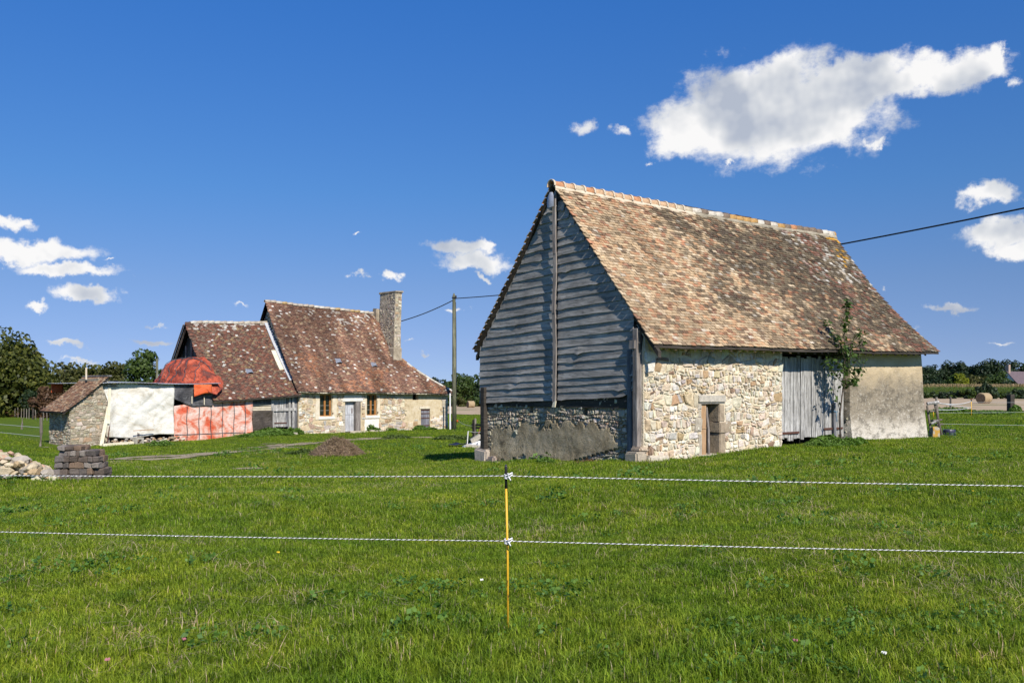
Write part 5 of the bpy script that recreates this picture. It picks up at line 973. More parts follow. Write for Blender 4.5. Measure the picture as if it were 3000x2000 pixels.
# rubble footing under the white tarp
def rock(r, seed, asp=(1, 1, 1), cut=0.25):
    rg = random.Random(seed); bm = bmesh.new(); bmesh.ops.create_icosphere(bm, subdivisions=2, radius=1.0)
    pl = [(Vector((rg.gauss(0, 1), rg.gauss(0, 1), rg.gauss(0, 1))).normalized(), rg.uniform(.45, .80)) for _ in range(12)]
    for v in bm.verts:
        for n_, d_ in pl:
            k = v.co.dot(n_)
            if k > d_: v.co -= n_ * (k - d_)
        v.co = Vector((v.co.x * asp[0], v.co.y * asp[1], v.co.z * asp[2])) * r
    bmesh.ops.remove_doubles(bm, verts=bm.verts[:], dist=r * .02); vs = [tuple(v.co) for v in bm.verts]; fs = [tuple(v.index for v in f.verts) for f in bm.faces]; bm.free(); return vs, fs
G = Geo()
for k in range(150):
    s_ = rnd.uniform(sw0 - .1, sw1 + .5); t_ = rnd.uniform(-.30, .25); V, Fc = rock(rnd.uniform(.05, .13), k, (1.2, 1, .7)); p = Hf.P(s_, t_, gH(s_) + rnd.uniform(0, .28) * max(0, 1 - abs(t_) * 2)); c = rnd.choice(CREAM); G.add([(x + p[0], y + p[1], z + p[2]) for x, y, z in V], Fc, tuple(x * .8 for x in c))
G.build('rubble_footing', M_STONE, lt, False, 'stuff', True)
# ------------------------------------------------------------------ the stone shed
SO = at(207, 45.6); Sf = Fr(SO, 43.0); sz = g1(*SO)
shed = thing('stone_shed', (SO[0], SO[1], sz), 'small stone shed with sloping tiled roof at the end of the tarpaulin wall', 'shed')
SFm = lambda a, z, h: Sf.P(a, -h, z); SGm = lambda t, z, h: Sf.P(-h, t, z)
S1 = Sf.s_of(317); zt1 = Sf.z_of(1106, S1); zt0 = Sf.z_of(1192, 0); T1 = 2.9
pts = [(0, -2.3), (S1, -2.3), (S1, zt1), (0, zt0)]
sw = mob('stone_wall', [Sf.P(a, 0, z) for a, z in pts] + [Sf.P(a, .4, z) for a, z in pts], [(0, 1, 2, 3), (7, 6, 5, 4)] + [(i, i + 4, (i + 1) % 4 + 4, (i + 1) % 4) for i in range(4)], M_MORTAR_G, shed)
rl = lambda a: zt0 + (zt1 - zt0) * a / S1
cells = course_cells(.02, S1 - .02, -2.0, zt1, .08, .17, 61, (), .012, lambda a, z: z < rl(a) - .12); masonry(sw, cells, SFm, .026, [(.42, .37, .28), (.50, .44, .34), (.36, .31, .23), (.56, .50, .40), (.46, .34, .22)], [5, 5, 4, 3, 2], 62, 150)
sg = mob('side_wall', *Sf.box(.005, .4, .405, T1, -2.3, zt0 - .02), M_MORTAR_G, shed)
cells = course_cells(.03, T1 - .03, -2.0, zt0 - .05, .08, .17, 65, (), .014); masonry(sg, cells, SGm, .032, [(.42, .37, .28), (.50, .44, .34), (.30, .25, .19), (.56, .50, .40), (.36, .26, .17)], [5, 5, 4, 3, 2], 66, 120)
mob('rear_wall', *Sf.box(.405, S1 - .01, T1 - .4, T1 - .005, -2.3, zt0), M_MORTAR_G, shed); mob('tall_wall', *Sf.box(S1 - .35, S1 - .005, .405, T1 - .01, -2.3, zt1 - .05), M_MORTAR_G, shed)
def RS(A, Bv):     # A along the eave (t), B up the slope (s)
    s_ = -.42 + (S1 + .42) * Bv; z = zt0 - .25 + (zt1 + .10 - zt0 + .25) * Bv - .10 * np.sin(np.pi * Bv) + .02 * fbm(A, Bv * 3, 5, 3); t = A
    return np.stack([Sf.O[0] + s_ * Sf.d[0] + t * Sf.n[0], Sf.O[1] + s_ * Sf.d[1] + t * Sf.n[1], z], -1)
sr = mob('roof', *surf(RS, -.14, T1 + .12, 8, 10, .06), M_TIMBER, shed)
tiling(sr, RS, -.18, T1 + .15, 28, .165, lambda A, Bv, rg, P0: pick(rg, len(A), [(.30, .17, .10), (.22, .12, .08), (.38, .25, .15), (.16, .10, .07), (.42, .32, .22)], [5, 5, 4, 3, 2]), 27, 0, slen=2.75)
mob('ridge_board', *Sf.box(S1 - .12, S1 + .10, -.2, T1 + .2, zt1 + .06, zt1 + .13, .01), M_PLANK_D, shed); mob('barge_board', [tuple(p) for b in (.0, 1.0) for p in [RS(np.array([-.12]), np.array([b]))[0] + np.array([0, 0, z]) for z in (-.04, -.14)]] + [tuple(p) for b in (.0, 1.0) for p in [RS(np.array([-.08]), np.array([b]))[0] + np.array([0, 0, z]) for z in (-.04, -.14)]], [(0, 2, 3, 1), (4, 5, 7, 6), (0, 4, 6, 2), (1, 3, 7, 5), (0, 1, 5, 4), (2, 6, 7, 3)], M_TIMBER, shed)
mob('purlin_end', *Sf.box(.95, 1.1, -.12, .1, rl(1.0) - .16, rl(1.0) - .02), M_TIMBER, shed); mob('vent_pipe', *tube([Sf.P(S1 - .5, 1.6, zt1 - .1), Sf.P(S1 - .5, 1.6, zt1 + .55)], .05, 8), M_PLASTER, shed)
# planks leaning against the shed, beam and hollow block at its foot
def plank(name, p0, p1, w_, th, wdir, mat, label, cat='plank', group=None):
    p0, p1 = Vector(p0), Vector(p1); ax = (p1 - p0).normalized(); wv = Vector(wdir); wv = (wv - ax * wv.dot(ax)).normalized(); nn = ax.cross(wv); V = []
    for p in (p0, p1): V += [p - wv * w_ - nn * th, p + wv * w_ - nn * th, p + wv * w_ + nn * th, p - wv * w_ + nn * th]
    return tag(mob(name, V, [(0, 1, 2, 3), (7, 6, 5, 4), (0, 4, 5, 1), (1, 5, 6, 2), (2, 6, 7, 3), (3, 7, 4, 0)], mat), label, cat, group)
dd = (Hf.d[0], Hf.d[1], 0)
gz_ = gH(sw0 - .9)
plank('leaning_plank', Sf.P(S1 - .55, -.45, gz_ + .02), Sf.P(S1 - .02, -.12, .45), .09, .02, dd, M_CREAMB, 'pale wide plank leaning against the stone shed wall', 'plank')
plank('leaning_board', Sf.P(S1 - .12, -.30, -.45), Sf.P(S1 + .05, -.08, 1.50), .06, .015, dd, M_CREAMB, 'narrow pale board propped upright at the shed corner', 'plank')
plank('iron_bar', Sf.P(S1 - .28, -.5, gz_ + .02), Sf.P(S1 + .05, -.15, -.35), .02, .02, dd, M_IRON, 'thin dark bar leaning beside the pale plank', 'bar')
plank('fallen_beam', Sf.P(S1 - .6, -.75, gz_ + .08), Sf.P(S1 + 1.0, -.75, gz_ + .12), .07, .07, (0, 0, 1), M_CREAMB, 'weathered beam lying on the ground before the shed', 'beam')
plank('tarp_batten', HF(SL(385), zf(1260, 400), .34), HF(SL(445), zf(1257, 440), .34), .02, .015, (0, 0, 1), M_TAN, 'thin brown lath resting against the foot of the white tarpaulin', 'lath')
p = Vector(Sf.P(S1 + 1.25, -.8, gz_ + .04)); hb = thing('hollow_block', p, 'hollow concrete block lying on its side by the fallen beam', 'block')
fr2 = Fr((p.x, p.y), 30); G = Geo(); o_, i_ = .26, .13
ring = [(-o_, 0), (o_, 0), (o_, 2 * o_ * .8), (-o_, 2 * o_ * .8)]; hole = [(-i_, .10), (i_, .10), (i_, 2 * o_ * .8 - .10), (-i_, 2 * o_ * .8 - .10)]; V = [fr2.P(a, t, p.z - .06 + z) for t in (-.12, .12) for a, z in ring + hole]
Fc = []
for i in range(4): j = (i + 1) % 4; Fc += [(i, j, 4 + j, 4 + i), (8 + j, 8 + i, 12 + i, 12 + j), (i, 8 + i, 8 + j, j), (4 + j, 12 + j, 12 + i, 4 + i)]
mob('shell', V, Fc, M_CONC, hb)
# ------------------------------------------------------------------ stacked setts and rubble pile in the field corner
def setmat(o, c):
    a = o.data.attributes.new('col', 'FLOAT_COLOR', 'FACE'); q = np.ones((len(o.data.polygons), 4), np.float32); q[:, :3] = c; a.data.foreach_set('color', q.ravel())
SP = 132 / 1.0; Yk = 18.7
rows = [(1398, 1380, 152, 306, 7), (1380, 1362, 161, 307, 6), (1362, 1345, 164, 296, 6), (1345, 1328, 168, 295, 6), (1328, 1312, 176, 284, 6), (1312, 1298, 177, 243, 3)]
zb = gp(230, Yk).z - .03
for ri, (v0, v1, u0, u1, nb_) in enumerate(rows):
    hgt = (v0 - v1) / F * Yk * 1.03
    for dep in range(2):
        edges = np.cumsum([0] + [rnd.uniform(.6, 1.5) for _ in range(nb_)]); edges = edges / edges[-1]
        for k in range(nb_):
            xa = ((u0 + (u1 - u0) * edges[k]) - CU) / F * Yk; xb = ((u0 + (u1 - u0) * edges[k + 1]) - CU) / F * Yk; w_ = xb - xa; dpt = .24; y0 = Yk + dep * .25 + rnd.uniform(-.05, .05) * (dep == 0)
            o = mob('stone_block', *box8([(x * w_ * .48 + rnd.uniform(-.018, .018), y * dpt / 2 + rnd.uniform(-.03, .03), z * hgt * .5 + rnd.uniform(-.015, .015)) for z in (-1, 1) for x, y in ((-1, -1), (1, -1), (1, 1), (-1, 1))]), M_STONE_D, None, False, M=Matrix.Translation((0.5 * (xa + xb), y0, zb + hgt * .5)) @ Matrix.Rotation(rnd.uniform(-.14, .14), 4, 'Z') @ Matrix.Rotation(rnd.uniform(-.05, .05), 4, 'Y'))
            bevel(o, .016, 1); setmat(o, rnd.choice([(.115, .10, .092), (.15, .125, .11), (.24, .21, .185), (.12, .095, .08), (.20, .14, .10), (.17, .15, .14)]))
            lv = ['bottom', 'second', 'third', 'fourth', 'fifth', 'topmost'][ri]
            tag(o, 'dark grey cut block in the %s course of the block stack, %s row' % (lv, 'front' if dep == 0 else 'rear'), 'stone block', 'dark cut blocks stacked in the grass')
    zb += hgt
rg = random.Random(3); placed = []
for k in range(210):
    u = rg.uniform(-120, 148); ht = np.interp(u, [-120, 0, 40, 100, 150], [.72, .62, .55, .32, .10]); Yp = 18.75 + rg.uniform(-.25, .75); lay = rg.random() ** .8
    x, y = at(u, Yp); z = g1(x, y) + ht * lay * (1 - abs(Yp - 19.0) * .5); r = rg.uniform(.07, .14) if rg.random() < .8 else rg.uniform(.14, .20); V, Fc = rock(r, 400 + k, (1.25, 1, .72))
    c = rg.choice([(.60, .50, .36), (.66, .58, .46), (.54, .42, .28), (.58, .40, .31), (.45, .42, .40), (.62, .55, .42)])
    M = Matrix.Translation((x, y, z + .03)) @ Matrix.Rotation(rg.uniform(0, 6.3), 4, 'Z') @ Matrix.Rotation(rg.uniform(-.5, .5), 4, 'X')
    o = mob('rubble_stone', V, Fc, M_STONE, None, False, np.array([(c[0] * .86, c[1] * .82, c[2] * .72)] * len(Fc)), M=M); cn = {.60: 'cream', .66: 'pale cream', .54: 'ochre', .58: 'pinkish', .45: 'grey', .62: 'buff'}[c[0]]
    tag(o, '%s broken stone in the loose rubble pile, %s' % (cn, 'high in the heap' if lay > .6 else 'at the foot of the heap' if lay < .3 else 'half way up the heap'), 'stone', 'broken stones of the rubble pile')
blk('flat_slab', ([(x + at(128, 18.6)[0], y + 18.6, z + g1(*at(128, 18.6))) for z in (-.05, .10) for x, y in ((-.2, -.15), (.32, -.12), (.3, .2), (-.2, .2))], BOXF), M_CREAMB, None, None, .02)
tag(bpy.context.scene.objects['flat_slab'], 'flat cream slab between rubble pile and block stack', 'stone')
# ------------------------------------------------------------------ pole, cables
pp = gp(1331, 60.0); pz1 = EYE - (868 - HV) / F * 60.0
pole = thing('utility_pole', pp, 'tall greenish wooden utility pole standing beside the farmhouse', 'utility pole')
tp = Vector((at(1330, 60)[0], 60.0, pz1)); G = Geo(); G.add(*tube([pp - Vector((0, 0, .4)), pp.lerp(tp, .5), tp, tp + Vector((0, 0, .22))], [.155, .135, .11, .03], 12)); G.build('shaft', M_POLE, pole, True)
G = Geo(); G.add(*tube([pp + Vector((.14, -.06, 2.0)), pp + Vector((.13, -.05, 6.2)), pp + Vector((.10, -.05, 8.6))], .018, 6)); G.build('down_lead', M_CABLE, pole)
q = pp + Vector((-.28, -.12, -.2)); G = Geo(); G.add(*tube([q, q + Vector((0, 0, 2.65))], .05, 8)); G.build('white_conduit', M_WHITE, pole)
G = Geo(); G.add(*tube([tp + Vector((-.14, -.12, -.1)), tp + Vector((.16, -.12, -.1))], .04, 6)); G.add(*tube([tp + Vector((.14, -.1, -.18)), tp + Vector((.14, -.1, .04))], .05, 8)); G.build('insulator', M_BLACK, pole)
def cable(name, p0, p1, sag, r, label, n=30):
    p0, p1 = Vector(p0), Vector(p1); pts = [p0.lerp(p1, k / n) - Vector((0, 0, sag * 4 * (k / n) * (1 - k / n))) for k in range(n + 1)]; G = Geo(); G.add(*tube(pts, r, 6)); o = G.build(name, M_CABLE); return tag(o, label, 'cable')
ca = Vector(Hf.P(SR + .62, 2.2, 5.93)); cable('power_cable', ca, tp + Vector((-.1, -.1, -.3)), .12, .032, 'black cable from the chimney to the utility pole')
e_ = Vector((at(3000, 28.9)[0], 28.9, EYE - (575 - HV) / F * 28.9)); dirc = e_ - tp; far = tp + dirc * 1.45; far.z = e_.z + .75
cable('power_cable', tp + Vector((.14, -.1, -.15)), far, .95, .030, 'long black cable running from the pole out behind the barn', 60)
fb_ = Vector((far.x, far.y, g1(far.x, far.y))); pole2 = thing('utility_pole', fb_, 'wooden utility pole carrying the far end of the long cable', 'utility pole')
G = Geo(); G.add(*tube([fb_ - Vector((0, 0, .3)), Vector((far.x, far.y, far.z + .3))], [.155, .11], 12)); G.build('shaft', M_POLE, pole2, True)
# meter box beside the pole
b_ = gp(1322, 60.2); blk('meter_box', ([(x + b_.x, y + b_.y, z + b_.z) for z in (-.1, .55) for x, y in ((-.14, -.14), (.14, -.14), (.14, .14), (-.14, .14))], BOXF), M_PLANK_D, None, None, .015); tag(sc.objects['meter_box'], 'small dark box at the foot of the utility pole', 'box')
# ------------------------------------------------------------------ electric fence across the foreground
fp = Vector((at(1488, 5.52)[0], 5.52, 0)); fp.z = g1(fp.x, fp.y); ft = Vector((at(1482, 5.52)[0], 5.52, EYE - (1360 - HV) / F * 5.52))
def m_yel():
    m, n = material('chipped_yellow_paint'); p = scaled(n, pos(n), (1, 1, .25)); f = n.noise(p, 90, 4, .6); finish(n, n.mix(n.sstep(f, .60, .66), (0.74, 0.42, 0.03), (0.10, .045, .02)), .45, f, .3, .002, .4); return m
M_YEL = m_yel()
def epost(p, top, label, r=.0070):
    t = thing('fence_post', p, label, 'fence post'); G = Geo(); G.add(*tube([p - Vector((0, 0, .05)), p.lerp(top, .45) + Vector((.004, 0, 0)), p.lerp(top, .87)], r, 8)); G.build('rod', M_YEL, t, True)
    G = Geo(); G.add(*tube([p.lerp(top, .86), p.lerp(top, .985), top], [r * 1.25, r * 1.25, r * .9], 8)); G.build('cap', M_BLACK, t, True); return t
epost(fp, ft, 'slender chipped yellow metal fence post with black top, tied with white rope')
zr = [EYE - (1393 - HV) / F * 5.52, EYE - (1583 - HV) / F * 5.52]
ends = {}
for sd, (uu, Yv, v1, v2) in {'l': (0, 6.34, 1385, 1550), 'r': (3000, 5.36, 1418, 1613)}.items(): ends[sd] = [Vector((at(uu, Yv)[0], Yv, EYE - (v - HV) / F * Yv)) for v in (v1, v2)]
mids = [Vector((at(1485, 5.52)[0] + .0, 5.52 - .012, z)) for z in zr]
exl = []
M_ROPEW = m_plain('rope_white', (.70, .70, .70), (.85, .85, .85), 60, .7, .1); M_ROPEK = m_plain('rope_black', (.01, .01, .012), (.025, .025, .03), 60, .7, .1)
for i in range(2):
    pts = []
    L, Rr, C0 = ends['l'][i], ends['r'][i], mids[i]
    def cv(q):      # -1.7 .. 1.7, 0 at the post, +-1 at the frame edges
        E = L if q < 0 else Rr; k = abs(q); p = C0 + (E - C0) * k; sag = .035 if q < 0 else .02; return p - Vector((0, 0, sag * k * (1 - k / 1.7) * (1.7 / .7) * .5)) + Vector((0, 0, 0.5 * sag * k * (1.7 - 1) / .7 * .0))
    n_ = 3400; qs = np.linspace(-1.7, 1.7, n_)
    base = [cv(q) for q in qs]; cum = 0; ph = [0]
    for a_, b_ in zip(base, base[1:]): cum += (b_ - a_).length; ph.append(cum / .036 * 2 * math.pi)
    rope = thing('fence_rope', C0, ('upper' if i == 0 else 'lower') + ' white twisted fence rope with black fleck, tied to the yellow post', 'rope')
    for st, (off, rr, mt, nm) in enumerate(((0, .0016, M_ROPEW, 'white_strand'), (2.1, .0016, M_ROPEW, 'white_strand'), (4.2, .0019, M_ROPEK, 'black_strand'))):
        P = [p + Vector((0, -math.cos(ph[k] + off), math.sin(ph[k] + off))) * .0018 for k, p in enumerate(base)]; G = Geo(); G.add(*tube(P, rr, 4)); G.build(nm, mt, rope, True)
    c = C0; rg = random.Random(i); G = Geo()
    for k in range(3): G.add(*tube([c + Vector((.014 * math.cos(a_), .016 * math.sin(a_) + .008, -.012 + k * .010 + .004 * math.sin(a_))) for a_ in np.linspace(0, 6.3, 12)], .0042, 5))
    P = [c + Vector((.0, -.012, 0)), c + Vector((.014, -.02, .012)), c + Vector((.033, -.016, .022)), c + Vector((.037, -.010, .010)), c + Vector((.016, -.018, -.004))]; G.add(*tube(P, .005, 5)); G.add(*tube([c + Vector((.01, -.02, .0)), c + Vector((.022, -.028, -.022)), c + Vector((.024, -.020, -.030))], .0045, 5)); G.build('knot', M_ROPEW, rope, True)
for sd in ('l', 'r'):
    tpv = mids[0] + (ends[sd][0] - mids[0]) * 1.7; gz2 = g1(tpv.x, tpv.y); epost(Vector((tpv.x, tpv.y + .012, gz2)), Vector((tpv.x, tpv.y + .012, tpv.z + .06)), 'yellow metal fence post holding the %s end of the white ropes' % ('rubble-pile' if sd == 'l' else 'far'))
# ------------------------------------------------------------------ manure heap
hp = gp(988, 31.4); heap = thing('manure_heap', hp, 'low brown heap of straw manure on the grass', 'heap')
n_ = 26; V = [(0, 0, .60)]; Fc = []
for r_ in range(1, n_ + 1):
    for a_ in range(36): q = r_ / n_; an = a_ / 36 * 2 * math.pi; rr = .98 * (1 + .10 * math.sin(an * 2 + 1) + .06 * math.sin(an * 5)); x, y = rr * q * math.cos(an), rr * q * .9 * math.sin(an); V.append((x, y, .60 * math.cos(q * math.pi / 2) ** 1.25 * (1 + .10 * math.sin(an * 3)) + .16 * float(fbm(x * 2.6, y * 2.6, 3, 4)) * (1 - q * .6) - .06 * q))
for a_ in range(36): Fc.append((0, 1 + a_, 1 + (a_ + 1) % 36))
for r_ in range(n_ - 1):
    for a_ in range(36): b0 = 1 + r_ * 36; Fc.append((b0 + a_, b0 + 36 + a_, b0 + 36 + (a_ + 1) % 36, b0 + (a_ + 1) % 36))
mob('mound', V, Fc, m_plain('manure', (.07, .047, .032), (.20, .14, .095), 22, .95, .9), heap, M=Matrix.Translation(hp))
V = []; Fc = []; tn = []; rg = random.Random(9)
for k in range(5200):
    an = rg.uniform(0, 6.283); q = math.sqrt(rg.random()); x, y = .98 * q * math.cos(an), .88 * q * math.sin(an); z = .60 * math.cos(q * math.pi / 2) ** 1.25 * (1 + .10 * math.sin(an * 3)) + .16 * float(fbm(x * 2.6, y * 2.6, 3, 4)) * (1 - q * .6) - .05 * q; L = rg.uniform(.06, .24); dx = Vector((rg.gauss(0, 1), rg.gauss(0, 1), rg.gauss(0, .5))).normalized() * L; sd = Vector((rg.gauss(0, 1), rg.gauss(0, 1), rg.gauss(0, 1))).normalized() * .009; b0 = len(V); p = hp + Vector((x, y, z)); V += [p - sd, p + sd, p + dx + Vector((0, 0, abs(dx.z) * .4))]; Fc.append((b0, b0 + 1, b0 + 2)); tn.append(rg.random() ** 1.3 * .95)
mob('straw', V, Fc, M_STRAW, heap, False, None, np.array(tn), 'stuff')
# ------------------------------------------------------------------ bits beside the barn's back corner
jp = gp(1392, 37.5)
def jbox(name, u, Y, w_, d_, h_, mat, rz, tilt, label, cat, lift=0.0):
    p = gp(u, Y) + Vector((0, 0, lift)); o = mob(name, *box8([(x * w_ / 2 + rnd.uniform(-.03, .03), y * d_ / 2 + rnd.uniform(-.03, .03), z * h_) for z in (0, 1) for x, y in ((-1, -1), (1, -1), (1, 1), (-1, 1))]), mat, None, M=Matrix.Translation(p) @ Matrix.Rotation(rz, 4, 'Z') @ Matrix.Rotation(tilt, 4, 'Y')); bevel(o, .02, 1); return tag(o, label, cat)
jbox('white_slab', 1381, 38.0, .75, .5, .12, M_WHITE, .3, -.35, 'long white panel tilted on the scrap behind the barn', 'panel', .05); jbox('grey_slab', 1397, 38.2, .5, .5, .2, M_CONC, .1, -.55, 'pale grey slab propped steeply on the scrap behind the barn', 'slab', .28); jbox('white_box', 1411, 37.8, .45, .4, .22, M_WHITE, .2, 0, 'white box at the foot of the scrap behind the barn', 'box'); jbox('stone_lump', 1390, 37.4, .7, .35, .12, M_CONC, -.2, .1, 'flat grey concrete lump in the grass before the scrap', 'slab')
p = gp(1405, 38.8); V, Fc = sheet(lambda a, z, h: (p.x + a, p.y + z * .6, p.z + .62 - .35 * abs(a - .5) - .25 * z + h), -.6, 1.0, 0, 1.2, 12, 8, lambda A, Z: .08 * fbm(A * 3, Z * 3, 5, 3), .012); tag(mob('green_sheet', V, Fc, M_TARP_G, None, True), 'green plastic sheet over the scrap behind the barn', 'tarpaulin')
p = gp(1364, 38.4); V, Fc = sheet(lambda a, z, h: (p.x + a, p.y + z, p.z + .03 + h), -.75, .55, 0, .9, 14, 8, lambda A, Z: .16 * np.abs(fbm(A * 2.2, Z * 2.2, 8, 3)) + .05, .012); tag(mob('navy_sheet', V, Fc, M_TARP_B, None, True), 'crumpled navy sheet on the grass by the white stake', 'tarpaulin')
p = gp(1368, 37.6); t = thing('white_stake', p, 'white plastic stake leaning in the grass before the scrap', 'stake'); G = Geo(); pt_ = p + Vector((.05, 0, .70)); G.add(*tube([p - Vector((0, 0, .05)), pt_], .022, 6)); G.build('rod', M_WHITE, t); G = Geo(); G.add(*tube([pt_, pt_ + Vector((.3, .6, -.08)), pt_ + Vector((.62, 1.4, -.1))], .006, 4)); G.build('line', M_WHITE, t)
# wooden hurdle behind it
h0, h1 = gp(1387, 43.0), gp(1425, 42.0); ht = thing('wooden_gate', h0, 'dark wooden hurdle gate between posts behind the barn corner', 'gate'); ax = (h1 - h0).normalized()
for q, hh, w_ in ((0.02, 1.05, .07), (.14, 1.12, .055), (.75, 1.0, .05), (1.3, 1.05, .06)): p = h0.lerp(h1, q); G = Geo(); G.add(*tube([p - Vector((0, 0, .1)), p + Vector((0, 0, hh))], w_, 7)); G.build('gate_post', M_FENCEW if q > .1 else M_TIMBER, ht)
for zz in (.18, .42, .66, .80): a_, b_ = h0 - ax * .15 + Vector((0, 0, zz)), h1 + ax * .6 + Vector((0, 0, zz + .02)); sdv = Vector((-ax.y, ax.x, 0)) * .02; V = [a_ - sdv - Vector((0, 0, .045)), a_ + sdv - Vector((0, 0, .045)), a_ + sdv + Vector((0, 0, .045)), a_ - sdv + Vector((0, 0, .045)), b_ - sdv - Vector((0, 0, .045)), b_ + sdv - Vector((0, 0, .045)), b_ + sdv + Vector((0, 0, .045)), b_ - sdv + Vector((0, 0, .045))]; mob('rail', V, [(3, 2, 1, 0), (4, 5, 6, 7), (0, 1, 5, 4), (1, 2, 6, 5), (2, 3, 7, 6), (3, 0, 4, 7)], M_TIMBER, ht)
p = gp(1400, 41.6); t = thing('rusty_tool', p, 'rusty iron rods leaning against the wooden hurdle', 'tool')
for dx in (0, .14): G = Geo(); G.add(*tube([p + Vector((dx - .12, 0, 0)), p + Vector((dx + .20, .3, .95))], .025, 6)); G.build('rod', M_RUST, t)
o = mob('fence_insulator', *rock(.10, 5), M_ORANGE, None, M=Matrix.Translation(Vector((at(1341, 60)[0], 59.85, EYE - (1232 - HV) / F * 59.85)))); tag(o, 'orange fence insulator fixed to the utility pole', 'insulator')
ia = Vector((at(1343, 60)[0], 59.85, EYE - (1232 - HV) / F * 59.85)); G = Geo(); G.add(*tube([ia.lerp(h0 + Vector((0, 0, .75)), k / 8) - Vector((0, 0, .1 * math.sin(math.pi * k / 8))) for k in range(9)], .012, 4)); tag(G.build('fence_wire', m_plain('pale_wire', (.4, .45, .42), (.5, .55, .5))), 'pale fence line from the pole to the wooden hurdle', 'wire')
# ------------------------------------------------------------------ right-hand side: trestle, rock, bin, fences
p = gp(2748, 30.2); tr = thing('wooden_trestle', p, 'grey wooden trestle ladder leaning at the end of the barn', 'trestle')
def stick(par, name, a_, b_, w_, mat): G = Geo(); G.add(*tube([a_, b_], w_, 6)); return G.build(name, mat, par)
q = lambda u, v, Y: Vector((at(u, Y)[0], Y, EYE - (v - HV) / F * Y))
for (u0, v0, u1, v1, Y, w_) in ((2762, 1287, 2738, 1180, 30.0, .038), (2726, 1254, 2716, 1188, 30.4, .035), (2752, 1284, 2743, 1163, 30.9, .038)): stick(tr, 'leg', q(u0, v0 + 4, Y), q(u1, v1, Y), w_, M_FENCEW)
for (u0, v0, u1, v1, Y, w_, m_) in ((2716, 1182, 2750, 1178, 29.95, .06, M_PLANK), (2722, 1205, 2746, 1203, 30.3, .03, M_FENCEW), (2726, 1232, 2760, 1229, 30.2, .03, M_FENCEW), (2727, 1241, 2748, 1231, 30.0, .045, M_PLANK), (2740, 1244, 2762, 1242, 30.4, .035, M_FENCEW), (2735, 1262, 2756, 1260, 30.3, .03, M_FENCEW)): stick(tr, 'rung', q(u0, v0, Y), q(u1, v1, Y), w_, m_)
p = gp(2738, 29.2); V, Fc = rock(.30, 77, (1, .8, 1)); mm, nn_ = material('lichen_rock'); pf = pos(nn_); finish(nn_, nn_.mix(nn_.sstep(nn_.noise(pf, 5, 4), .5, .58), (.36, .32, .25), (.40, .24, .05)), .95, nn_.noise(pf, 20, 5), .6); o = mob('lichen_rock', V, Fc, mm, None, M=Matrix.Translation(p + Vector((0, 0, .12)))); tag(o, 'rock with yellow lichen at the barn corner under the trestle', 'rock')
p = gp(2781, 30.2); t = thing('plastic_tub', p, 'dark navy plastic tub upside down in the grass by the trestle', 'tub'); P = [(p + Vector((0, 0, z)), r_) for z, r_ in ((-.02, .215), (.05, .21), (.2, .20), (.235, .185), (.242, .02))]; G = Geo(); G.add(*tube([a_ for a_, b_ in P], [b_ for a_, b_ in P], 18)); G.build('shell', M_BIN, t, False); G = Geo(); G.add(*tube([p + Vector((0, 0, -.01)), p + Vector((0, 0, .02))], .232, 18)); G.build('rim', M_BIN, t, False)
def fpost(u, v0, v1, Y, w_, mat, label, group='old fence posts along the stubble field'):
    b_, t_ = q(u, v0 + 3, Y), q(u, v1, Y); o = mob('wooden_post', *box8([(x * w_ + rnd.uniform(-.01, .01), y * w_, z + rnd.uniform(-.02, .02)) for z in (0, (t_ - b_).z) for x, y in ((-1, -1), (1, -1), (1, 1), (-1, 1))]), mat, None, M=Matrix.Translation(b_) @ Matrix.Rotation(.3, 4, 'Z')); bevel(o, .015, 1); return tag(o, label, 'fence post', group)
fpost(2961, 1210, 1155, 58.5, .17, M_TIMBER, 'thick square dark post standing at the edge of the stubble'); fpost(2785, 1211, 1163, 59, .055, M_FENCEW, 'thin weathered post at the stubble edge near the trestle')
p0_ = q(2846, 1222, 52); p1_ = q(2845, 1168, 52); t = epost(p0_, p1_, 'far yellow electric fence post at the stubble edge with pale lines', .022); G = Geo(); G.add(*tube([p1_ + Vector((-.03, 0, -.02)), p1_ + Vector((.05, 0, .0)), p1_ + Vector((.02, 0, -.08))], .03, 5)); G.build('insulator', M_RUST, t)
p0_ = q(2735, 1224, 50); p1_ = q(2734, 1198, 50); epost(p0_, p1_, 'yellow electric fence post half hidden behind the trestle', .02)
def wire(pts, r, label, mat=None):
    G = Geo(); G.add(*tube(pts, r, 4)); return tag(G.build('fence_wire', mat or M_WHITE), label, 'wire', 'fence lines by the stubble field')
def wpts(u0, v0, Y0, u1, v1, Y1, sag): a_, b_ = q(u0, v0, Y0), q(u1, v1, Y1); return [a_.lerp(b_, k / 12) - Vector((0, 0, sag * math.sin(math.pi * k / 12))) for k in range(13)]
wire(wpts(2750, 1181, 31, 2845, 1175, 52, .10), .014, 'upper white line from the trestle to the far yellow post'); wire(wpts(2750, 1180, 31, 2845, 1194, 52, .02), .012, 'slanting white line from the trestle top to the yellow post'); wire(wpts(2748, 1200, 31, 2845, 1193, 52, .06), .012, 'lower white line from the trestle to the far yellow post')
MG = m_plain('thin_wire', (.40, .42, .42), (.5, .52, .52)); wire(wpts(2846, 1178, 52, 3150, 1176, 52, .03), .007, 'thin grey top wire running right from the far yellow post', MG); wire(wpts(2745, 1209, 50, 3150, 1204, 50, .02), .007, 'thin grey lower wire running past the thick dark post', MG); wire(wpts(2760, 1241, 31, 3150, 1247, 31, .01), .005, 'thin pale wire low across the grass from the trestle', MG)
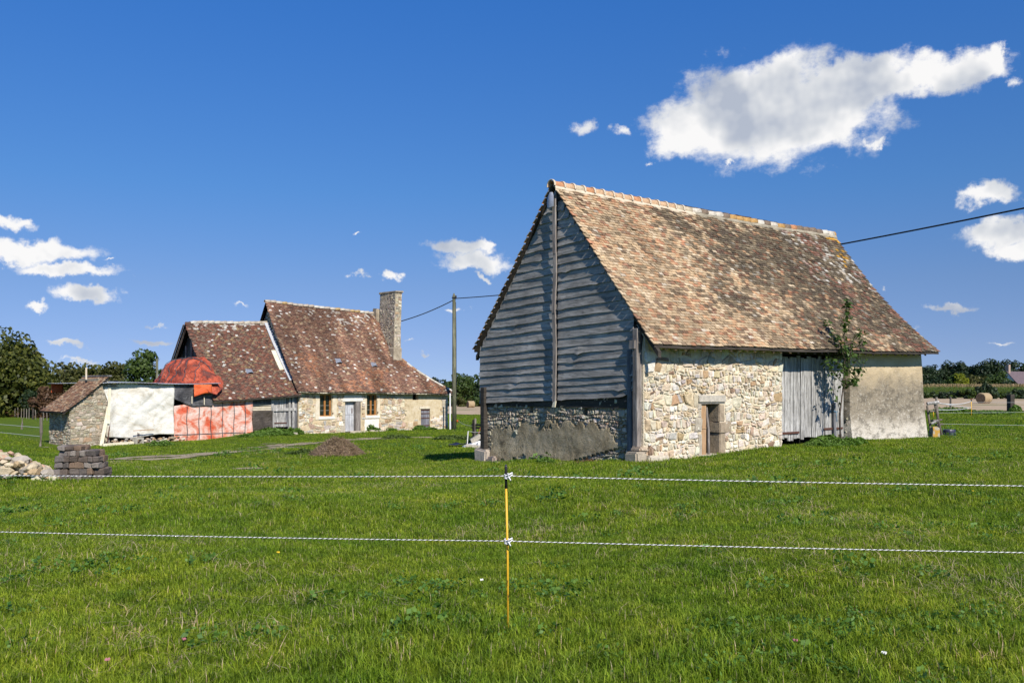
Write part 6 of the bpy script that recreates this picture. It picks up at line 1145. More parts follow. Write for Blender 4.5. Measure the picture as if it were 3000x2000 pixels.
# ------------------------------------------------------------------ bales
def m_bale():
    m, n = material('straw_bale'); p = pos(n); f = n.noise(p, 14, 6, .7); finish(n, n.ramp(f, [(.3, (.20, .14, .08)), (.5, (.36, .27, .16)), (.7, (.48, .38, .24))]), .95, f, .9, .05, .1); return m
M_BALE = m_bale()
def bale(u, Y, r, L, ang, label):
    p = gp(u, Y); t = thing('straw_bale', p, label, 'bale', 'round straw bales on the stubble'); ax = Vector((math.cos(ang), math.sin(ang), 0)); sd = Vector((-ax.y, ax.x, 0)); up = Vector((0, 0, 1)); n_ = 28; V = []; st = [(-L / 2, .86), (-L / 2 + .06, .97)] + [(-L / 2 + L * k / 9, 1.0) for k in range(1, 9)] + [(L / 2 - .06, .97), (L / 2, .86)]
    c = p + Vector((0, 0, r * .96))
    for (x, f) in st:
        for k in range(n_): a_ = 2 * math.pi * k / n_; j = r * f * (1 + .018 * math.sin(k * 5.1 + x * 7) + rnd.uniform(-.012, .012)); V.append(c + ax * x + sd * math.cos(a_) * j + up * math.sin(a_) * j)
    m = len(st); Fc = [(i * n_ + k, i * n_ + (k + 1) % n_, (i + 1) * n_ + (k + 1) % n_, (i + 1) * n_ + k) for i in range(m - 1) for k in range(n_)]; mob('roll', V, Fc, M_BALE, t)
    for e in (-1, 1):
        G = Geo(); rings = [(r * .86 * (1 - i / 7), (.02 if i % 2 else 0)) for i in range(8)]; V = []
        for (rr, dp) in rings: V += [c + ax * e * (L / 2 - dp + .0) + sd * math.cos(2 * math.pi * k / n_) * max(rr, .01) + up * math.sin(2 * math.pi * k / n_) * max(rr, .01) for k in range(n_)]
        mob('end_face', V, [(i * n_ + k, i * n_ + (k + 1) % n_, (i + 1) * n_ + (k + 1) % n_, (i + 1) * n_ + k) for i in range(7) for k in range(n_)], m_plain('bale_end_shaded', (.10, .07, .045), (.20, .145, .09), 9, .95, .8), t)  # ends darker than the roll: their shade is put into the colour
bale(2883, 113, .70, 1.55, R_(32), 'big round straw bale on the stubble in front of the maize'); bale(1379, 175, .70, 1.35, R_(28), 'round straw bale on the stubble seen by the wooden hurdle'); bale(1341, 215, .62, 1.3, R_(28), 'far round bale half hidden behind the utility pole')
# ------------------------------------------------------------------ left pasture fence
for i, (u, v0, v1, Y, w_) in enumerate(((118, 1309, 1222, 43.6, .075), (63, 1257, 1225, 60, .06))): 
    b_ = gp(u, Y); t_ = q(u + 2, v1, Y); G = Geo(); G.add(*tube([b_ - Vector((0, 0, .1)), b_.lerp(t_, .5) + Vector((.03, 0, 0)), t_], [w_ * 1.1, w_, w_ * .9], 7)); tag(G.build('wooden_post', M_FENCEW), ('crooked grey fence post in bare earth beside the stone shed', 'short grey post standing in the left pasture')[i], 'fence post')
cxs = [(44, 1208), (53, 1207), (62, 1207), (70, 1206), (78, 1208), (85, 1207), (96, 1205), (105, 1209), (128, 1208), (138, 1208)]
for i, (u, v) in enumerate(cxs):
    Y = 80 - i * .8; b_ = gp(u, Y); w_ = .035 if i != 6 else .08; G = Geo(); G.add(*tube([b_ - Vector((0, 0, .1)), Vector((b_.x + rnd.uniform(-.05, .05), b_.y, b_.z + rnd.uniform(.7, .95)))], w_, 6)); tag(G.build('wooden_post', M_TIMBER if i in (6,) else M_FENCEW), 'dark thick fence post in the row before the left hedge' if i == 6 else 'pale fence post in the row before the left hedge', 'fence post', 'fence posts before the left hedge')
G = Geo(); a_ = gp(118, 43.6); G.add(*tube([Vector((at(-200, 58)[0], 58, gp(-200, 58).z + .75)), a_ + Vector((0, 0, .95))], .012, 4)); tag(G.build('fence_wire', MG), 'upper pasture wire tied to the crooked post', 'wire'); G = Geo(); G.add(*tube([Vector((at(-200, 58)[0], 58, gp(-200, 58).z + .3)), a_ + Vector((0, 0, .52))], .012, 4)); tag(G.build('fence_wire', MG), 'lower pasture wire tied to the crooked post', 'wire')
# ------------------------------------------------------------------ far house by the wood
fo = Fr(at(2990, 235), 62); zz = g1(*fo.O); fh = thing('far_house', (fo.O[0], fo.O[1], zz), 'far white house with purple-grey roof beside the wood', 'house')
mob('wall', *gable_poly(fo, -5.5, 5.5, [(-3, -1 + zz), (3.5, -1 + zz), (3.5, zz + 2.3), (.2, zz + 5.6), (-3, zz + 2.3)]), m_plain('white_wall', (.7, .68, .66), (.8, .79, .77), 2), fh)
MR = m_plain('slate_roof', (.10, .075, .085), (.16, .12, .13), 3)
for (t0, t1) in ((-3.4, .2), (3.9, .2)): mob('roof_slope', [fo.P(s_, t_, z_) for s_ in (-5.7, 5.7) for t_, z_ in ((t0, zz + 2.0), (t1, zz + 5.85), (t1, zz + 5.65), (t0, zz + 1.8))], [(0, 1, 5, 4), (1, 2, 6, 5), (2, 3, 7, 6), (3, 0, 4, 7), (0, 3, 2, 1), (4, 5, 6, 7)], MR, fh)
mob('chimney', *fo.box(-5.4, -4.6, -.2, .6, zz + 4.8, zz + 7.6), m_plain('chimney_brick', (.3, .22, .18), (.4, .3, .25), 3), fh)
# ------------------------------------------------------------------ trees and shrubs
def leaf_quads(P, Nrm, size, rg, asp=.62):
    """leaf-shaped quads at P with rough normals"""
    N = len(P); a = rg.normal(size=(N, 3)); a -= Nrm * (a * Nrm).sum(1)[:, None] * .6; a /= np.linalg.norm(a, axis=1)[:, None]; b = np.cross(a, Nrm + rg.normal(0, .6, (N, 3))); b /= np.linalg.norm(b, axis=1)[:, None] + 1e-9
    s = size * rg.uniform(.6, 1.35, (N, 1)); V = np.stack([P - a * s, P + b * s * asp, P + a * s, P - b * s * asp], 1).reshape(-1, 3); Fc = np.arange(4 * N).reshape(-1, 4); return V, Fc
def np_mesh(name, V, Fc, mat, tone=None):
    me = bpy.data.meshes.new(name); me.vertices.add(len(V)); me.vertices.foreach_set('co', np.asarray(V, np.float32).ravel()); k = Fc.shape[1]; me.loops.add(Fc.size); me.loops.foreach_set('vertex_index', Fc.astype(np.int32).ravel()); me.polygons.add(len(Fc)); me.polygons.foreach_set('loop_start', np.arange(0, Fc.size, k, dtype=np.int32)); me.polygons.foreach_set('loop_total', np.full(len(Fc), k, np.int32)); me.update(calc_edges=True); me.validate()
    me.materials.append(mat)
    if tone is not None: a = me.attributes.new('tone', 'FLOAT', 'FACE'); a.data.foreach_set('value', np.asarray(tone, np.float32))
    return me
def crown_pts(h, wd, seed, n, low=.12, lob=22, flat=1.0):
    """leaf points of a crown: many lobes spread over an uneven envelope"""
    rg = np.random.default_rng(seed); C = []; 
    for k in range(lob):
        zq = rg.uniform(low, 1.0); env = math.sin(min(1, (zq - low + .10) / (1 - low + .10)) ** .72 * math.pi * .93) ** .75; a = rg.uniform(0, 6.283); rr = wd / 2 * env * rg.uniform(.35, .92)
        C.append((rr * math.cos(a), rr * math.sin(a) * flat, h * (zq * .88), rg.uniform(.16, .30) * min(wd, h) * (.55 + .45 * env), rg.uniform(-.18, .22)))
    C.append((0, 0, h * .55, .36 * min(wd, h), -.1)); C = np.array(C); w_ = C[:, 3] ** 2; idx = rg.choice(len(C), n, p=w_ / w_.sum()); d = rg.normal(size=(n, 3)); d /= np.linalg.norm(d, axis=1)[:, None]; r = C[idx, 3] * rg.uniform(.55, 1.12, n) ** .6
    P = C[idx, :3] + d * r[:, None] * np.array([1, 1, .82]); ok = P[:, 2] > h * .02; tone = np.clip(.42 + C[idx, 4] + rg.normal(0, .16, n), 0, 1); return P[ok], d[ok], tone[ok]
def tree(name, u, Y, h, wd, mat, label, seed, n=2600, ls=.24, low=.12, lob=22, cat='tree', group=None, trunk=True, x=None, dz=0.0):
    px, py = at(u, Y) if x is None else (x, Y); z = g1(px, py) - .05 + dz; rg = np.random.default_rng(seed)
    t = thing(name, (px, py, z), label, cat, group); P, Nn, tn = crown_pts(h, wd, seed, n, low, lob); V, Fc = leaf_quads(P, Nn, ls, rg); o = bpy.data.objects.new('crown', np_mesh('crown', V, Fc, mat, tn)); link(o, t, Matrix.Translation((px, py, z))); o['kind'] = 'stuff'
    if trunk:
        G = Geo(); r0 = max(.07, h * .022); top = Vector((rnd.uniform(-.1, .1) * wd, rnd.uniform(-.1, .1) * wd, h * .72)); pts = [Vector((0, 0, -.2)), Vector((rnd.uniform(-.1, .1), 0, h * .2)), top * .6, top]; G.add(*tube(pts, [r0 * 1.25, r0, r0 * .7, r0 * .2], 8))
        for k in range(7):
            zq = rnd.uniform(.18, .6); b0 = Vector((0, 0, h * zq)); a_ = rnd.uniform(0, 6.28); e = Vector((math.cos(a_) * wd * .36, math.sin(a_) * wd * .36, h * min(.9, zq + rnd.uniform(.12, .3)))); G.add(*tube([b0, b0.lerp(e, .5) + Vector((0, 0, h * .03)), e], [r0 * .5, r0 * .32, r0 * .08], 6))
        G.build('trunk', M_BARK, t, True, M=Matrix.Translation((px, py, z)))
    return t
LH = 'trees of the left hedgerow'
tree('oak_tree', 20, 82, 8.4, 7.2, M_LEAF_OAK, 'largest rounded oak in the left hedgerow, towering over the others', 1, 9000, .20, .04, 34); tree('oak_tree', 72, 84, 7.2, 4.8, M_LEAF_OAK, 'second tall oak leaning against the largest oak of the left hedgerow', 2, 5500, .20, .03, 26)
tree('oak_tree', -90, 80, 8.0, 7.0, M_LEAF_OAK, 'broad oak beyond the largest oak, at the open end of the left hedgerow', 12, 5000, .22, .04, 28)
tree('hedge_tree', 116, 86, 5.6, 3.6, M_LEAF_OAK, 'lower olive tree at the foot of the tall oaks', 3, 3600, .18, .02, 22)
tree('red_shrub', 146, 79, 3.0, 2.9, M_LEAF_RED, 'reddish brown shrub in front of the left hedgerow', 4, 2600, .13, .0, 18, 'shrub'); tree('dark_shrub', 100, 80, 2.6, 3.2, M_LEAF_DRK, 'dark green shrub beneath the tall oaks', 5, 2400, .14, .0, 16, 'shrub'); tree('dark_shrub', 190, 80, 2.2, 3.0, M_LEAF_DRK, 'dark low shrub between the red shrub and the stone shed', 6, 2200, .14, .0, 16, 'shrub')
tree('hedge_tree', 182, 90, 5.7, 5.0, M_LEAF_OLV, 'rounded olive bush-tree behind the stone shed roof', 7, 4200, .18, .02, 26); tree('hedge_tree', 272, 92, 5.6, 4.6, M_LEAF_OAK, 'tree directly behind the vent pipe of the stone shed', 8, 4000, .18, .02, 24); tree('hedge_tree', 345, 92, 5.7, 4.6, M_LEAF_OLV, 'pale olive tree behind the white tarpaulin', 9, 4000, .18, .02, 24)
tree('green_tree', 425, 88, 7.0, 4.4, M_LEAF_GRN, 'tall fresh green tree behind the crumpled orange tarpaulin', 10, 6000, .17, .02, 28); tree('hedge_tree', 230, 95, 5.0, 3.8, M_LEAF_GRN, 'green tree peeping between the olive trees behind the shed', 11, 3000, .18, .02, 20)
for i, x_ in enumerate((-58, -66, -75)): tree('oak_tree', 0, 78 - i * 3, 7.5 - i * .4, 7, M_LEAF_OAK, 'oak farther along the left hedgerow', 40 + i, 3000, .26, .03, 24, group=LH, x=x_)
p = gp(460, 86); G = Geo(); G.add(*tube([p, Vector((p.x, p.y, EYE + (HV - 1050) / F * 86))], .12, 8)); tag(G.build('distant_pole', M_POLE), 'grey pole standing in the hedge behind the orange tarpaulin', 'pole')
# middle distance, between farmhouse and barn
mid = [(1278, 205, 6.2, 6.5, M_LEAF_DRK, 'dark low tree just right of the farmhouse roof end'), (1312, 215, 5.6, 5.0, M_LEAF_GRN, 'green tree behind the utility pole foot'), (1355, 200, 7.4, 6.5, M_LEAF_GRN, 'rounded green tree right of the utility pole'), (1392, 206, 7.6, 6.0, M_LEAF_GRN, 'green tree against the left edge of the barn'), (1425, 200, 6.8, 6.0, M_LEAF_DRK, 'dark tree disappearing behind the barn gable'), (1255, 190, 4.6, 5.5, M_LEAF_DRK, 'dark bush behind the farmhouse corner')]
for i, (u, Y, h, wd, m_, lb) in enumerate(mid): tree('field_tree', u, Y, h, wd, m_, lb, 60 + i, 2800, .26, .0, 22)
for i, (u, Y, h, wd) in enumerate(((1300, 186, 2.6, 7), (1352, 184, 2.2, 7), (1400, 187, 2.8, 7), (1440, 186, 2.5, 6))): tree('hedge_shrub', u, Y, h, wd, M_LEAF_OLV if i % 2 else M_LEAF_GRN, ['low shrub behind the utility pole at the stubble edge', 'low olive shrub behind the far stubble', 'green shrub behind the bale by the hurdle', 'olive shrub behind the barn gable'][i], 80 + i, 1800, .22, .0, 14, 'shrub', None, False)
# wood on the right
for i, (u, Y, h, wd, m_, lb) in enumerate(((2705, 245, 8.0, 7, M_LEAF_DRK, 'dark tree at the barn end of the far wood'), (2740, 250, 8.5, 7, M_LEAF_DRK, 'second dark tree of the far wood beside the barn'), (2778, 250, 10.0, 6.6, M_LEAF_DRK, 'tall twin-crowned tree of the far wood'), (2806, 248, 9.8, 6.0, M_LEAF_DRK, 'tall dark tree touching the twin-crowned one'), (2838, 255, 8.3, 6.5, M_LEAF_DRK, 'lower dark tree in the dip of the far wood'), (2872, 250, 9.6, 7.5, M_LEAF_DRK, 'broad dark tree beside the dip of the far wood'), (2905, 252, 10.6, 7, M_LEAF_DRK, 'highest tree of the far wood'), (2938, 250, 10.0, 7, M_LEAF_DRK, 'dark tree left of the conifers of the far wood'), (2968, 255, 9.6, 6.0, M_LEAF_DRK, 'dark tree behind the far house chimney'), (3000, 258, 9.0, 7, M_LEAF_DRK, 'dark tree behind the far white house'), (3060, 255, 9.4, 8, M_LEAF_DRK, 'dark tree beyond the far white house'), (3120, 255, 9.0, 8, M_LEAF_DRK, 'last dark tree beyond the far white house'),
        (2790, 232, 4.6, 5.0, M_LEAF_GRN, 'green bush beside the yellow-green bush before the wood'), (2812, 230, 5.2, 5.5, M_LEAF_YEL, 'bright yellow-green bush before the far wood'), (2850, 232, 5.0, 5.5, M_LEAF_OLV, 'olive bush right of the yellow-green bush'), (2890, 228, 4.8, 7.0, M_LEAF_OLV, 'wide olive bush in the middle of the wood edge'), (2930, 226, 6.0, 7.5, M_LEAF_GRN, 'large rounded green bush near the far house'), (2956, 222, 3.6, 5.0, M_LEAF_DRK, 'dark bush at the far house wall'), (2735, 235, 4.6, 6.0, M_LEAF_DRK, 'dark bush at the wood edge near the barn'), (2765, 236, 3.6, 5, M_LEAF_DRK, 'low dark bush left of the green bush'))):
    tree('wood_tree' if i < 12 else 'wood_shrub', u, Y, h, wd, m_, lb, 120 + i, 3000, .30, .0, 24, 'tree' if i < 12 else 'bush', None, i < 12)
for i, (u, Y, h, wd) in enumerate(((2712, 155, 1.4, 8), (2760, 153, 1.3, 9), (2810, 152, 1.5, 8), (2860, 150, 1.9, 7), (2893, 149, 2.7, 4.5), (2990, 150, 1.9, 8), (2945, 150, 1.2, 7), (3050, 150, 1.7, 9))): tree('ditch_shrub', u, Y, h, wd, M_LEAF_DRK if i % 3 else M_LEAF_GRN, ['bramble strip at the barn end of the ditch', 'low bramble strip before the maize', 'bramble clump left of the big bale', 'dark bramble clump behind the big bale', 'rounded bush rising behind the big bale', 'dark bramble behind the thick post', 'low bramble right of the big bale', 'bramble beyond the thick dark post'][i], 160 + i, 1500, .20, .0, 14, 'shrub', None, False)
# maize: rows of plants
rg = np.random.default_rng(4); V = []; tn = []; N = 7000
mx = rg.uniform(58, 140, N); my = rg.uniform(158, 200, N); mz = g(mx, my) + .0
for k in range(N):
    hh = 2.25 + rg.normal(0, .1); b0 = np.array([mx[k], my[k], mz[k]])
    for j in range(5):
        a = rg.uniform(0, 6.28); zq = hh * (.25 + .14 * j); d = np.array([math.cos(a), math.sin(a), .35]) * .55; sd = np.array([-math.sin(a), math.cos(a), 0]) * .06; V += [b0 + [0, 0, zq] - sd, b0 + [0, 0, zq] + sd, b0 + [0, 0, zq] + d + sd * .4, b0 + [0, 0, zq] + d - sd * .4]; tn.append(rg.uniform(0, .6))
    for j in range(2): a = rg.uniform(0, 6.28); d = np.array([math.cos(a) * .1, math.sin(a) * .1, .38]); sd = np.array([-math.sin(a), math.cos(a), 0]) * .045; t0 = b0 + [0, 0, hh - .15]; V += [t0 - sd, t0 + sd, t0 + d + sd, t0 + d - sd]; tn.append(rg.uniform(.72, 1))
V = np.array(V); o = bpy.data.objects.new('maize_field', np_mesh('maize_field', V, np.arange(len(V)).reshape(-1, 4), M_MAIZE, tn)); link(o); tag(o, 'tall maize with brown tassels beyond the stubble', 'maize', None, 'stuff')
# ------------------------------------------------------------------ sapling against the barn doors
sp = Vector((at(2452, 25.1)[0], 25.1, 0)); sp.z = g1(sp.x, sp.y); sap = thing('sapling', sp, 'young leafy fruit tree growing against the barn doors', 'sapling')
qq = lambda u, v: Vector((at(u, 25.1)[0], 25.1 + rnd.uniform(-.12, .12), EYE - (v - HV) / F * 25.1))
def branch(pix, r0, r1, nm='branch'):
    P = [qq(u, v) for u, v in pix]; n_ = len(P); G = Geo(); G.add(*tube(P, [r0 + (r1 - r0) * i / (n_ - 1) for i in range(n_)], 7)); G.build(nm, M_SAPB, sap, True); return P
M_SAPB = m_plain('sapling_bark', (.06, .045, .036), (.15, .115, .09), 20, .9, .3)
T0 = branch([(2461, 1290), (2464, 1215), (2472, 1130), (2474, 1060), (2478, 980), (2481, 920), (2482, 875)], .028, .008, 'trunk'); BR = [T0[2:]]
for pix in ([(2474, 1060), (2450, 1000), (2432, 960), (2420, 935)], [(2473, 1090), (2500, 1065), (2515, 1040), (2524, 1000), (2527, 980)], [(2476, 1020), (2496, 1000), (2512, 985), (2520, 970)], [(2472, 1130), (2450, 1100), (2432, 1075), (2424, 1030)], [(2472, 1130), (2495, 1115), (2515, 1110), (2535, 1060)], [(2465, 1215), (2450, 1170), (2435, 1140), (2426, 1150)], [(2473, 1090), (2455, 1060), (2440, 1050)], [(2474, 1070), (2490, 1085), (2520, 1080)], [(2476, 1040), (2460, 1010), (2455, 985)], [(2473, 1110), (2505, 1125)], [(2475, 1050), (2490, 1030), (2500, 1010)]): BR.append(branch(pix, .012, .004))
lm = []
for k in range(6):
    L, wd = .115, .036; V = []; tnn = []
    for i, (x, w_) in enumerate(((0, .1), (.25, .8), (.55, 1.0), (.85, .55), (1.0, .02))): dz = -.25 * x * x * L + rnd.uniform(-.004, .004); V += [(x * L, -w_ * wd, dz + .25 * w_ * wd), (x * L, 0, dz), (x * L, w_ * wd, dz + .25 * w_ * wd)]
    Fc = [(i * 3 + j, i * 3 + j + 1, i * 3 + 4 + j, i * 3 + 3 + j) for i in range(4) for j in range(2)]; lm.append(mesh_of('leaf', V, Fc, M_LEAF_SAP, True, None, rnd.uniform(.15, .95)))
wts = [4.2, 1.3, 1.6, 1.2, 1.5, 1.7, .35, 1.0, 1.2, .9, .7, .9]
for k in range(290):
    P = rnd.choices(BR, wts)[0]; f = rnd.random() ** .85 * (len(P) - 1); i = min(int(f), len(P) - 2); p = P[i].lerp(P[i + 1], f - i); a = rnd.uniform(0, 6.28); el = rnd.uniform(-.75, .35); M = Matrix.Translation(p + Vector((rnd.gauss(0, .05), rnd.gauss(0, .05), rnd.gauss(0, .04)))) @ Matrix.Rotation(a, 4, 'Z') @ Matrix.Rotation(-el, 4, 'Y') @ Matrix.Rotation(rnd.uniform(-.6, .6), 4, 'X') @ Matrix.Scale(rnd.uniform(.8, 1.5), 4)
    o = bpy.data.objects.new('leaf', rnd.choice(lm)); link(o, sap, M)
PP = []
for k in range(420):
    P = rnd.choices(BR, wts)[0]; f = rnd.random() * (len(P) - 1); i = min(int(f), len(P) - 2); PP.append(P[i].lerp(P[i + 1], f - i) + Vector((rnd.gauss(0, .07), rnd.gauss(0, .08), rnd.gauss(0, .06))))
rq = np.random.default_rng(3); Nn = rq.normal(size=(420, 3)) + np.array([0, 0, .8]); Nn /= np.linalg.norm(Nn, axis=1)[:, None]; V, Fc = leaf_quads(np.array([tuple(p) for p in PP]), Nn, .055, rq, .42); o = bpy.data.objects.new('foliage', np_mesh('foliage', V, Fc, M_LEAF_SAP, rq.random(420))); link(o, sap); o['kind'] = 'stuff'
# ------------------------------------------------------------------ weeds
def weed(name, u, Y, h, wd, dp, label, seed, n=1500, ls=.05, mat=None, cat='weeds', x=None, flat=False):
    px, py = at(u, Y) if x is None else (x, Y); z = g1(px, py); rg = np.random.default_rng(seed); a = rg.uniform(0, 6.28, n); r = np.sqrt(rg.random(n)); q = rg.random(n) ** .7; X = np.cos(a) * r * wd / 2; Yy = np.sin(a) * r * dp / 2; hh = h * (1 - .75 * r ** 2) * (.75 + .5 * fbm(X * 3 + seed, Yy * 3, seed, 2)); P = np.stack([px + X, py + Yy, z + np.maximum(.01, q * hh)], 1); P[:, 2] += g(P[:, 0], P[:, 1]) - z
    Nn = np.stack([np.cos(a) * .4, np.sin(a) * .4, np.ones(n)], 1); Nn /= np.linalg.norm(Nn, axis=1)[:, None]; V, Fc = leaf_quads(P, Nn, ls, rg, .5); o = bpy.data.objects.new(name, np_mesh(name, V, Fc, mat or M_NETTLE, np.clip(.25 + .6 * q + rg.normal(0, .12, n), 0, 1))); link(o); return tag(o, label, cat, None, 'stuff')
weed('nettle_clump', 2440, 24.6, .42, 1.55, .8, 'green nettles round the foot of the sapling', 1, 2600, .05); weed('nettle_clump', 2400, 24.2, .34, .9, .6, 'nettles before the barn doors', 2, 1500, .045); weed('nettle_clump', 2500, 25.2, .30, .8, .6, 'nettles at the foot of the rendered wall', 3, 1200, .045)
weed('weed_clump', 1597, 22.6, .20, .5, .3, 'bright weed clump at the foot of the gable', 4, 500, .04); weed('weed_clump', 1500, 23.6, .14, .5, .3, 'small weeds at the gable foot', 5, 300, .04); weed('weed_clump', 1720, 22.2, .12, .9, .3, 'dark low weeds at the gable foot near the corner', 6, 400, .04, M_LEAF_RED)
weed('weed_clump', 1075, 57.4, .75, 1.8, .8, 'leafy weeds right of the farmhouse door', 7, 1600, .09); weed('weed_clump', 1115, 58.3, .5, 2.2, .8, 'low weeds along the farmhouse wall under the window', 8, 1400, .08); weed('weed_clump', 1190, 59.6, .38, 4.2, .7, 'weed strip along the farmhouse wall by the store door', 9, 2200, .08)
weed('weed_clump', 800, 50.6, .5, 2.4, 1.4, 'weed thicket before the byre door', 10, 3000, .085); weed('weed_clump', 862, 52.8, .5, 1.2, .8, 'leafy weeds at the corner of byre and farmhouse', 11, 1600, .085); weed('weed_clump', 760, 50.0, .3, 2.4, 1.2, 'low weeds before the brown netting', 12, 1800, .08); weed('weed_clump', 960, 56.0, .4, 1.2, .6, 'weeds at the farmhouse wall below the left window', 13, 800, .08)
weed('weed_clump', 1330, 45.0, .35, 2.2, 1.4, 'dark leafy patch in the grass before the scrap', 14, 1500, .07, M_LEAF_GRN); weed('weed_clump', 1160, 47.5, .30, 1.6, 1.0, 'leafy patch in the yard grass', 15, 900, .07, M_LEAF_GRN); weed('weed_clump', 470, 45.6, .40, 1.5, .8, 'weeds in the rubble below the white tarpaulin', 16, 900, .07)
weed('weed_clump', 890, 31.8, .22, 1.4, .8, 'grass tussock beside the manure heap', 17, 700, .05, M_LEAF_GRN); weed('weed_clump', 2075, 21.9, .12, .6, .3, 'small weeds before the low doorway', 18, 200, .04); weed('weed_clump', 2900, 54, .35, 3.0, 1.2, 'weeds along the fence by the thick dark post', 19, 1500, .08); weed('weed_clump', 2975, 57.5, .9, .8, .5, 'tall weeds beside the thick dark post', 20, 700, .08); weed('weed_clump', 2790, 58, .5, 3.5, 1.0, 'weeds round the thin post at the stubble edge', 21, 1400, .08); weed('weed_clump', 2640, 28.3, .10, 3.0, .4, 'low grass and moss along the rendered wall', 22, 1200, .035); weed('dry_weeds', 90, 81, .9, 9, 1.2, 'tall dry weeds along the left fence posts', 23, 3000, .10, M_LEAF_RED)
# ------------------------------------------------------------------ grass: tufts scattered over the pasture
def tuft(seed, nb, rad, hmin, hmax, wd, mat, lean=.55, dry=0.0):
    rg = np.random.default_rng(seed); V = []; Fc = []; tn = []
    for k in range(nb):
        a = rg.uniform(0, 6.283); r = rad * math.sqrt(rg.random()); x, y = r * math.cos(a), r * math.sin(a); h = rg.uniform(hmin, hmax); b = rg.uniform(0, 6.283); ln = lean * rg.random() * h; dx, dy = math.cos(b), math.sin(b); sx, sy = -dy * wd / 2, dx * wd / 2; o = len(V)
        V += [(x - sx, y - sy, -.01), (x + sx, y + sy, -.01), (x + dx * ln * .35 + sx * .8, y + dy * ln * .35 + sy * .8, h * .6), (x + dx * ln * .35 - sx * .8, y + dy * ln * .35 - sy * .8, h * .6), (x + dx * ln * 1.2, y + dy * ln * 1.2, h * (1.0 - .3 * rg.random()))]
        Fc += [(o, o + 1, o + 2, o + 3), (o + 3, o + 2, o + 4)]; t = rg.uniform(.0, .62) if rg.random() > dry else rg.uniform(.8, 1); tn += [t, min(1, t + .12)]
    return mesh_of('tuft', V, Fc, mat, False, None, np.array(tn))
def m_grass():
    m, n = material('grass_blades'); t = attr(n, 'tone', 'Fac'); p = pos(n); xy = scaled(n, p, (1, 1, 0)); f = n.noise(xy, .5, 4, .6); k = n.n('ShaderNodeObjectInfo').outputs['Random']
    c = n.ramp(t, [(0.0, (.050, .088, .005)), (.35, (.165, .248, .014)), (.66, (.295, .380, .034)), (.76, (.35, .39, .08)), (.84, (.36, .29, .15)), (1.0, (.54, .44, .28))]); c = n.mix(1.0, c, n.ramp(f, [(.3, (.62, .80, .62)), (.5, (1, 1, 1)), (.7, (1.30, 1.16, 1.1))]), 'MULTIPLY'); c = n.mix(1.0, c, n.ramp(k, [(0, .72), (1, 1.22)]), 'MULTIPLY'); c = n.mix(1.0, c, n.ramp(n.noise(xy, 2.6, 5, .65), [(.32, (.55, .66, .6)), (.5, (1, 1, 1)), (.68, (1.28, 1.14, 1.1))]), 'MULTIPLY')
    d = n.n('ShaderNodeBsdfPrincipled', {'Base Color': c, 'Roughness': .55, 'Specular IOR Level': .18}); t_ = n.n('ShaderNodeBsdfTranslucent', {'Color': n.mix(1.0, c, (1.25, 1.45, .55), 'MULTIPLY')}); x = n.n('ShaderNodeMixShader', {0: .30, 1: d.outputs[0], 2: t_.outputs[0]}); n.t.links.new(x.outputs[0], n.n('ShaderNodeOutputMaterial').inputs[0]); return m
M_GRASS = m_grass()
def m_clover(): return m_leaf('clover_leaves', [(0, (.04, .10, .015)), (.6, (.09, .19, .03)), (1, (.16, .27, .05))], .3)
M_CLOVER = m_clover()
tc = bpy.data.collections.new('tufts')
def reg(name, me): o = bpy.data.objects.new(name, me); tc.objects.link(o)
for k in range(5): reg('tuft_a%d' % k, tuft(k, 36, .07, .020, .055, .0042, M_GRASS, 1.1, .07))           # 0-4 short pasture grass
for k in range(3): reg('tuft_b%d' % k, tuft(20 + k, 26, .06, .05, .125, .0050, M_GRASS, .9, .03))          # 5-7 longer grass
for k in range(3): reg('tuft_c%d' % k, tuft(30 + k, 8, .09, .02, .085, .0045, M_GRASS, 2.4, 1.0))          # 8-10 dry straw
for k in range(3): reg('tuft_d%d' % k, tuft(40 + k, 44, .20, .03, .075, .009, M_GRASS, 1.0, .08))          # 11-13 farther grass
for k in range(2): reg('tuft_e%d' % k, tuft(50 + k, 40, .45, .03, .085, .022, M_GRASS, .9, .06))             # 14-15 far grass
def rosette(seed, n, rad, ls):
    rg = np.random.default_rng(seed); a = rg.uniform(0, 6.28, n); r = np.sqrt(rg.random(n)) * rad; P = np.stack([np.cos(a) * r, np.sin(a) * r, .025 + .05 * rg.random(n)], 1); Nn = np.tile(np.array([0, 0, 1.0]), (n, 1)) + rg.normal(0, .35, (n, 3)); Nn /= np.linalg.norm(Nn, axis=1)[:, None]; V, Fc = leaf_quads(P, Nn, ls, rg, .75); me = np_mesh('rosette', V, Fc, M_CLOVER, rg.random(n)); return me
for k in range(2): reg('tuft_f%d' % k, rosette(60 + k, 40, .12, .014))                                                                            # 16-17 broad weeds
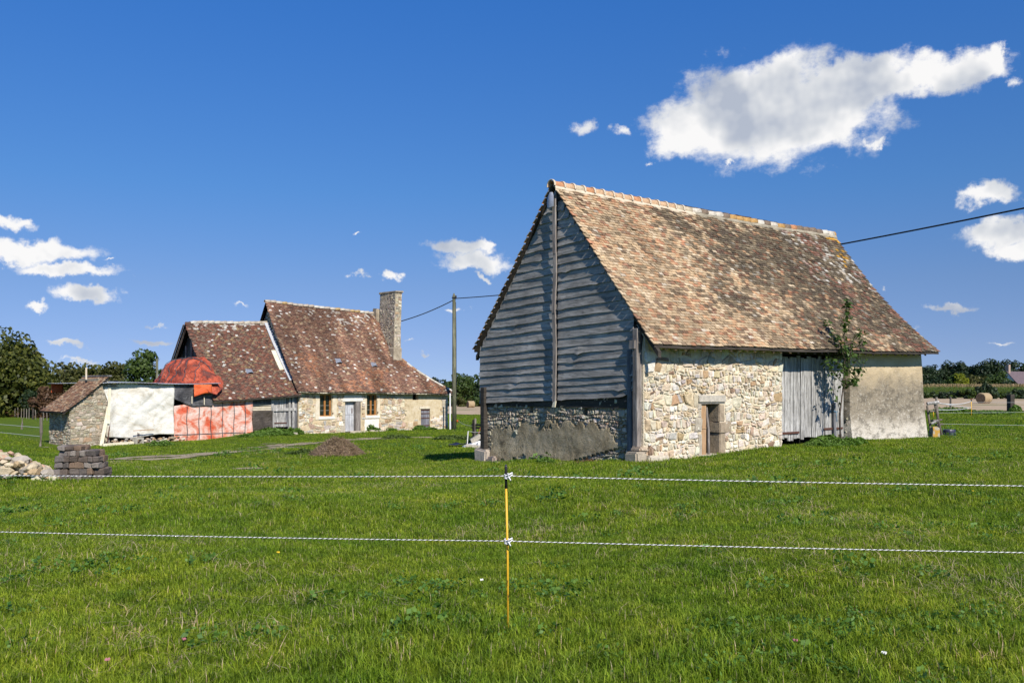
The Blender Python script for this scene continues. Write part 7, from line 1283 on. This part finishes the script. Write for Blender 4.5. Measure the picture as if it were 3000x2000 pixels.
def grass_tree():
    ng = bpy.data.node_groups.new('scatter', 'GeometryNodeTree'); ng.interface.new_socket('Geometry', in_out='INPUT', socket_type='NodeSocketGeometry'); ng.interface.new_socket('Geometry', in_out='OUTPUT', socket_type='NodeSocketGeometry'); N_ = ng.nodes; L = ng.links
    gi, go = N_.new('NodeGroupInput'), N_.new('NodeGroupOutput'); ci = N_.new('GeometryNodeCollectionInfo'); ci.inputs['Collection'].default_value = tc; ci.inputs['Separate Children'].default_value = True; ci.inputs['Reset Children'].default_value = True; ip = N_.new('GeometryNodeInstanceOnPoints'); ip.inputs['Pick Instance'].default_value = True
    def na_(nm, ty): a = N_.new('GeometryNodeInputNamedAttribute'); a.data_type = ty; a.inputs['Name'].default_value = nm; return a.outputs['Attribute']
    L.new(gi.outputs[0], ip.inputs['Points']); L.new(ci.outputs[0], ip.inputs['Instance']); L.new(na_('idx', 'INT'), ip.inputs['Instance Index']); L.new(na_('rot', 'FLOAT_VECTOR'), ip.inputs['Rotation']); L.new(na_('scl', 'FLOAT_VECTOR'), ip.inputs['Scale']); L.new(ip.outputs[0], go.inputs[0]); return ng
GT = grass_tree()
rg = np.random.default_rng(77); PX = []; PI = []; PS = []
def scatter(y0, y1, dens, idxs, smin, smax, umin=-260, umax=3260, pf=None):
    k_ = 1200 if y0 < 9 else 700 if y0 < 16 else 0; a0, a1 = (umin - k_ - CU) / F, (umax + k_ - CU) / F; area = .5 * (a1 - a0) * (y1 ** 2 - y0 ** 2); n = int(area * dens); y = np.sqrt(rg.uniform(y0 ** 2, y1 ** 2, n)); x = rg.uniform(a0, a1, n) * y
    bs = (x - B.O[0]) * B.d[0] + (y - B.O[1]) * B.d[1]; bt_ = (x - B.O[0]) * B.n[0] + (y - B.O[1]) * B.n[1]; k = ~((bs > -.05) & (bs < 13.1) & (bt_ > -.02) & (bt_ < 6.5))
    hs = (x - Hf.O[0]) * Hf.d[0] + (y - Hf.O[1]) * Hf.d[1]; htt = (x - Hf.O[0]) * Hf.n[0] + (y - Hf.O[1]) * Hf.n[1]; k &= ~((hs > -13.5) & (hs < S_H + .1) & (htt > -.15))
    k &= y < stub_front(x) - .3
    k &= np.array([(int(a_), int(b_)) not in BARE for a_, b_ in zip(np.round(x / .3), np.round(y / .3))]) | (rg.random(n) < .12)
    if pf is not None: k &= rg.random(n) < pf(x, y)
    x, y = x[k], y[k]; PX.append(np.stack([x, y, g(x, y)], 1)); PI.append(rg.choice(idxs, len(x))); s = rg.uniform(smin, smax, len(x)); PS.append(np.stack([s, s, s * rg.uniform(.75, 1.3, len(x))], 1))
short = lambda x, y: np.clip(.95 + .4 * fbm(x * .5, y * .5, 1, 3), 0, 1)
front = lambda x, y: np.clip((6.0 - y + 1.4 * fbm(x * .8, y * .8, 4, 3)) / 1.2, 0, 1)
dryp = lambda x, y: np.clip(.08 + 1.2 * fbm(x * .55 + 3, y * .8, 9, 3) + .15 * np.exp(-((y - 7.5) / 2.2) ** 2), .02, 1)
scatter(2.8, 9.5, 330, [0, 1, 2, 3, 4], .8, 1.25, pf=short); scatter(9.5, 17, 120, [0, 1, 2, 3, 4], 1.1, 1.6, pf=short)
scatter(2.8, 7.4, 260, [5, 6, 7], .7, 1.15, pf=front); scatter(4, 11, 62, [8, 9, 10], .8, 1.5, pf=dryp); scatter(10, 18, 28, [8, 9, 10], 1.0, 1.6, pf=dryp); scatter(17, 34, 8, [8, 9, 10], 1.2, 2.0, pf=dryp)
scatter(13, 30, 42, [11, 12, 13], .8, 1.2, pf=short); scatter(28, 58, 8.0, [14, 15], .55, .95); scatter(55, 112, 2.0, [14, 15], .9, 1.4)
scatter(3, 14, 5, [16, 17], .7, 1.5, pf=lambda x, y: (fbm(x * .9, y * .9, 17, 3) > .14) * 1.0); scatter(3, 6, 26, [16, 17], .6, 1.2, pf=lambda x, y: np.clip((x - .3) / 2, 0, 1) * (fbm(x, y, 23, 3) > -.1)); scatter(12, 40, .5, [16, 17], 1.2, 2.6, pf=lambda x, y: (fbm(x * .5, y * .5, 27, 3) > .10) * 1.0)
scatter(9, 24, 7, [5, 6, 7], .6, 1.0, pf=lambda x, y: (fbm(x * .6, y * .9, 29, 3) > .15) * 1.0)
PX = np.concatenate(PX); PI = np.concatenate(PI); PS = np.concatenate(PS); N = len(PX)
me = bpy.data.meshes.new('pasture_grass'); me.vertices.add(N); me.vertices.foreach_set('co', PX.astype(np.float32).ravel()); me.update()
a = me.attributes.new('idx', 'INT', 'POINT'); a.data.foreach_set('value', PI.astype(np.int32)); a = me.attributes.new('rot', 'FLOAT_VECTOR', 'POINT'); a.data.foreach_set('vector', np.stack([rg.normal(0, .08, N), rg.normal(0, .08, N), rg.uniform(0, 6.28, N)], 1).astype(np.float32).ravel()); a = me.attributes.new('scl', 'FLOAT_VECTOR', 'POINT'); a.data.foreach_set('vector', PS.astype(np.float32).ravel())
o = bpy.data.objects.new('pasture_grass', me); link(o); md = o.modifiers.new('scatter', 'NODES'); md.node_group = GT; tag(o, 'short green pasture grass with dry straw covering the field', 'grass', None, 'stuff'); print('tufts', N)
# a few flowers near the camera
M_WFL = m_plain('white_petals', (.75, .75, .72), (.88, .88, .86)); M_PFL = m_plain('pink_petals', (.35, .12, .16), (.5, .22, .25)); M_YFL = m_plain('yellow_petals', (.75, .5, .02), (.85, .62, .05))
for i, (u, Y, m_, lb) in enumerate(((2585, 4.85, M_WFL, 'white clover flower in the weeds of the near grass'), (1408, 6.9, M_WFL, 'small white flower in the grass left of the yellow post'), (2325, 5.15, M_PFL, 'pinkish flower head among the near weeds'), (310, 4.75, M_PFL, 'reddish seed head in the near long grass'), (533, 5.25, M_PFL, 'dark pink flower head in the long grass before the left rope'), (812, 8.0, M_YFL, 'lone yellow flower in the grass under the lower rope'), (2848, 13.2, M_YFL, 'yellow flower under the upper rope'))):
    p = gp(u, Y); t = thing('flower', p, lb, 'flower'); hh = .09 if Y < 6 else .07; G = Geo(); G.add(*tube([p, p + Vector((.01, 0, hh))], .0018, 4)); G.build('stem', M_NETTLE, t); G = Geo()
    for k in range(14): a_ = rnd.uniform(0, 6.28); r_ = rnd.uniform(.004, .013); V, Fc = rock(.0055, k, (1, .6, .6)); G.add([(x + p.x + .01 + r_ * math.cos(a_), y + p.y + r_ * math.sin(a_), z + p.z + hh + rnd.uniform(0, .012)) for x, y, z in V], Fc)
    G.build('bloom', m_, t)
